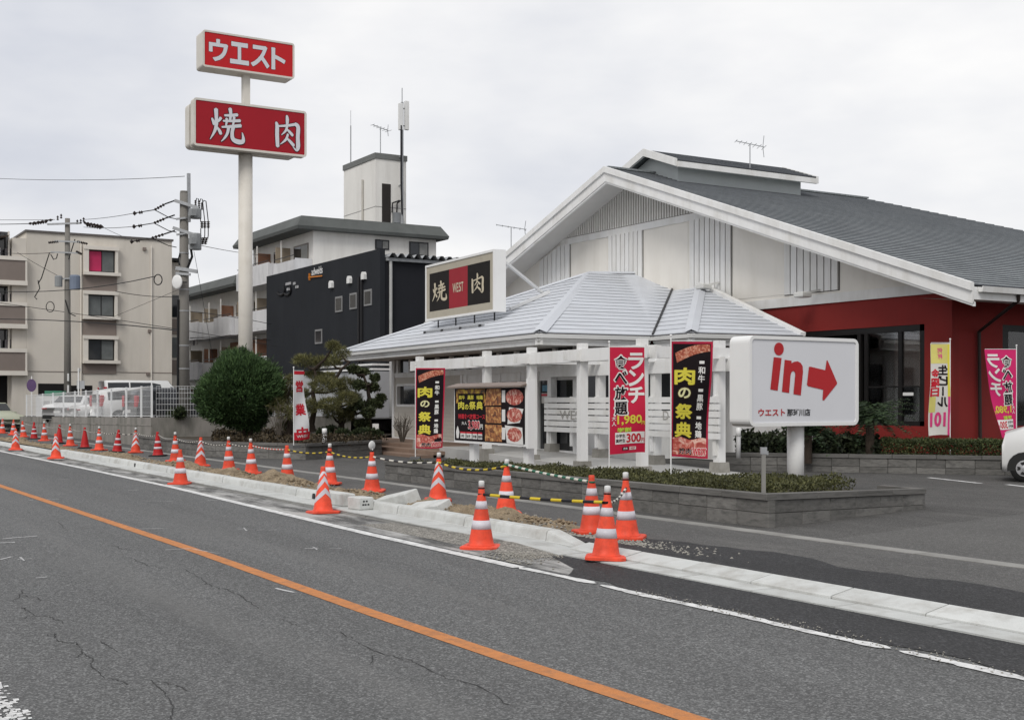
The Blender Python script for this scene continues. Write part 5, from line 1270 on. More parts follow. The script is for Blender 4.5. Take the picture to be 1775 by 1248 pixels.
# beer banner and second lunch banner seen from behind, by the red wall
b, z0, hg, wd = px_banner_t(1647, 595, 755, 1614, 1646, 28.9, .38)
ro, cl, fn = banner(tuple(b), camang, wd * 1.06, hg, z0, .02, 'white and yellow beer banner by the red wall under the gable corner', mat('print_offwhite', (.60, .58, .54), .6, .06, 2), 4, flip=True, sway=.05)
bpatch(cl, fn, (.0, z0 + hg * .42, wd * .14, z0 + hg * .99), PY_, -.0035); bpatch(cl, fn, (.0, z0, wd * .12, z0 + hg * .42), PPK, -.0035); bpatch(cl, fn, (wd * .14, z0 + hg * .78, wd * 1.05, z0 + hg * .99), mat('print_lemon', (.60, .54, .16), .6), -.0035)
bpatch(cl, fn, (wd * .75, z0 + hg * .25, wd * 1.05, z0 + hg * .42), mat('print_lemon', (.60, .54, .16), .6), -.0035)
vtext(cl, 'lettering', '生ビール', wd * .40, z0 + hg * .76, .22, .25, PK, -.008, .06, fn, 1.0)
vtext(cl, 'lettering', '金曜日', wd * .82, z0 + hg * .72, .2, .22, PR_, -.008, .06, fn, .9)
text_on(cl, 'lettering', '101', wd * .22, z0 + hg * .09, wd * .98, z0 + hg * .25, PPK, -.008, .06, fn=fn); vtext(cl, 'lettering', '何杯', wd * .55, z0 + hg * .95, .12, .14, PPK, -.008, .04, fn)
b, z0, hg, wd = px_banner_t(1762, 606, 757, 1703, 1759, 28.6, .38)
lunch_banner(tuple(b), camang, wd, hg, z0, -.19, 'pink lunch banner hanging aslant beside the white car', 5, flip=True, sway=.05, mirror=True)
# white banner in the garden
b, z0, hg, wd = px_banner(509, 775, .45, 507, 643, 762, 522)
ro, cl, fn = banner(tuple(b), camang + R(48), .34, hg, z0, .10, 'narrow white banner with red characters in front of the pine trees', mat('print_banner_white', (.66, .66, .66), .6, .04, 2), 6, sway=.05)
bpatch(cl, fn, (.0, z0 + hg * .95, .36, z0 + hg), PR_, -.004); bpatch(cl, fn, (.0, z0, .36, z0 + hg * .11), PR_, -.004)
vtext(cl, 'lettering', '営業中', .18, z0 + hg * .86, .30, .62, PR_, -.008, .05, fn, .8)
text_on(cl, 'lettering', 'WEST', .05, z0 + hg * .035, .31, z0 + hg * .075, PW, -.008, .03, fn=fn)
# ================================================================== traffic cones
CONEO = mat('cone_orange', (.72, .075, .036), .5, .08, 4, rnd=.14, dirt=(.30, .045, .025), dscale=6, damt=.6)
CONER = mat('cone_red', (.42, .016, .018), .5, .1, 4, dirt=(.2, .015, .015), dscale=5, damt=.5)
REFL = mat('cone_reflective_band', (.58, .56, .60), .35, .08, 14, rnd=.12, dirt=(.36, .32, .34), dscale=7, damt=.5)
RUB = mat('black_rubber', (.02, .02, .02), .8, .2)
CAPW = mat('cone_cap_white', (.62, .62, .61), .5, .06, 5)
def cone_r(z, H=.66): return .036 + (.156 - .036) * (1 - z / H)
def make_cone(kind):
    H = .66; body = CONER if kind in ('plain', 'dark') else CONEO
    root = empty('traffic_cone', (0, 0, 0))
    h = .215; bm = MB()
    ring = []
    for z, s in ((0, h), (.028, h), (.04, h - .02)):
        ring.append([(x * s, y * s, z) for x, y in [(a, b) for a, b in ((-1, -.78), (-.78, -1), (.78, -1), (1, -.78), (1, .78), (.78, 1), (-.78, 1), (-1, .78))]])
    v = [p for r_ in ring for p in r_]; n = 8; f = [tuple(range(n))[::-1], tuple(range(2 * n, 3 * n))]
    for l in range(2):
        for i in range(n): j = (i + 1) % n; f.append((l * n + i, l * n + j, (l + 1) * n + j, (l + 1) * n + i))
    bm.add(v, f)
    if kind not in ('plain', 'dark'):
        for a in range(4):
            t = R(90 * a); c, s = math.cos(t), math.sin(t)
            bm.add([(c * x - s * y, s * x + c * y, z) for x, y, z in ((-.12, -h - .004, .0), (-.05, -h - .004, .0), (-.05, -h - .004, .016), (-.12, -h - .004, .016))], [(0, 1, 2, 3)])
    bm.build('base', RUB if kind in ('plain', 'dark') else CONEO, root, local=True)
    N = 24
    MB().lathe([(.168, .035), (.157, .05)] + [(cone_r(z), z) for z in np.linspace(.06, .655, 12)] + [(.037, .66), (.037, .70), (.02, .705)], n=N).build('body', body, root, local=True, smooth=True)
    if kind == 'std':
        for z0, z1 in ((.225, .325), (.455, .545)):
            MB().lathe([(cone_r(z0) + .0025, z0), (cone_r(z1) + .0025, z1)], n=N).build('reflective_band', REFL, root, local=True, smooth=True)
    elif kind == 'dark':
        for z0, z1 in ((.21, .27), (.38, .44)):
            MB().lathe([(cone_r(z0) + .0025, z0), (cone_r(z1) + .0025, z1)], n=N).build('reflective_band', REFL, root, local=True, smooth=True)
    elif kind == 'chev':
        for zc in (.15, .33, .50):
            mb = MB(); v = []
            for k in range(N + 1):
                t = 2 * math.pi * k / N; tri = abs(((k / N * 2 + .5) % 1) - .5) * 2
                for e in (0, .085 if zc < .4 else .065):
                    z = zc + tri * .15 * (1 if zc < .4 else .7) + e; z = min(z, .63); v.append((math.cos(t) * (cone_r(z) + .0025), math.sin(t) * (cone_r(z) + .0025), z))
            mb.add(v, [(2 * k, 2 * k + 2, 2 * k + 3, 2 * k + 1) for k in range(N)]); mb.build('reflective_band', REFL, root, local=True, smooth=True)
    return root
def cone_cap(root, big=False):
    if big:
        MB().lathe([(.03, .70), (.03, .725), (.022, .73), (.022, .745)], n=16).build('cap', BLACK, root, local=True, smooth=True)
        b = MB(); b.v = []; b.lathe([(.008, -.014), (.075, -.012), (.082, 0), (.075, .012), (.008, .014)], n=20)
        b.v = [(x * 1, z, y + .82) for x, y, z in b.v]; o = b.build('reflector', CAPW, root, local=True, smooth=True); o.rotation_euler = (0, 0, camang)
        MB().box((-.02, -.02, .735), (.02, .02, .76)).build('cap_neck', CAPW, root, local=True)
    else:
        MB().lathe([(.042, .685), (.042, .70)], n=16).build('cap_ring', BLACK, root, local=True, smooth=True)
        MB().lathe([(.034, .70), (.034, .765), (.028, .775), (.01, .778)], n=16).build('cap', CAPW, root, local=True, smooth=True)
protos = {k: make_cone(k) for k in ('std', 'dark', 'plain', 'chev')}
used = set(); CONES = {}
def cone(key, px, py, kind, cap_, label, zg=.08, lean=(0, 0), sc=1.0):
    if kind in used: o = copy_tree(protos[kind])
    else: o = protos[kind]; used.add(kind)
    for ch in list(o.children): 
        if ch.name.startswith(('cap', 'reflector')): bpy.data.objects.remove(ch)
    p = onz(px, py - .0, zg); d = Vector((p.x, p.y, 0)).normalized() * .17
    o.location = (p.x + d.x, p.y + d.y, zg); o.rotation_euler = (rng.gauss(0, .022), rng.gauss(0, .022), camang + rng.uniform(-.25, .25) + (R(18) if kind == 'chev' else 0)); o.scale = (sc, sc, sc)
    WM[o.name] = Matrix.Translation(o.location) @ Matrix.Rotation(o.rotation_euler[2], 4, 'Z')
    tag(o, label, 'traffic cone', 'traffic cones along the kerb works'); CONES[key] = o
    return o, cap_
pend = []
SPEC = [
 ('c1', 4, 751, 'std', 0, 'orange cone cut off by the left edge of the picture'),
 ('c2', 17, 741, 'std', 0, 'small far cone in front of the open garage at left'),
 ('c3', 23, 754, 'std', 0, 'far striped cone next to the one at the left picture edge'),
 ('c4', 37, 741, 'chev', 0, 'small far cone leaning on the corner of the left building'),
 ('c5', 41, 758, 'std', 0, 'striped orange cone below the left end of the mesh fence'),
 ('c6', 59, 761, 'dark', 0, 'narrow dark red striped cone nearest the left end of the mesh fence'),
 ('c7', 77, 764, 'std', 1, 'capped orange cone between the two leftmost narrow dark red cones'),
 ('c8', 102, 769, 'plain', 0, 'plain dark red cone half hidden by a white chevron cone'),
 ('c9', 122, 773, 'std', 1, 'capped orange cone between the two plain red cones'),
 ('c10', 147, 777, 'plain', 0, 'plain red cone on a black base standing alone against the retaining wall'),
 ('c11', 172, 781, 'std', 1, 'capped orange cone just right of the lone plain red cone'),
 ('c12', 203, 784, 'dark', 0, 'narrow dark red striped cone in front of the retaining wall, near its right end'),
 ('c13', 235, 785, 'chev', 1, 'capped red and white chevron cone by the end of the retaining wall'),
 ('c14', 274, 791, 'dark', 0, 'narrow dark red striped cone on a black base just right of the retaining wall'),
 ('c15', 304, 800, 'std', 1, 'capped orange cone right behind the lone cone on the road side'),
 ('c16', 347, 808, 'chev', 0, 'uncapped chevron cone below the round dark tree'),
 ('c17', 397, 816, 'std', 1, 'capped orange cone below the trunk of the round tree'),
 ('c18', 436, 822, 'std', 1, 'capped orange cone where the red and white rope begins'),
 ('c19', 498, 833, 'std', 0, 'uncapped orange cone below the narrow white banner'),
 ('c20', 571, 840, 'std', 1, 'capped orange cone in the heaped soil behind a chevron cone'),
 ('c21', 645, 853, 'std', 2, 'orange cone with a round white reflector on top'),
 ('c22', 759, 869, 'chev', 1, 'capped chevron cone behind the loose white kerb stones'),
 ('c23', 877, 892, 'std', 1, 'orange cone at the start of the green and white rope'),
 ('c24', 1026, 926, 'std', 0, 'uncapped orange cone hidden behind the nearest cone'),
 ('c25', 1086, 936, 'std', 1, 'capped orange cone farthest right, behind the nearest cone'),
]
for k, px, py, kd, cp, lb in SPEC: pend.append(cone(k, px, py, kd, cp, lb, .085 if k not in ('c20',) else .1))
for k, px, py, kd, cp, lb, zg in (('f1', 27, 780, 'chev', 0, 'leftmost cone on the road side of the kerb', .05), ('f2', 97, 795, 'chev', 0, 'faded chevron cone on the road side in front of a plain red cone', .05), ('f3', 313, 840, 'std', 0, 'lone orange cone on the road side of the kerb below the utility pole', 0.0),
                              ('f4', 560, 891, 'chev', 0, 'large chevron cone standing in the dusty gutter', 0.0), ('f5', 834, 953, 'std', 1, 'capped orange cone on the road at the left end of the striped bar', 0.0), ('f6', 1050, 972, 'std', 1, 'nearest capped orange cone at the edge of the fresh asphalt', .018)):
    pend.append(cone(k, px, py, kd, cp, lb, zg, sc=1.0))
for o, c in pend:
    if c: cone_cap(o, c == 2)
# ---- ropes and bars between the cones
ROPEM = {'k': BLACK, 'y': mat('rope_yellow', (.56, .42, .03), .55, .1), 'w': mat('rope_white', (.58, .56, .50), .7, .1), 'r': mat('rope_red', (.5, .04, .03), .6, .1), 'g': mat('bar_green', (.015, .12, .07), .5, .1)}
def top(k, z=.62): o = CONES[k]; return Vector((o.location.x, o.location.y, o.location.z + z))
def rope(a, b, cols, rad, sag, seg, label, kind='rope', za=.62, zb=.62):
    p, q = top(a, za), top(b, zb); n = max(6, int((q - p).length / seg)); mb = MB()
    f = lambda t: p.lerp(q, t) + Vector((0, 0, -sag * 4 * t * (1 - t)))
    for i in range(n):
        mb.tube([f(i / n), f((i + .5) / n), f((i + 1) / n)], rad, 7, i % 2, cap=False)
    for e in (p, q): mb.lathe([(.040, -.012), (.040, .012)], tuple(e), 14, 0)
    tag(mb.build('striped_' + kind, [ROPEM[cols[0]], ROPEM[cols[1]]], None, smooth=True), label, kind, 'striped ropes and bars between the cones')
ch = ['c1', 'c3', 'c5', 'c7', 'c8', 'c9', 'c10', 'c11', 'c12', 'c13', 'c14', 'c15', 'c16', 'c17', 'c18']
names = {'c1': 'leftmost orange cone', 'c3': 'far cones at left', 'c5': 'cones below the fence end', 'c7': 'capped cone and plain dark red cone', 'c8': 'plain dark red cone and its capped neighbour', 'c9': 'capped cone and lone plain red cone', 'c10': 'lone plain red cone and capped cone', 'c11': 'capped cone and narrow dark red cone', 'c12': 'narrow dark red cone and capped chevron cone', 'c13': 'capped chevron cone and narrow dark cone', 'c14': 'narrow dark cone and cone below the utility pole', 'c15': 'cone below the utility pole and uncapped chevron cone', 'c16': 'uncapped chevron cone and cone below the round tree', 'c17': 'the two capped cones below the round tree'}
for i, (a, b) in enumerate(zip(ch[:-1], ch[1:])):
    rope(a, b, 'wk', .011, .07 if i < 13 else .03, .11, 'thin cream and black rope, from ' + names[a])
rope('c18', 'c19', 'rw', .014, .03, .10, 'red and white rope between two orange cones')
rope('c19', 'c20', 'yk', .014, .05, .13, 'yellow and black rope ending behind the chevron cone')
rope('c20', 'c21', 'ky', .014, .06, .13, 'yellow and black rope ending at the round reflector')
rope('c21', 'c22', 'wk', .016, .05, .16, 'thin white and black rope below the dark meat banner')
rope('c22', 'c23', 'yk', .018, .09, .15, 'sagging yellow and black bar below the billboard', 'bar', .62, .68)
rope('c23', 'c24', 'gw', .018, .015, .12, 'green and white bar sloping down in front of the planter', 'bar', .70, .62)
rope('f5', 'f6', 'ky', .018, .012, .145, 'straight yellow and black bar above the kerb', 'bar', .62, .60)
rope('f6', 'c25', 'kw', .014, .06, .09, 'short black and white rope among the three nearest cones', 'rope', .60, .60)
# ================================================================== neighbouring buildings
def facade_x(px, X):   # y on the plane x = X at image column px
    return onx(px, 600, X).y
# ---- black building with stair-stepped charcoal wall (faces the road: y = const; side: x = const)
bc = atd(659, 431, 57.0); BLX, BLY, BLZ = bc.x, bc.y, bc.z
ble = ony(462, 483, BLY).x
blk = empty('black_building', (BLX, BLY, .08), 0, 'charcoal two storey building with small windows and white roof lettering', 'building')
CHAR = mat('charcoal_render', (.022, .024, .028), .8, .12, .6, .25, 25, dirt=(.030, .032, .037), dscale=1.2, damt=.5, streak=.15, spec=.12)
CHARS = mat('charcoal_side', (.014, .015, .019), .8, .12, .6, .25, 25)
MB().box((ble, BLY, .0), (BLX, BLY + .25, BLZ)).build('front_wall', CHAR, blk)
sw_ = onx(775, 450, BLX - .2).y
zg = onx(700, 449, BLX).z
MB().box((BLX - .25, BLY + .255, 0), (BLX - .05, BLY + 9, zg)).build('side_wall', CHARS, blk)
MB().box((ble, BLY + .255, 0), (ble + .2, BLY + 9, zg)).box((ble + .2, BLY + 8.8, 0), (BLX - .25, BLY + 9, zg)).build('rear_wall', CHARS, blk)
mb = MB(); k = 0
yend = BLY + 9
while BLY + .3 + k * .42 < yend:   # corrugated roof sheet
    y = BLY + .3 + k * .42
    mb.add([(ble, y, zg + .05), (BLX + .35, y, zg + .02), (BLX + .35, y + .14, zg + .20), (ble, y + .14, zg + .23), (BLX + .35, y + .28, zg + .20), (ble, y + .28, zg + .23), (BLX + .35, y + .42, zg + .02), (ble, y + .42, zg + .05)], [(0, 1, 2, 3), (3, 2, 4, 5), (5, 4, 6, 7)]); k += 1
mb.build('roof_sheet', mat('grey_roof_sheet', (.33, .34, .35), .5, .1, 2, metal=.2), blk)
MB().box((BLX - .05, BLY + .3, zg - .14), (BLX + .14, yend, zg + .0)).build('gutter', mat('grey_gutter', (.30, .31, .32), .5), blk)
MB().tube([(BLX + .06, BLY + .5, zg - .1), (BLX + .08, BLY + .5, zg - .5), (BLX + .08, BLY + .5, .2)], .075, 10).build('downpipe', mat('pale_grey_pipe', (.40, .40, .39), .5), blk)
def blf(px, py): return ony(px, py, BLY)
for (x0, y0, x1, y1) in ((582, 514, 594, 541), (607, 508, 619, 536), (632, 502, 645, 530), (547, 571, 559, 596)):
    a, c = blf(x0, (y0 + y1) / 2), blf(x1, (y0 + y1) / 2); hz = (blf((x0 + x1) / 2, y0).z, blf((x0 + x1) / 2, y1).z)
    w_ = MB().box((a.x, BLY - .04, hz[1]), (c.x, BLY - .003, hz[0])).build('window', mat('pewter_frame', (.22, .22, .22), .5), blk)
    MB().box((a.x + .09, BLY - .05, hz[1] + .09), (c.x - .09, BLY - .042, hz[0] - .09)).build('pane', GLASS, w_)
for px, py in ((576.5, 493), (608, 485), (633, 478)):
    p = blf(px, py); MB().prism([(p.x - .17, p.z - .18), (p.x + .17, p.z - .18), (p.x + .17, p.z + .06), (p.x + .08, p.z + .17), (p.x - .08, p.z + .17), (p.x - .17, p.z + .06)], 1, BLY - .15, BLY - .003).build('vent_hood', WHITE, blk)
for px in (624, 629): p = blf(px, 540); MB().box((p.x - .06, BLY - .10, 2.0), (p.x + .06, BLY - .003, blf(px, 480).z)).build('pipe', BLACK, blk)
ORL = mat('sign_orange', (.58, .20, .03), .5)
blf_fr = lambda x, z, y: WM[blk.name].inverted() @ Vector((x, BLY - .03 + y, z))
a, c = blf(541, 478), blf(560, 478); zt, zb_ = blf(550, 463).z, blf(550, 476).z
text_on(blk, 'lettering', 'adwelds', a.x, zb_, c.x, zt, WHITE, 0, .02, fn=blf_fr)
q0, q1 = blf(536, 481), blf(560, 475); MB().bar((q0.x, BLY - .05, q0.z), (q1.x, BLY - .05, q1.z - .1), .02, .06).bar((blf(538, 474).x, BLY - .05, blf(538, 474).z), (blf(538, 486).x, BLY - .05, blf(538, 486).z), .1, .02).build('logo_stroke', ORL, blk)
DKL = mat('dark_emblem', (.006, .006, .007), .5)
mb = MB()
for cx_ in (488, 499):
    pts = []
    for t in range(-150, 60, 15):
        p = blf(cx_ + 6.5 * math.cos(R(t)), 503 - 8.5 * math.sin(R(t))); pts.append((p.x, BLY - .03, p.z))
    mb.tube(pts, .07, 6)
mb.build('emblem', DKL, blk)
for (x0, x1, y) in ((496, 505, 493), (509, 513, 492), (498, 501, 502), (502, 505, 501), (513, 515, 498), (516, 518, 497.5)):
    p, q = blf(x0, y), blf(x1, y); MB().box((p.x, BLY - .04, p.z - .07), (q.x, BLY - .01, p.z + .07)).build('lettering', mat('dim_white', (.35, .35, .36), .6), blk)
# low white block below right of it, behind the pines
MB().box((blf(487, 640).x, BLY - 1.6, .1), (blf(600, 640).x, BLY - .9, 2.9)).build('annex_wall', mat('pale_grey_wall', (.36, .37, .38), .8, .08), blk)
MB().box((blf(605, 640).x, BLY - 1.9, .1), (BLX + 3.5, BLY - 1.2, 2.95)).build('annex_wall', mat('pale_grey_wall', (.36, .37, .38), .8, .08), blk)
for zz in (3.0, 3.2): MB().box((blf(612, 640).x, BLY - 2.0, zz), (BLX + 3.5, BLY - 1.15, zz + .08)).build('annex_trim', WHITE, blk)

# ---- apartment block with balconies, lift tower behind
ac = atd(543, 394, 72.0); AX, AY = ac.x, ac.y
apt = empty('apartment_block', (AX, AY, .08), 0, 'grey white apartment block with stepped balconies and a lift tower on the roof', 'building')
APW = mat('apartment_white', (.74, .725, .69), .8, .05, .5, .1, 30, dirt=(.46, .44, .41), dscale=1.0, damt=.4, streak=.15)
APD = mat('apartment_roof_band', (.105, .112, .108), .7, .12, .8, dirt=(.06, .065, .062), dscale=1, damt=.5)
APB = mat('balcony_panel', (.62, .62, .63), .8, .06, .8, dirt=(.34, .34, .35), dscale=1.5, damt=.45, streak=.3)
REC = mat('balcony_recess', (.24, .22, .20), .9, .2, 1)
TERR = mat('terracotta_partition', (.22, .115, .075), .85, .15, 2)
zT = ony(545, 398, AY).z          # underside of roof band
yR = onx(756, 420, AX).y
x4 = ony(408, 430, AY - 1.2).x; x3 = ony(300, 430, AY - 1.2).x
MB().box((x4, AY, 0), (AX, yR, zT)).build('wall', APW, apt)
MB().box((x3, AY, 0), (x4 - .01, yR, zT - 2.4)).build('wall', APW, apt)
def band(x0, x1, y0, y1, z, o1=.7, h=1.0):
    q = []
    for dz, o_ in ((0, o1), (.18, o1 + .05), (h, o1 - .35)):
        q += [(x0 - o_, y0 - o_ - .6, z + dz), (x1 + o_, y0 - o_ - .6, z + dz), (x1 + o_, y1 + o_, z + dz), (x0 - o_, y1 + o_, z + dz)]
    f = [(3, 2, 1, 0), (8, 9, 10, 11)]
    for l in range(2):
        for i in range(4): j = (i + 1) % 4; f.append((4 * l + i, 4 * l + j, 4 * l + 4 + j, 4 * l + 4 + i))
    MB().add(q, f).build('roof_band', APD, apt)
band(x4, AX, AY, yR, zT - .05, .55, .80)
band(x3, x4 - 1.2, AY, yR, zT - 2.45, .5, .8)
# windows on the gable end
for (x0, y0, x1, y1) in ((650, 415, 674, 433), (709, 419, 742, 444)):
    a, c = onx(x0, y0, AX), onx(x1, y1, AX); zt, zb_ = onx((x0 + x1) / 2, y0 + 1, AX).z, onx((x0 + x1) / 2, y1, AX).z
    w_ = MB().box((AX + .003, a.y, zb_), (AX + .06, c.y, zt)).build('window', DARKM, apt)
    MB().box((AX + .061, a.y + .08, zb_ + .08), (AX + .066, (a.y + c.y) / 2 - .03, zt - .08)).build('pane', GLASS, w_); MB().box((AX + .061, (a.y + c.y) / 2 + .03, zb_ + .08), (AX + .066, c.y - .08, zt - .08)).build('pane', mat('curtained_glass', (.22, .22, .21), .3, .3, 3), w_)
# balconies floor by floor
levels = [zT - 2.72, zT - 5.5, zT - 8.3, zT - 11.1]
for li, zf in enumerate(levels):
    xs_ = x4 if li == 0 else x3
    n = 3 if li == 0 else 7; bw = (AX - .1 - xs_) / n
    for k in range(n):
        a, b = xs_ + k * bw, xs_ + (k + 1) * bw
        pr = 1.35 if k % 2 else 1.05
        MB().box((a + .03, AY - pr - .1, zf - .15), (b - .03, AY - .002, zf + .02)).build('balcony_slab', APB, apt)
        MB().box((a + .03, AY - pr - .1, zf + .021), (b - .03, AY - pr, zf + 1.1 if k % 2 else zf + .95)).build('balcony_panel', APB, apt)
        MB().box((a + .03, AY - pr + .001, zf + .021), (a + .12, AY - .01, zf + 1.05)).build('balcony_panel', APB, apt)
        MB().box((b - .12, AY - pr + .001, zf + .021), (b - .03, AY - .01, zf + 1.05)).build('balcony_panel', APB, apt)
        MB().bar((a + .1, AY - pr - .05, zf + 1.22), (b - .1, AY - pr - .05, zf + 1.22), .04).build('handrail', DARKM, apt)
        w_ = MB().box((a + .5, AY - .05, zf + .05), (b - .6, AY - .003, zf + 2.05)).build('window', REC, apt)
        MB().box((a + .6, AY - .065, zf + .1), ((a + b) / 2, AY - .051, zf + 1.95)).build('pane', GLASS, w_)
        MB().box(((a + b) / 2 + .05, AY - .065, zf + .1), (b - .7, AY - .051, zf + 1.95)).build('pane', mat('curtained_glass', (.22, .22, .21), .3, .3, 3), w_)
        if k < n - 1: MB().box((b - .03, AY - 1.0, zf + .1), (b + .03, AY - .07, zf + 2.0)).build('partition', TERR if (k + li) % 3 == 0 else mat('beige_partition', (.30, .25, .19), .8, .1), apt)
        MB().box((b - 1.5, AY - .45, zf + .05), (b - .75, AY - .12, zf + .65)).build('air_conditioner', SWH, apt)
        MB().bar((a + .3, AY - pr + .3, zf + 1.1), (a + .3, AY - pr + .3, zf + 2.4), .07).build('balcony_post', APW, apt)
    if li == 2: MB().box((xs_ + 3 * bw, AY - .3, zf + 1.0), (xs_ + 5 * bw, AY - .2, zf + 2.3)).build('wall_panel', TERR, apt)
# laundry
for k, (px, py) in enumerate(((333, 588), (337, 589), (342, 588))):
    p = ony(px, py, AY - 1.1); MB().box((p.x - .18, AY - 1.15, p.z - .4), (p.x + .18, AY - 1.12, p.z + .35)).build('laundry', mat('laundry_white', (.5, .48, .48), .9, .1) if k != 1 else mat('laundry_grey', (.18, .17, .18), .9), apt)
# lift tower
tc_ = atd(651, 265, 78.0)
tX, tY, tZ = tc_.x, tc_.y, tc_.z; tY1 = onx(704, 300, tX).y; tX1 = ony(596, 300, tY).x
MB().box((tX1, tY, zT), (tX, tY1, tZ - .35)).build('lift_tower', APW, apt)
MB().box((tX1 - .06, tY - .06, tZ - .35), (tX + .06, tY1 + .06, tZ)).build('tower_cap', mat('tower_cap_grey', (.16, .165, .16), .7, .1), apt)
for zz in (tZ - 3.4, tZ - 6.2): MB().box((tX1 - .004, tY - .006, zz), (tX + .006, tY1 + .004, zz + .05)).build('joint_line', mat('joint_grey', (.30, .29, .28), .9), apt)
a, c = onx(662, 340, tX), onx(677, 380, tX); MB().box((tX + .003, a.y, zT), (tX + .03, c.y, onx(669, 319, tX).z)).build('louvre_door', mat('dark_slot', (.028, .024, .022), .7), apt)
p = ony(630, 350, tY); MB().tube([(p.x, tY - .08, zT + .9), (p.x, tY - .08, ony(630, 312, tY).z)], .07, 8).build('pipe', mat('pipe_cream', (.48, .46, .42), .7), apt)
p = onx(686, 378, tX); MB().box((tX + .02, p.y - .25, p.z - .35), (tX + .35, p.y + .25, p.z + .3)).build('equipment_box', mat('equipment_grey', (.22, .23, .24), .6), apt)
MB().tube([(tX + .15, p.y, p.z + .3), (tX + .2, p.y, p.z + .9), (tX + .2, p.y + .4, p.z + 1.2), (tX + .25, onx(696, 330, tX + .2).y, p.z + 2.0)], .05, 6).build('cable', BLACK, apt)
MB().tube([(tX + .1, p.y - .3, p.z + .3), (tX + .15, p.y - .3, p.z + .9), (tX + .15, p.y + .2, p.z + 1.1)], .05, 6).build('cable', BLACK, apt)
# antenna mast with two panel aerials
m0 = onx(697, 386, tX + .45); mtop = onx(699, 178, tX + .45).z
mast = empty('phone_mast', (tX + .45, m0.y, m0.z - .4), 0, 'slim steel mast with two white panel aerials beside the lift tower', 'mast')
MB().tube([(tX + .45, m0.y, m0.z - .4), (tX + .45, m0.y, mtop)], .09, 10).tube([(tX + .45, m0.y, mtop), (tX + .45, m0.y, mtop + .9)], .03, 6).build('pole', mat('mast_grey', (.30, .31, .32), .5), mast)
for px in (694.5, 705):
    q = onx(px, 200, tX + .5); MB().box((tX + .4, q.y - .13, q.z - .95), (tX + .58, q.y + .13, q.z + .75 if px < 700 else q.z + .9), ch=.03).build('aerial', WHITE, mast)
    for dz in (-.7, .4): MB().bar((tX + .45, m0.y, q.z + dz), (tX + .45, q.y, q.z + dz), .05).build('arm', DARKM, mast)
MB().tube([(tX + .56, m0.y - .12, mtop - 1.5), (tX + .56, m0.y - .12, mtop - 5), (tX + .56, m0.y - .05, m0.z + .5)], .06, 6).build('cable', BLACK, mast)
for zz in (m0.z + .2, m0.z + 2.4, m0.z + 4.2): MB().bar((tX + .0, m0.y, zz), (tX + .45, m0.y, zz), .08).build('bracket', STEEL, mast)
def yagi(name, base, h, label, blen=1.6, ang=0.0, n=8, rad=.025):
    r_ = empty(name, tuple(base), ang, label, 'antenna', 'rooftop aerials')
    MB().tube([(0, 0, -.3), (0, 0, h)], rad, 6).build('mast', STEEL, r_, local=True)
    MB().tube([(-blen * .5, 0, h - .02 + .12), (blen * .5, 0, h - .1)], rad * .8, 5).build('boom', STEEL, r_, local=True)
    for k in range(n):
        x = -blen * .5 + blen * k / (n - 1); zz = h + .1 - .22 * k / (n - 1); l = .22 + .14 * k / (n - 1)
        MB().tube([(x, -l, zz), (x, l, zz)], rad * .5, 5).build('element', STEEL, r_, local=True)
    MB().tube([(blen * .5, 0, h + .28), (blen * .46, 0, h - .1), (blen * .5, 0, h - .45)], rad * .7, 5).build('reflector', STEEL, r_, local=True)
    return r_
q = onx(608, 278, tX - 1.5); lr = empty('lightning_rod', tuple(ony(608, 281, tY + .3)), 0, 'thin vertical lightning rod on the left of the lift tower', 'lightning rod')
zr = ony(608, 192, tY + .3).z; b0 = ony(608, 281, tY + .3); MB().tube([(b0.x, b0.y, b0.z - .5), (b0.x, b0.y, zr - 1)], .04, 6).tube([(b0.x, b0.y, zr - 1), (b0.x, b0.y, zr)], .015, 5).build('rod', mat('mast_grey', (.30, .31, .32), .5), lr)
q = onx(652, 262, tX - .2); yagi('television_antenna', (tX - .2, q.y + .3, q.z - .1), onx(652, 221, tX - .2).z - q.z + .1, 'television aerial standing on the lift tower roof', 1.2, R(100), 6, .03)
q = atd(1300, 280, 42); yagi('television_antenna', (q.x, q.y, q.z), atd(1300, 250, 42).z - q.z, 'television aerial on the restaurant roof monitor', .95, R(60), 7, .018)
q = atd(886, 442, 55); yagi('television_antenna', (q.x, q.y, q.z), atd(886, 394, 55).z - q.z, 'television aerial seen behind the left slope of the gable roof', 1.3, R(60), 6, .022)
# ---- left apartment building
lc = atd(46, 402, 72.0); LXc, LYc, LZ = lc.x, lc.y, lc.z
lyR = onx(298, 423, LXc).y
lap = empty('apartment_house', (LXc, LYc, .08), 0, 'beige four storey apartment house with brown panels at the left edge', 'building')
BEI = mat('beige_render', (.60, .56, .50), .85, .05, .4, .12, 40, dirt=(.45, .415, .36), dscale=.9, damt=.5, streak=.15)
BEL = mat('pale_beige_trim', (.66, .62, .56), .8, .05, 1)
BRN = mat('brown_panel', (.215, .18, .16), .85, .08, 1.2)
MB().box((LXc - 14, LYc, 0), (LXc, lyR, LZ)).build('wall', BEI, lap)
MB().box((LXc - 14.1, LYc - .08, LZ), (LXc + .08, lyR + .08, LZ + .12)).build('parapet_cap', mat('dark_cap', (.12, .11, .105), .7), lap)
def lw(px, py): return onx(px, py, LXc)
for zl, zh in (((152, 471), (199, 437)), ((152, 547), (199, 513)), ((152, 624), (199, 590))):
    pass
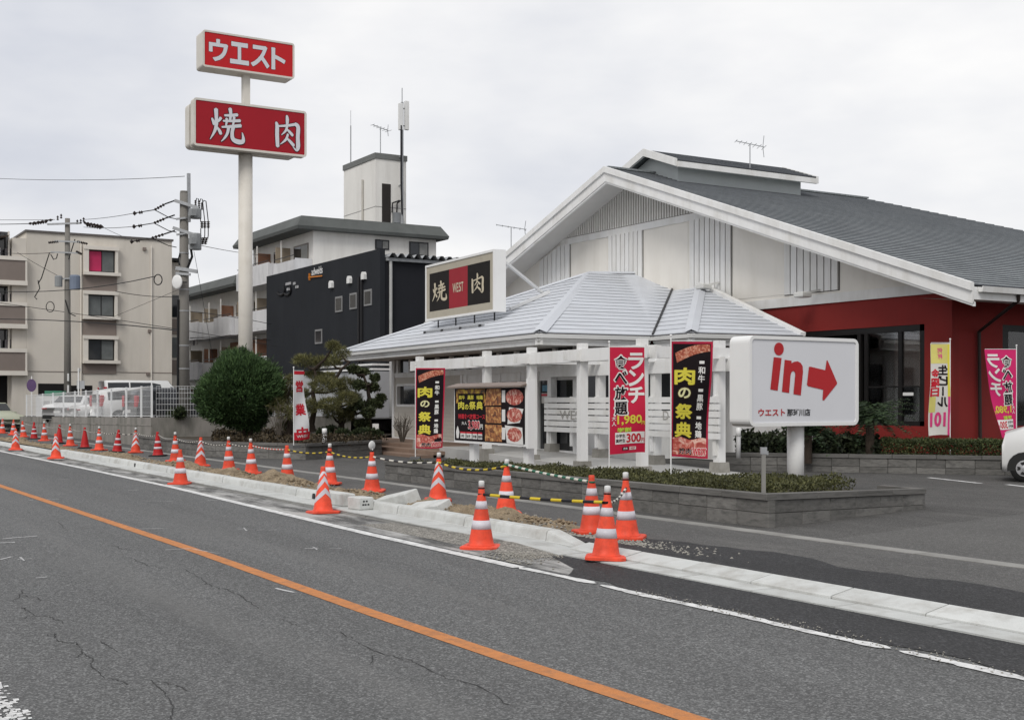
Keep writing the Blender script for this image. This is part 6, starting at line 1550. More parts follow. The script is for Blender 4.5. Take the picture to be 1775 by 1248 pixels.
for (wx0_, wx1_, wy0, wy1, fy1, py1) in ((154, 197, 438, 472, 478, 507), (153, 196, 515, 548, 554, 585), (153, 196, 592, 624, 630, 648)):
    y0_, y1_ = lw(wx0_, 500).y, lw(wx1_, 500).y; xm = (wx0_ + wx1_) / 2
    z1_, z0_ = lw(xm, wy0).z, lw(xm, wy1).z; zf_, zp = lw(xm, fy1).z, lw(xm, py1).z
    fr_ = MB().box((LXc + .003, y0_ - .35, z1_ + .12), (LXc + .35, y1_ + .25, z1_ + .34)).box((LXc + .003, y0_ - .35, z0_ - .22), (LXc + .40, y1_ + .35, z0_ - .03)).box((LXc + .003, y0_ - .35, z0_ - .03), (LXc + .3, y0_ - .06, z1_ + .12)).box((LXc + .003, y1_ + .04, z0_ - .03), (LXc + .3, y1_ + .2, z1_ + .12)).build('window_surround', BEL, lap)
    w_ = MB().box((LXc + .003, y0_ - .06, z0_ - .03), (LXc + .10, y1_ + .04, z1_ + .12)).build('window', FRAMED, lap)
    ym = (y0_ + y1_) / 2
    MB().box((LXc + .101, y0_, z0_ + .04), (LXc + .108, ym - .03, z1_ + .04)).build('pane', mat('pink_curtain', (.45, .03, .10), .5, .1) if wy0 < 450 else (mat('curtained_glass_dim', (.12, .13, .13), .3, .2, 2) if wy0 < 550 else GLASS), w_)
    MB().box((LXc + .101, ym + .03, z0_ + .04), (LXc + .108, y1_ - .04, z1_ + .04)).build('pane', mat('curtained_glass_dim', (.12, .13, .13), .3, .2, 2), w_)
    MB().box((LXc + .003, y0_ - .33, zp), (LXc + .06, y1_ + .18, zf_)).build('wall_panel', BRN, lap)
MB().box((LXc + .003, lw(46, 645).y, lw(170, 645).z - .02), (LXc + .02, lyR, lw(170, 645).z + .02)).build('joint_line', BRN, lap)
for (a, b, t_) in ((66, 113, 665), (120, 160, 668)):
    MB().box((LXc + .003, lw(a, 680).y, .5), (LXc + .012, lw(b, 680).y, lw(112, t_).z)).build('garage_opening', mat('opening_dark', (.012, .011, .011), .9), lap)
# balcony ends at the left edge of the picture: parapets stand proud of the wall, dark loggias between
yl0, yl1 = lw(-28, 500).y, lw(42, 500).y
MB().box((LXc - 14, yl0, 0), (LXc - .9, LYc - .003, LZ - .4)).build('wall', BEI, lap)
MB().box((LXc - .9, lw(21, 500).y, 0), (LXc - .02, LYc - .004, lw(20, 412).z)).build('wall', BEI, lap)
for yt, yb in ((452, 487), (531, 562), (611, 643)):
    zt, zb_ = lw(20, yt).z, lw(20, yb).z
    MB().box((LXc - .88, yl0, zb_ - .26), (LXc + .40, yl1 + .12, zb_)).build('balcony_slab', BEL, lap)
    MB().box((LXc + .20, yl0, zb_ + .001), (LXc + .34, yl1, zt)).build('balcony_panel', BRN, lap)
    MB().box((LXc + .12, yl0, zt + .001), (LXc + .40, yl1 + .1, zt + .22)).build('balcony_rail', BEL, lap)
    MB().box((LXc + .0, yl1 + .001, zb_ + .001), (LXc + .38, yl1 + .1, zt)).build('balcony_panel', BEL, lap)
    MB().box((LXc - .893, yl0, zb_ + .3), (LXc - .88, lw(18, 500).y, zt + 1.75)).build('window', GLASS, lap)
    MB().box((LXc - .3, lw(15, 500).y, zt + .221), (LXc - .15, lw(17.5, 500).y, zt + 1.7)).build('balcony_post', BEL, lap)
    for k in range(3):
        y_ = yl0 + .5 + k * .7; MB().box((LXc - .5, y_, zt - .1), (LXc - .42, y_ + .45, zt + .75)).build('laundry', mat('laundry_grey', (.18, .17, .18), .9) if k % 2 else mat('laundry_white', (.5, .48, .48), .9, .1), lap)
MB().add([(LXc + .5, yl0, lw(5, 416).z), (LXc + .5, lw(15, 410).y, lw(15, 409).z), (LXc - .9, lw(15, 410).y, lw(15, 409).z), (LXc - .9, yl0, lw(5, 416).z)], [(0, 1, 2, 3)]).build('canopy', BRN, lap)
MB().box((LXc - .899, yl0, .3), (LXc - .885, lw(17, 690).y, lw(10, 650).z)).build('garage_opening', mat('opening_dark', (.012, .011, .011), .9), lap)
for px in (140, 262):
    y_ = lw(px, 500).y; MB().tube([(LXc + .07, y_, .6), (LXc + .07, y_, LZ - .4)], .05, 8).build('drainpipe', BEL, lap)
for px, py in ((250, 432), (259, 574), (256, 648)):
    q_ = lw(px, py); MB().box((LXc + .003, q_.y - .1, q_.z - .1), (LXc + .12, q_.y + .1, q_.z + .1), ch=.02).build('wall_vent', BRN, lap)
# rear wing right of the pole
for (a, b, t_, d_, m_) in ((298, 312, 510, 552, GLASS), (298, 312, 583, 620, GLASS)):
    pass
rwx = LXc - 1.5
MB().box((rwx - 6, lyR + .003, 0), (rwx, onx(321, 600, rwx).y, onx(305, 455, rwx).z)).build('rear_wing', BEI, lap)
for yt, yb, m_ in ((512, 550, GLASS), (553, 580, BRN), (585, 620, mat('curtained_glass_dim', (.12, .13, .13), .3, .2, 2)), (624, 650, BRN)):
    MB().box((rwx + .003, lyR + .3, onx(304, yb, rwx).z), (rwx + .05, lyR + 1.4, onx(304, yt, rwx).z)).build('window' if m_ is not BRN else 'wall_panel', m_, lap)
MB().box((rwx - 6.2, lyR + .01, onx(305, 453, rwx).z), (rwx + .5, onx(321, 600, rwx).y + .2, onx(305, 449, rwx).z)).build('rear_roof', DARKM, lap)

# ================================================================== utility poles and wires
POLEM = mat('pole_concrete', (.19, .18, .165), .85, .1, 2, .2, 40, dirt=(.12, .115, .10), dscale=2, damt=.5)
CAB = mat('cable_black', (.012, .012, .013), .6, .1)
XFM = mat('transformer_grey', (.24, .25, .255), .5, .08, 3)
u1 = atd(319, 700, 50.0); U1x, U1y = u1.x, u1.y
def U(px, py, dt=0): return atd(px, py, 50.0 + dt)
pole1 = empty('utility_pole', (U1x, U1y, .9), 0, 'weathered concrete utility pole with transformers beside the parked cars', 'utility pole')
zt = U(319, 335).z
MB().tube([(U1x, U1y, .3), (U1x, U1y, zt)], [.235, .165], 18).lathe([(.16, zt), (.15, zt + .08)], (U1x, U1y, 0), 16).build('pole', POLEM, pole1, smooth=True)
MB().bar(U(327.5, 385), U(327, 301), .12).build('extension_arm', STEEL, pole1)
for (a, b, w_) in (((303, 348), (345, 361), .12), ((300, 395), (336, 407), .12), ((305, 380), (322, 378), .07), ((306, 407), (322, 405), .07), ((305, 465), (342, 471), .14), ((305, 474), (330, 476), .1)):
    MB().bar(U(*a, -.2), U(*b, -.2), w_).build('cross_arm', STEEL, pole1)
for (x0, y0, x1, y1) in ((328, 362, 349, 379), (328, 405, 349, 433)):
    a, c = U(x0, y1, -.3), U(x1, y0, -.3); m_ = (a + c) / 2; hw = (U(x1, y0, -.3) - U(x0, y0, -.3)).length / 2; hh = (c.z - a.z) / 2
    tm = MB(); tm.lathe([(hw, -hh), (hw * 1.02, -hh * .9), (hw * 1.02, hh * .8), (hw * .9, hh), (.05, hh * 1.02)], (m_.x, m_.y, m_.z), 12); tm.build('transformer', XFM, pole1, smooth=False)
    MB().box((m_.x + .1, m_.y - .3, m_.z - .15), (m_.x + .5, m_.y - .1, m_.z + .1)).build('terminal_box', XFM, pole1)
INS = mat('insulator_brown', (.03, .022, .02), .4)
def insul(px0, py0, px1, py1, par, UU, dt=-.2, n=4, r_=.06):
    mb = MB(); a, b = UU(px0, py0, dt), UU(px1, py1, dt)
    for k in range(n):
        p, q = a.lerp(b, k / n), a.lerp(b, (k + .75) / n); mb.tube([p, p.lerp(q, .5), q], [r_ * .5, r_, r_ * .4], 7)
    mb.tube([a, b], r_ * .35, 5); mb.build('insulator', INS, par)
for px, py in ((339, 350), (345, 351), (350, 354)): insul(px, py + 10, px, py - 3, pole1, U)
for px in (350, 355, 361): insul(px, 384, px, 396, pole1, U, r_=.08)
for px in (348, 352.5, 357.5): insul(px + 1, 412, px - 2, 424, pole1, U, r_=.08)
for px, tops in ((339, 345), (346, 346), (352, 349)):
    MB().tube([U(px, 350, -.2), U(px + 2, tops - 1, -.2), U(px + 5, tops, -.2), U(px + 8, 375, -.2), U(px + 9, 384, -.2)], .02, 5).tube([U(px + 9, 396, -.2), U(px + 9, 408, -.2), U(px + 8, 414, -.2)], .02, 5).build('lead_wire', CAB, pole1)
for (a, b) in (((268, 364), (286, 354)), ((267, 387), (286, 379)), ((263, 413), (285, 406))):
    insul(*a, *b, pole1, U, n=4, r_=.07); insul(a[0] - 21, a[1] + 4, a[0] - 28, a[1] + 5, pole1, U, n=2, r_=.08); insul(a[0] - 37, a[1] + 6, a[0] - 31, a[1] + 6, pole1, U, n=1, r_=.1)
    MB().tube([U(b[0], b[1], -.2), U(303, b[1] - 6, -.2)], .03, 5).tube([U(a[0] - 37, a[1] + 6, -.2), U(a[0], a[1], -.2)], .02, 5).tube([U(a[0], a[1], -.2), U(292, a[1] + 13, -.2), U(306, a[1] + 16, -.2)], .018, 5).build('lead_wire', CAB, pole1)
for py in (380, 440, 503, 540, 600, 640, 675):
    zz = U(319, py).z; MB().lathe([(.252 - (zz * .007), zz), (.252 - zz * .007, zz + .04)], (U1x, U1y, 0), 16).build('strap', STEEL, pole1)
MB().tube([(U1x + .02, U1y - .24, U(312, 520).z), (U1x + .01, U1y - .26, .9)], .05, 6).build('cable_duct', CAB, pole1)
MB().tube([U(331, 432, -.2), U(333, 445, -.2), U(327, 460, -.2), U(324, 468, -.2)], .05, 6).build('cable', CAB, pole1)
MB().tube([U(312, 440, -.2), U(309, 450, -.2), U(311, 460, -.2)], .03, 6).build('cable', CAB, pole1)
# round traffic mirror
mp_ = U(307, 489, -.4)
mirr = empty('traffic_mirror', tuple(mp_), camang + R(-25), 'round white disc mounted on the nearer utility pole', 'mirror')
b_ = MB().lathe([(.22, -.04), (.25, -.02), (.25, .02), (.20, .035), (.02, .05)], (0, 0, 0), 24); b_.v = [(x, -z, y * 1.15) for x, y, z in b_.v]; b_.build('disc', SWH, mirr, local=True, smooth=True)
MB().bar((0, .03, 0), (.25, .3, 0), .05).build('bracket', DARKM, mirr, local=True)
# second pole
u2 = atd(117, 640, 66.0); U2x, U2y = u2.x, u2.y
def U2(px, py, dt=0): return atd(px, py, 66.0 + dt)
pole2 = empty('utility_pole', (U2x, U2y, .7), 0, 'farther utility pole crowded with wires in front of the beige apartment house', 'utility pole')
zt2 = U2(117, 379).z
MB().tube([(U2x, U2y, .3), (U2x, U2y, zt2)], [.20, .13], 14).build('pole', POLEM, pole2, smooth=True)
for (a, b, w_) in (((82, 389), (140, 387), .09), ((95, 418), (140, 420), .08), ((88, 437), (136, 439), .07), ((98, 484), (136, 482), .07)): MB().bar(U2(*a, -.2), U2(*b, -.2), w_).build('cross_arm', STEEL, pole2)
for (a, b) in (((50, 388), (92, 381)), ((56, 389), (82, 385)), ((148, 388), (180, 394)), ((145, 386), (178, 392)), ((150, 391), (176, 396)), ((84, 421), (102, 419)), ((134, 419), (152, 423)), ((132, 436), (142, 441))): insul(*a, *b, pole2, U2, n=6, r_=.08)
for px, py in ((100, 374), (106, 371), (134, 381), (140, 380), (145, 377)): insul(px, py + 8, px, py, pole2, U2, n=2, r_=.07)
for k, (x0, y0, x1, y1) in enumerate(((95, 478, 108, 497), (121, 477, 139, 502))):
    a, c = U2(x0, y1, -.3), U2(x1, y0, -.3); m_ = (a + c) / 2; hw = (x1 - x0) / 2 / F * 66
    MB().lathe([(hw, a.z - m_.z), (hw, (c.z - m_.z) * .8), (hw * .8, c.z - m_.z)], tuple(m_), 12).build('transformer', XFM if k == 0 else mat('transformer_blue_grey', (.16, .19, .25), .5), pole2)
MB().tube([U2(130, 415, -.2), U2(119, 450, -.2)], .028, 5).build('cable', CAB, pole2)
MB().tube([U2(86, 438, -.2), U2(72, 482, -.2), U2(66, 492, -.2)], .028, 5).build('cable', CAB, pole2)
MB().tube([U2(66, 486, -.2), U2(69, 500, -.2), U2(60, 515, -.2), U2(64, 519, -.2)], .028, 5).build('cable', CAB, pole2)
MB().tube([U2(113, 520, -.2), U2(120, 543, -.2), U2(131, 548, -.2)], .028, 5).build('cable', CAB, pole2)
MB().tube([U2(88, 441, -.2), U2(93, 450, -.2), U2(98, 448, -.2), U2(100, 440, -.2)], .028, 5).build('cable', CAB, pole2)
for px, py in ((119, 654), (119, 674)): p = U2(px, py, -.2); MB().box((p.x - .08, p.y - .06, p.z - .2), (p.x + .1, p.y, p.z + .2)).build('plate', WHITE, pole2)
def wire(pts, r_, label, grp='overhead wires', name='overhead_wire', dts=None):
    tag(MB().tube([atd(*p) for p in pts], r_, 5).build(name, CAB), label, 'wire', grp)
def sag(a, b, s, n=8):
    return [(a[0] + (b[0] - a[0]) * k / n, a[1] + (b[1] - a[1]) * k / n + s * 4 * (k / n) * (1 - k / n), a[2] + (b[2] - a[2]) * k / n) for k in range(n + 1)]
wire(sag((-60, 307, 75), (320, 306, 50), 6), 0.0130, 'topmost thin wire crossing the sky to the tip of the nearer pole')
wire(sag((145, 381, 66), (232, 370, 50), 1.5), 0.0130, 'wire from the farther pole to the upper insulators')
wire(sag((145, 394, 66), (230, 393, 50), 2), 0.0130, 'wire from the farther pole to the middle insulators')
wire(sag((180, 395, 66), (226, 415, 50), 1), 0.0115, 'wire from the farther pole to the lower insulators')
wire(sag((-40, 381, 80), (95, 381, 66), .5), 0.0130, 'upper wire left of the farther pole')
wire(sag((-40, 389, 80), (52, 388, 66), .5), 0.0216, 'lower wire left of the farther pole')
wire(sag((-40, 503, 70), (270, 479, 50), 12), 0.0202, 'cable curving up to the round white disc')
wire(sag((-40, 553, 70), (325, 575, 50), -6), 0.0230, 'thick cable across the beige house at lowest height')
wire(sag((-40, 520, 70), (480, 600, 60), -3), 0.0158, 'cable crossing both poles at middle height')
wire(sag((-20, 437, 66), (110, 437, 66), 3), 0.0144, 'service wire left of the farther pole')
wire(sag((30, 438, 66), (108, 482, 66), 1), 0.0115, 'slanting service wire to the farther transformers')
wire(sag((200, 505, 50), (330, 513, 50), 5), 0.0130, 'short sagging cable across the beige house wall')
wire(sag((195, 550, 60), (315, 500, 50), 0), 0.0086, 'thin stay wire rising to the nearer pole')
wire(sag((345, 425, 50), (465, 444, 72), 2), 0.0130, 'upper wire from the transformer to the apartment block')
wire(sag((336, 435, 50), (372, 640, 50), -3), 0.0086, 'thin guy wire dropping towards the round tree')
wire(sag((330, 540, 50), (470, 562, 60), -2), 0.0144, 'cable from the nearer pole towards the black building')
wire(sag((330, 586, 50), (470, 590, 60), -3), 0.0173, 'lowest cable from the nearer pole behind the tall sign pole')
for nm, cx_, cy_, t_, lb in (('cable_loop', 274, 485, 49, 'coil of black cable hanging beside the round white disc'), ('cable_loop', 87, 532, 65, 'coil of black cable hanging near the farther pole')):
    tag(MB().tube([atd(cx_ + 7 * math.cos(R(a)), cy_ + 9 * math.sin(R(a)), t_) for a in range(0, 361, 20)], .022, 6).build(nm, CAB), lb, 'cable')
# ================================================================== cars
TYRE = mat('tyre_rubber', (.015, .015, .015), .85, .2); RIM = mat('wheel_silver', (.42, .42, .43), .35, .05, metal=.5); CGL = glass_mat('car_glass', (.016, .018, .02), .08)
LAMPR = mat('tail_lamp_red', (.40, .012, .02), .25, .1); LAMPW = mat('head_lamp_clear', (.45, .46, .48), .2, .1); TRIM = mat('car_trim_black', (.02, .02, .02), .6)
PLATE = mat('number_plate', (.55, .55, .54), .5)
def carpaint(nm, c):
    m = mat(nm, c, .3, .02, 1); m.node_tree.nodes['Principled BSDF'].inputs['Coat Weight'].default_value = .6; m.node_tree.nodes['Principled BSDF'].inputs['Coat Roughness'].default_value = .08; return m
def car(name, loc, rz_, label, paint, L=4.2, Wd=1.7, H=1.55, kind='hatch', wr=.31):
    """local x forward, y left; lofted body from stations along x"""
    r_ = empty(name, loc, rz_, label, 'car', 'parked cars')
    hl = L / 2; gc = .20; belt = H * .60
    if kind == 'van': st = [(-hl, .62, .93, .97), (-hl + .12, .66, .985, .99), (-hl + .7, .66, 1, 1), (.9, .64, 1, .995), (hl - .85, .60, .97, .62), (hl - .12, .52, .93, .50), (hl, .42, .86, .40)]
    elif kind == 'sedan': st = [(-hl, .50, .90, .55), (-hl + .15, .62, .97, .66), (-hl + .85, .66, 1, .70), (-hl + 1.35, .66, 1, .97), (.2, .64, 1, 1), (hl - 1.5, .62, 1, .72), (hl - .2, .55, .95, .58), (hl, .42, .86, .45)]
    elif kind == 'kei': st = [(-hl, .62, .93, .97), (-hl + .12, .66, .985, .99), (-hl + .7, .66, 1, 1), (.75, .64, 1, .99), (hl - .50, .60, .98, .64), (hl - .07, .55, .95, .57), (hl, .42, .90, .42)]
    else: st = [(-hl, .60, .92, .82), (-hl + .12, .63, .97, .93), (-hl + .8, .65, 1, 1), (.3, .64, 1, 1), (hl - 1.35, .61, 1, .68), (hl - .15, .53, .94, .54), (hl, .42, .86, .42)]
    mb = MB(); n = len(st); rows = []
    for (x, b, wf, t) in st:
        w0 = Wd / 2 * wf; zb = b * H; ztp = t * H
        hasr = ztp > zb + .12
        wt = w0 * (.80 if hasr else .94)
        prof = [(-w0 * .90, gc), (-w0, gc + .15), (-w0, zb * .75), (-w0 * .975, min(zb, ztp)), (-wt, max(ztp - .06, min(zb, ztp))), (-wt * .86, ztp), (wt * .86, ztp), (wt, max(ztp - .06, min(zb, ztp))), (w0 * .975, min(zb, ztp)), (w0, zb * .75), (w0, gc + .15), (w0 * .90, gc)]
        rows.append([(x, y, z) for y, z in prof])
    m = len(rows[0])
    for r0 in rows: mb.v += r0
    for i in range(n - 1):
        for k in range(m): j = (k + 1) % m; mb.f.append((i * m + k, i * m + j, (i + 1) * m + j, (i + 1) * m + k)); mb.mi.append(0)
    mb.f += [tuple(range(m)), tuple(range((n - 1) * m, n * m))[::-1]]; mb.mi += [0, 0]
    body = mb.build('body', paint, r_, local=True, smooth=True)
    # side glass, screens
    def lerp_row(x, k):
        for i in range(n - 1):
            if st[i][0] <= x <= st[i + 1][0]:
                t = (x - st[i][0]) / (st[i + 1][0] - st[i][0]); a, b = Vector(rows[i][k]), Vector(rows[i + 1][k]); return a.lerp(b, t)
        return Vector(rows[-1][k])
    cab = [s[0] for s in st if s[3] > .9]; xa, xb = min(cab) + .12, max(cab) + .25
    for sd_, (kb, kt) in ((-1, (3, 4)), (1, (8, 7))):
        xs_ = np.linspace(xa, min(xb, hl - 1.0), 4)
        for i in range(3):
            x0, x1 = xs_[i] + .035, xs_[i + 1] - .035
            q = [lerp_row(x0, kb), lerp_row(x1, kb), lerp_row(x1, kt), lerp_row(x0, kt)]
            lo, hi = .12, .9
            P_ = [q[0].lerp(q[3], lo), q[1].lerp(q[2], lo), q[1].lerp(q[2], hi), q[0].lerp(q[3], hi)]
            P_ = [p + Vector((0, sd_ * .012, 0)) for p in P_]; MB().add(P_, [(0, 1, 2, 3)]).build('window', CGL, r_, local=True)
    for i0, sgn in ((0, -1), (n - 3 if kind != 'sedan' else n - 4, 1)):
        # rear / front screen between two stations on the upper ring
        if sgn < 0: a, b = rows[0], rows[1 if kind != 'sedan' else 3]; a = rows[0] if kind != 'sedan' else rows[2]
        else:
            idx = max(i for i, s in enumerate(st) if s[3] > .9); a, b = rows[idx + 1], rows[idx]
        if sgn < 0 and kind != 'sedan':
            P_ = [Vector((a[3][0] - .012, a[4][1] * .92, a[3][2] + .02)), Vector((a[8][0] - .012, a[7][1] * .92, a[8][2] + .02)), Vector((b[6][0] - .10, b[6][1] * .95, a[5][2] - .03)), Vector((b[5][0] - .10, b[5][1] * .95, a[5][2] - .03))]
        else:
            P_ = [Vector(a[5]).lerp(Vector(b[5]), .12), Vector(a[6]).lerp(Vector(b[6]), .12), Vector(a[6]).lerp(Vector(b[6]), .88), Vector(a[5]).lerp(Vector(b[5]), .88)]
            P_ = [p + Vector((sgn * .01, 0, .015)) for p in P_]
        MB().add(P_, [(0, 1, 2, 3)]).build('windscreen', CGL, r_, local=True)
    w0 = Wd / 2
    for sd_ in (-1, 1):
        MB().box((-hl - .012, sd_ * w0 * .62, H * .50), (-hl + .1, sd_ * w0 * .93, H * .80 if kind != 'sedan' else H * .54), ch=.02).build('tail_lamp', LAMPR, r_, local=True)
        MB().box((hl - .2, sd_ * w0 * .52, H * .36), (hl - .02, sd_ * w0 * .90, H * .47), ch=.03).build('headlight', LAMPW, r_, local=True)
        MB().box((.55, sd_ * (w0 + .01), belt), (.72, sd_ * (w0 + .16), belt + .13), ch=.02).build('mirror', paint, r_, local=True)
        for xw in (-hl + .72, hl - (.76 if kind != 'kei' else .42)):
            w = MB(); w.lathe([(wr * .55, -.1), (wr * .95, -.095), (wr, -.06), (wr, .06), (wr * .95, .095), (wr * .55, .1)], (0, 0, 0), 22)
            w.v = [(x + xw, z + sd_ * (w0 - .10), y + wr) for x, y, z in w.v]; wh = w.build('wheel', TYRE, r_, local=True, smooth=True)
            w = MB(); w.lathe([(wr * .60, 0), (wr * .58, .02), (wr * .2, .028), (.03, .035)], (0, 0, 0), 18)
            w.v = [(x + xw, sd_ * (z + w0 - .005), y + wr) for x, y, z in w.v]; w.build('rim', RIM, wh, local=True)
            for q in range(5):
                t = R(72 * q); MB().prism([(xw + wr * .28 * math.cos(t - .35), wr + wr * .28 * math.sin(t - .35)), (xw + wr * .5 * math.cos(t - .3), wr + wr * .5 * math.sin(t - .3)), (xw + wr * .5 * math.cos(t + .3), wr + wr * .5 * math.sin(t + .3)), (xw + wr * .28 * math.cos(t + .35), wr + wr * .28 * math.sin(t + .35))], 1, sd_ * (w0 + .022), sd_ * (w0 + .026)).build('rim_slot', TRIM, wh, local=True)
            ar = MB(); pts = [(xw + (wr + .05) * math.cos(R(a)), sd_ * (w0 + .004), wr + (wr + .05) * math.sin(R(a))) for a in range(-10, 191, 20)]
            ar.add(pts, [tuple(range(len(pts)))]).build('wheel_arch', TRIM, r_, local=True)
    MB().box((-hl - .03, -.17, H * .36), (-hl + .02, .17, H * .44)).build('number_plate', PLATE, r_, local=True)
    MB().box((-hl - .04, -w0 * .86, gc + .02), (-hl + .1, w0 * .86, gc + .2), ch=.03).box((hl - .1, -w0 * .82, gc + .02), (hl + .03, w0 * .82, gc + .2), ch=.03).build('bumper', TRIM, r_, local=True)
    return r_
CWH = carpaint('car_white', (.66, .66, .65)); CDK = carpaint('car_dark', (.03, .032, .036)); CGR = carpaint('car_pale_green', (.42, .44, .34))
lvl = 1.0
def carat(px, t, rz_, label, paint, z=lvl, nm='parked_car', **k):
    p = atd(px, 700, t); return car(nm, (p.x, p.y, z), rz_, label, paint, **k)
carat(305, 52.0, R(97), 'dark hatchback with red tail lamp behind the fence beside the utility pole', CDK, .62, H=1.6, L=4.0)
carat(250, 54.0, R(95), 'white hatchback with tall red tail lamp behind the mesh fence', CWH, .64, H=1.6, L=4.2)
carat(203, 56.5, R(96), 'white car standing behind the fence left of the hatchback with the tall lamp', CWH, .60, H=1.32, L=4.0, kind='sedan')
carat(140, 60.0, R(140), 'white sedan behind the left half of the mesh fence', CWH, .62, kind='sedan', H=1.34, L=4.4)
carat(255, 64, R(90), 'tall white van with its roof showing above the other cars', CWH, 1.0, kind='van', H=1.72, L=4.6)
carat(-14, 66, R(20), 'pale green car parked in the garage opening at far left', CGR, .08, H=1.5, L=4.2)
# white kei car at the right edge
ra = camang + R(180) - R(24)
fwv = Vector((math.cos(ra), math.sin(ra), 0)); lf = Vector((-fwv.y, fwv.x, 0)); p = onz(1776, 836, .08)
pc = Vector((p.x, p.y, .08)) - fwv * (1.7 - .42) - lf * .74
kc = car('parked_car', tuple(pc), ra, 'white small car cut off by the right edge of the picture', CWH, kind='kei', L=3.4, Wd=1.48, H=1.75, wr=.275)
# ================================================================== small street things
SG = mat('sign_grey', (.35, .36, .37), .5)
b = atd(55, 700, 64); sr = empty('no_parking_sign', (b.x, b.y, .7), camang, 'small round purple road sign on a white post at left', 'road sign')
MB().tube([(0, 0, 0), (0, 0, atd(55, 652, 64).z - .7)], .03, 6).build('post', WHITE, sr, local=True)
d = MB().lathe([(.25, -.01), (.25, .01), (.02, .012)], (0, 0, 0), 18); zc_ = atd(55, 668, 64).z - .7; d.v = [(x, -z - .03, y * 1.3 + zc_) for x, y, z in d.v]; d.build('disc', mat('sign_violet', (.10, .06, .14), .6), sr, local=True)
b = atd(136, 720, 59.5); sr = empty('street_sign', (b.x, b.y, .75), camang, 'thin pole with a grey sign seen from its back beside the fence', 'road sign')
zt = atd(136, 638, 59.5).z - .75; MB().tube([(0, 0, -.1), (0, 0, zt)], .035, 8).build('post', WHITE, sr, local=True)
MB().box((-.09, .03, atd(136, 674, 59.5).z - .75), (.28, .045, atd(136, 660, 59.5).z - .75)).box((-.05, .03, zt - .15), (.09, .05, zt)).build('sign_plate', SG, sr, local=True)
b = atd(88, 700, 62); vm = empty('storage_cabinet', (b.x, b.y, .72), camang, 'white cabinet with green top behind the left end of the fence', 'cabinet')
zt = atd(88, 686, 62).z - .72; MB().box((-.75, 0, 0), (.75, .7, zt)).build('body', mat('cabinet_white', (.55, .55, .54), .6, .05), vm, local=True)
MB().box((-.3, -.02, zt + .001), (.55, .6, zt + .25)).build('top_box', mat('cabinet_green', (.06, .20, .13), .6), vm, local=True)
for i in range(3):
    for j in range(2): MB().box((-.35 + i * .38, -.012, zt - .45 - j * .3), (-.05 + i * .38, -.002, zt - .25 - j * .3)).build('panel', mat('cabinet_panel', (.35, .35, .35), .6), vm, local=True)
def bollard(px, pyb, pyt, zb, label, t=None):
    b = onz(px, pyb, zb) if t is None else atd(px, pyb, t); t = Vector((b.x, b.y, 0)).dot(FWD); h = (pyb - pyt) / F * t; w_ = 8.6 / F * t / 2
    o = empty('bollard_light', tuple(b), 0, label, 'bollard', 'garden bollard lights')
    MB().lathe([(w_ * .9, -.1), (w_ * .9, h * .68)], n=16).build('post', mat('bollard_grey', (.42, .42, .42), .5), o, local=True, smooth=True)
    MB().lathe([(w_, h * .68), (w_, h), (w_ * .6, h + .01)], n=16).build('lamp_head', SWH, o, local=True, smooth=True)
bollard(562.5, 772, 743, .42, 'white garden bollard light on the dark wall right of the white banner')
bollard(1280, 786, 742, .40, 'grey bollard light with white head beside the white lightbox', 27.2)
b = onz(1323.5, 858, .47); o = empty('tap_post', tuple(b), camang, 'thin grey post standing at the planter corner in front of the lightbox', 'post')
t = Vector((b.x, b.y, 0)).dot(FWD); h = 83 / F * t
MB().box((-.025, -.025, -.1), (.025, .025, h)).build('post', mat('post_grey', (.22, .215, .2), .7, .1), o, local=True)
MB().box((-.04, -.03, h - .09), (.04, .03, h)).box((.03, -.02, h - .1), (.06, .02, h - .05)).build('clip', STEEL, o, local=True)
b = onz(651, 742, .42)
o = empty('wall_lamp', tuple(atd(651, 752, 44)), camang, 'small white lamp box on a stake near the porch wall', 'lamp'); MB().box((-.11, 0, 0), (.11, .08, .36)).box((-.02, .02, -.8), (.02, .06, 0)).build('box', WHITE, o, local=True)
o = empty('concrete_slab', tuple(onz(1170, 842, .36)), PF.ang, 'flat dark concrete slab at the foot of the right dark banner', 'slab'); MB().box((-.35, -.2, 0), (.35, .2, .09), ch=.01).build('slab', CONC, o, local=True)

# ================================================================== trees
BARK = mat('bark', (.045, .034, .026), .95, .3, 6, .8, 20)
def shell(c, rad, n, inner=.55, lumps=7, seed=0, flat=1.0):
    """points filling the outer part of a lumpy ellipsoid, with outward directions"""
    d = nrs.normal(size=(n, 3)); d /= np.linalg.norm(d, axis=1)[:, None]
    lm = np.random.RandomState(seed).normal(size=(lumps, 3)); lm /= np.linalg.norm(lm, axis=1)[:, None]
    bump = np.max(np.clip(d @ lm.T, 0, 1) ** 9, axis=1)
    k = (inner + (1 - inner) * nrs.rand(n) ** .5) * (.80 + .28 * bump)
    return np.array(c) + d * k[:, None] * np.array(rad), d
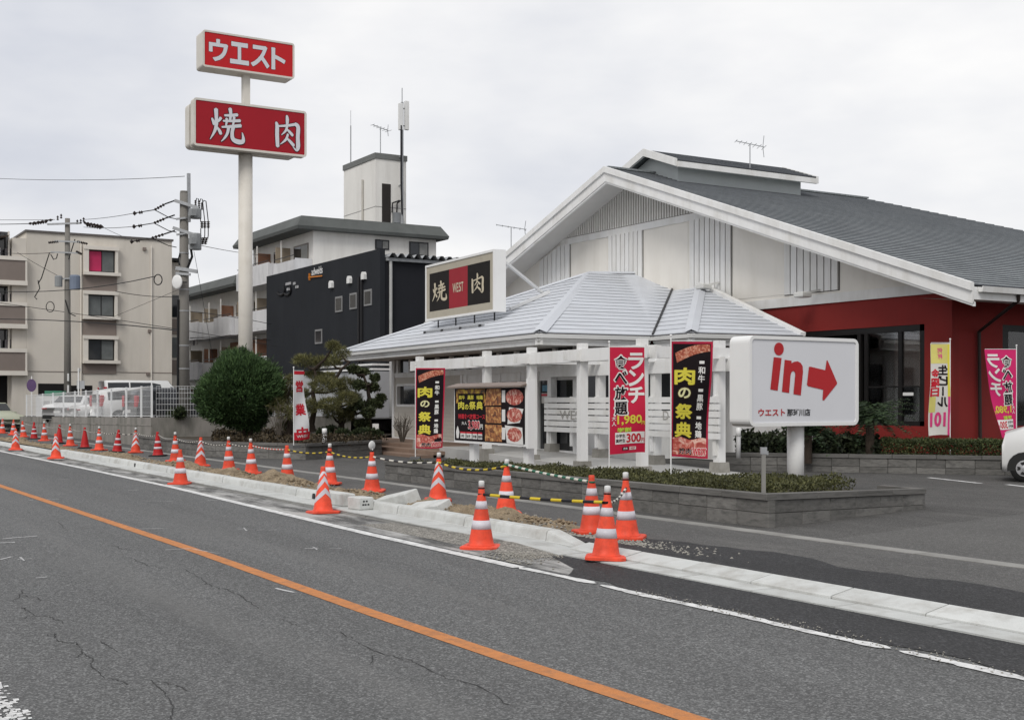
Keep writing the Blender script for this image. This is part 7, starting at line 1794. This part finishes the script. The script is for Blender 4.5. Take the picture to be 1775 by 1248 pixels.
# round juniper
jt = atd(417, 760, 37.9); jz = .42; jx, jy = jt.x, jt.y
jun = empty('juniper_tree', (jx, jy, jz), 0, 'dense round dark green tree standing at the foot of the tall sign', 'tree')
JL = leafmat('juniper_leaf', (.016, .036, .013), (.075, .13, .045))
camr = np.array([.5167, .8562, 0]); 
cz = 1.98
P1, D1 = shell((jx, jy, cz - .06), (1.26, 1.26, 1.22), 46000, .45, 18, 5)
m_ = P1[:, 2] > .66; P1, D1 = P1[m_], D1[m_]
V = [leaves(P1, D1 * .8 + np.array([0, 0, .5]), .11, .035, .45)]
tuft, td = shell((jx, jy, cz - .06), (1.29, 1.29, 1.25), 1100, .84, 18, 5)
for k in range(1100):
    if tuft[k][2] < .75: continue
    nn_ = 14; V.append(leaves(tuft[k] + nrs.normal(0, .045, (nn_, 3)), np.tile(td[k] + np.array([0, 0, .8]), (nn_, 1)), .13, .03, .35))
cloud_mesh('crown', np.concatenate(V), JL, jun)
MB().tube([(jx, jy, .3), (jx + .05, jy + .02, .9), (jx, jy, 1.6)], [.16, .13, .08], 10).tube([(jx + .1, jy + .25, .3), (jx + .12, jy + .3, 1.1)], [.1, .07], 8).build('trunk', BARK, jun)
# cloud-pruned pines
PNM = leafmat('pine_needle', (.036, .042, .017), (.19, .18, .07)); PND = leafmat('pine_needle_dark', (.012, .022, .010), (.055, .07, .028))
def pine(name, label, t, trunk, pads, m_, leaf=.10, dens=1.0, cat='tree', wide=.012):
    pts = [atd(*p, t) for p in trunk]; b = pts[0]
    ro = empty(name, (b.x, b.y, .42), 0, label, cat)
    n = len(pts); MB().tube([Vector((b.x, b.y, .3))] + pts, [.13] + [.12 - .085 * i / max(1, n - 1) for i in range(n)], 8).build('trunk', BARK, ro)
    V = []; br = MB()
    for (px, py, rw, rh) in pads:
        dt = rng.uniform(-.7, .7); c = atd(px, py, t + dt); rx = rw / F * t; rz_ = rh / F * t
        near = min(pts, key=lambda q: (q - c).length + (0 if q.z < c.z + .1 else .6)); br.tube([near, near.lerp(c, .55) + Vector((0, 0, -.10)), c + Vector((0, 0, -rz_ * .4))], [.05, .035, .02], 6)
        N = int(900 * dens * (rx * rx * 3 + .3)); 
        cp, dd = shell(tuple(c), (rx, rx * .9, rz_), max(40, N // 8), .3, 9, int(px))
        for k in range(len(cp)):
            nn_ = 9; V.append(leaves(np.tile(cp[k], (nn_, 1)) + nrs.normal(0, .02, (nn_, 3)), np.tile(dd[k] * .7 + np.array([0, 0, .55]), (nn_, 1)), leaf, wide, .55))
    br.build('branch', BARK, ro)
    cloud_mesh('foliage', np.concatenate(V), m_, ro); return ro
pine('pine_tree', 'cloud pruned pine with broad tufted pads just right of the white banner', 38.5, [(545, 762), (540, 735), (546, 705), (542, 680), (548, 655), (545, 640)],
     [(528, 626, 24, 10), (556, 628, 18, 9), (577, 600, 13, 6), (560, 668, 30, 14), (520, 682, 20, 11), (585, 672, 20, 11), (545, 650, 16, 7), (600, 690, 22, 12), (535, 705, 26, 12), (570, 700, 22, 10)], PNM, .13, 2.3)
pine('pine_tree', 'taller bent pine reaching up to the porch eave', 40.0, [(590, 765), (592, 735), (588, 705), (592, 680), (583, 655), (592, 640), (606, 628)],
     [(575, 626, 20, 10), (592, 612, 16, 8), (598, 665, 22, 10), (568, 655, 18, 8), (610, 690, 20, 10), (575, 715, 22, 10), (600, 722, 18, 9)], PNM, .13, 2.1)
pine('pine_tree', 'yellowish tufted pine squeezed between the round tree and the white banner', 38.0, [(500, 762), (503, 740), (500, 715), (498, 690)],
     [(485, 670, 22, 16), (500, 690, 20, 14), (478, 700, 18, 12), (495, 715, 22, 12), (505, 660, 12, 9), (497, 738, 16, 8)], PNM, .13, 2.1)
BLF = leafmat('broad_leaf_dark', (.018, .028, .012), (.085, .10, .045))
pine('garden_tree', 'dark open leafy tree with twisting branches left of the porch wall', 39.5, [(638, 762), (640, 735), (634, 710), (640, 690), (636, 668), (630, 650)],
     [(612, 640, 10, 6), (628, 646, 14, 7), (645, 672, 14, 7), (622, 668, 12, 7), (652, 700, 15, 8), (618, 700, 16, 8), (638, 715, 15, 8), (660, 690, 8, 6), (605, 715, 16, 9), (650, 655, 8, 5), (628, 735, 14, 7)], BLF, .09, 1.9, wide=.05)
pine('garden_shrub', 'dark low shrub below the bent pine', 38.0, [(580, 765), (582, 745)], [(575, 748, 18, 9), (595, 752, 16, 8), (560, 752, 14, 8)], PND, .09, 2.5, 'shrub', .03)
pine('garden_shrub', 'dark square clipped shrub right of the white bollard light', 37.5, [(635, 768), (635, 752)], [(628, 752, 20, 11), (648, 754, 18, 10)], PND, .07, 3.0, 'shrub', .03)
pine('garden_shrub', 'dark shrub at the foot of the utility pole', 44.0, [(306, 760), (306, 735)], [(303, 722, 14, 14), (312, 716, 12, 10), (304, 740, 8, 12)], PND, .10, 3.0, 'shrub', .035)
hedge_fill([g[1] + Vector((.2, .3, 0)), g[2] + Vector((0, .3, 0)), g[3] + Vector((-.2, .3, 0)), Vector((-41.5, 16.0, 0)), Vector((-50, 16, 0))], .40, .62, 9000, leafmat('azalea_leaf', (.02, .016, .009), (.075, .055, .03)), 'azalea_bed', 'low brownish shrubs covering the garden bed below the pines', .10, ln=.09)
# rocks in the garden
ROCK = mat('garden_rock', (.12, .115, .105), .95, .2, 3, .6, 12)
for k, (px, py, w_, h_, t, lb) in enumerate(((545, 760, 22, 13, 38.5, 'grey garden rock under the pine with the broad pads'), (600, 757, 16, 8, 39, 'flat grey rock under the bent pine'))):
    c = atd(px, py, t); r_ = w_ / F * t
    b_ = MB().sphere((0, 0, 0), r_, 14, 9, sc=(1, .8, h_ / w_)); rr = random.Random(k); b_.v = [(x * (1 + .12 * math.sin(7 * z / r_ + x * 9)), y * (1 + .12 * math.sin(6 * x / r_)), z * (1 + .1 * math.sin(8 * y / r_))) for x, y, z in b_.v]
    o = b_.build('rock', ROCK); o.location = c; tag(o, lb, 'rock', 'garden rocks')
# bare shrub beside the porch
def bare(px, py, t, h, n, label, spread=.35):
    b = atd(px, py, t); ro = empty('bare_shrub', tuple(b), 0, label, 'shrub'); mb = MB()
    for k in range(n):
        a = rng.uniform(0, 6.28); s = rng.uniform(.2, 1) * spread; p0 = Vector((0, 0, -.05)); p1 = Vector((math.cos(a) * s * .5, math.sin(a) * s * .5, h * .5)); p2 = Vector((math.cos(a) * s * 1.1, math.sin(a) * s * 1.1, h * rng.uniform(.75, 1.05)))
        mb.tube([p0, p1, p2], [.014, .009, .004], 4, cap=False)
        for q in range(3):
            u = p1.lerp(p2, rng.random()); mb.tube([u, u + Vector((rng.uniform(-.16, .16), rng.uniform(-.16, .16), rng.uniform(.05, .3)))], [.006, .003], 4, cap=False)
    mb.build('twigs', mat('twig', (.10, .085, .07), .9), ro, local=True)
bare(697, 772, 40, .85, 34, 'leafless twiggy shrub against the beige porch wall'); bare(483, 766, 37, 1.1, 14, 'thin bare bush between the round tree and the white banner', .4)
# cycad behind the lightbox
CYC = leafmat('cycad_leaf', (.010, .022, .010), (.04, .065, .026))
for (px, py, t, r_, lb) in ((1508, 725, 28.2, 1.05, 'spiky dark cycad palm right of the white lightbox'), (1400, 745, 28.0, .8, 'spiky dark cycad palm mostly hidden behind the lightbox')):
    b = atd(px, py, t); ro = empty('cycad', (b.x, b.y, .38), 0, lb, 'plant', 'cycad palms'); V = []
    hc = b.z
    for k in range(48):
        a = rng.uniform(0, 6.28); el_ = rng.uniform(-.3, 1.1); L_ = r_ * rng.uniform(.75, 1.1); prev = None
        for s in range(22):
            u = s / 21; x = math.cos(a) * L_ * u * math.cos(el_ * (1 - .5 * u)); y = math.sin(a) * L_ * u * math.cos(el_ * (1 - .5 * u)); z = hc + L_ * u * math.sin(el_) - .45 * L_ * u * u
            side = np.array([-math.sin(a), math.cos(a), .25])
            for sg in (-1, 1): V.append(leaves(np.array([[b.x + x, b.y + y, z]]), np.array([side * sg + np.array([math.cos(a), math.sin(a), 0]) * .5]), .22 * (1 - .6 * u), .03, .05))
    cloud_mesh('fronds', np.concatenate(V), CYC, ro)
    MB().lathe([(.10, -.1), (.10, max(.1, hc - .45)), (.06, max(.15, hc - .32))], n=12).build('trunk', BARK, ro, local=True)
# dark shrubs behind the lightbox along the wall
a, b = along(1270), along(1520)
hedge_fill([a + nq * .4, b + nq * .4, b + nq * 1.6, a + nq * 2.2], .35, .72, 9000, leafmat('dark_shrub', (.006, .010, .005), (.035, .045, .02)), 'shrub_bed', 'dark mixed shrubs in the long planter behind the lightbox', .25, ln=.12)
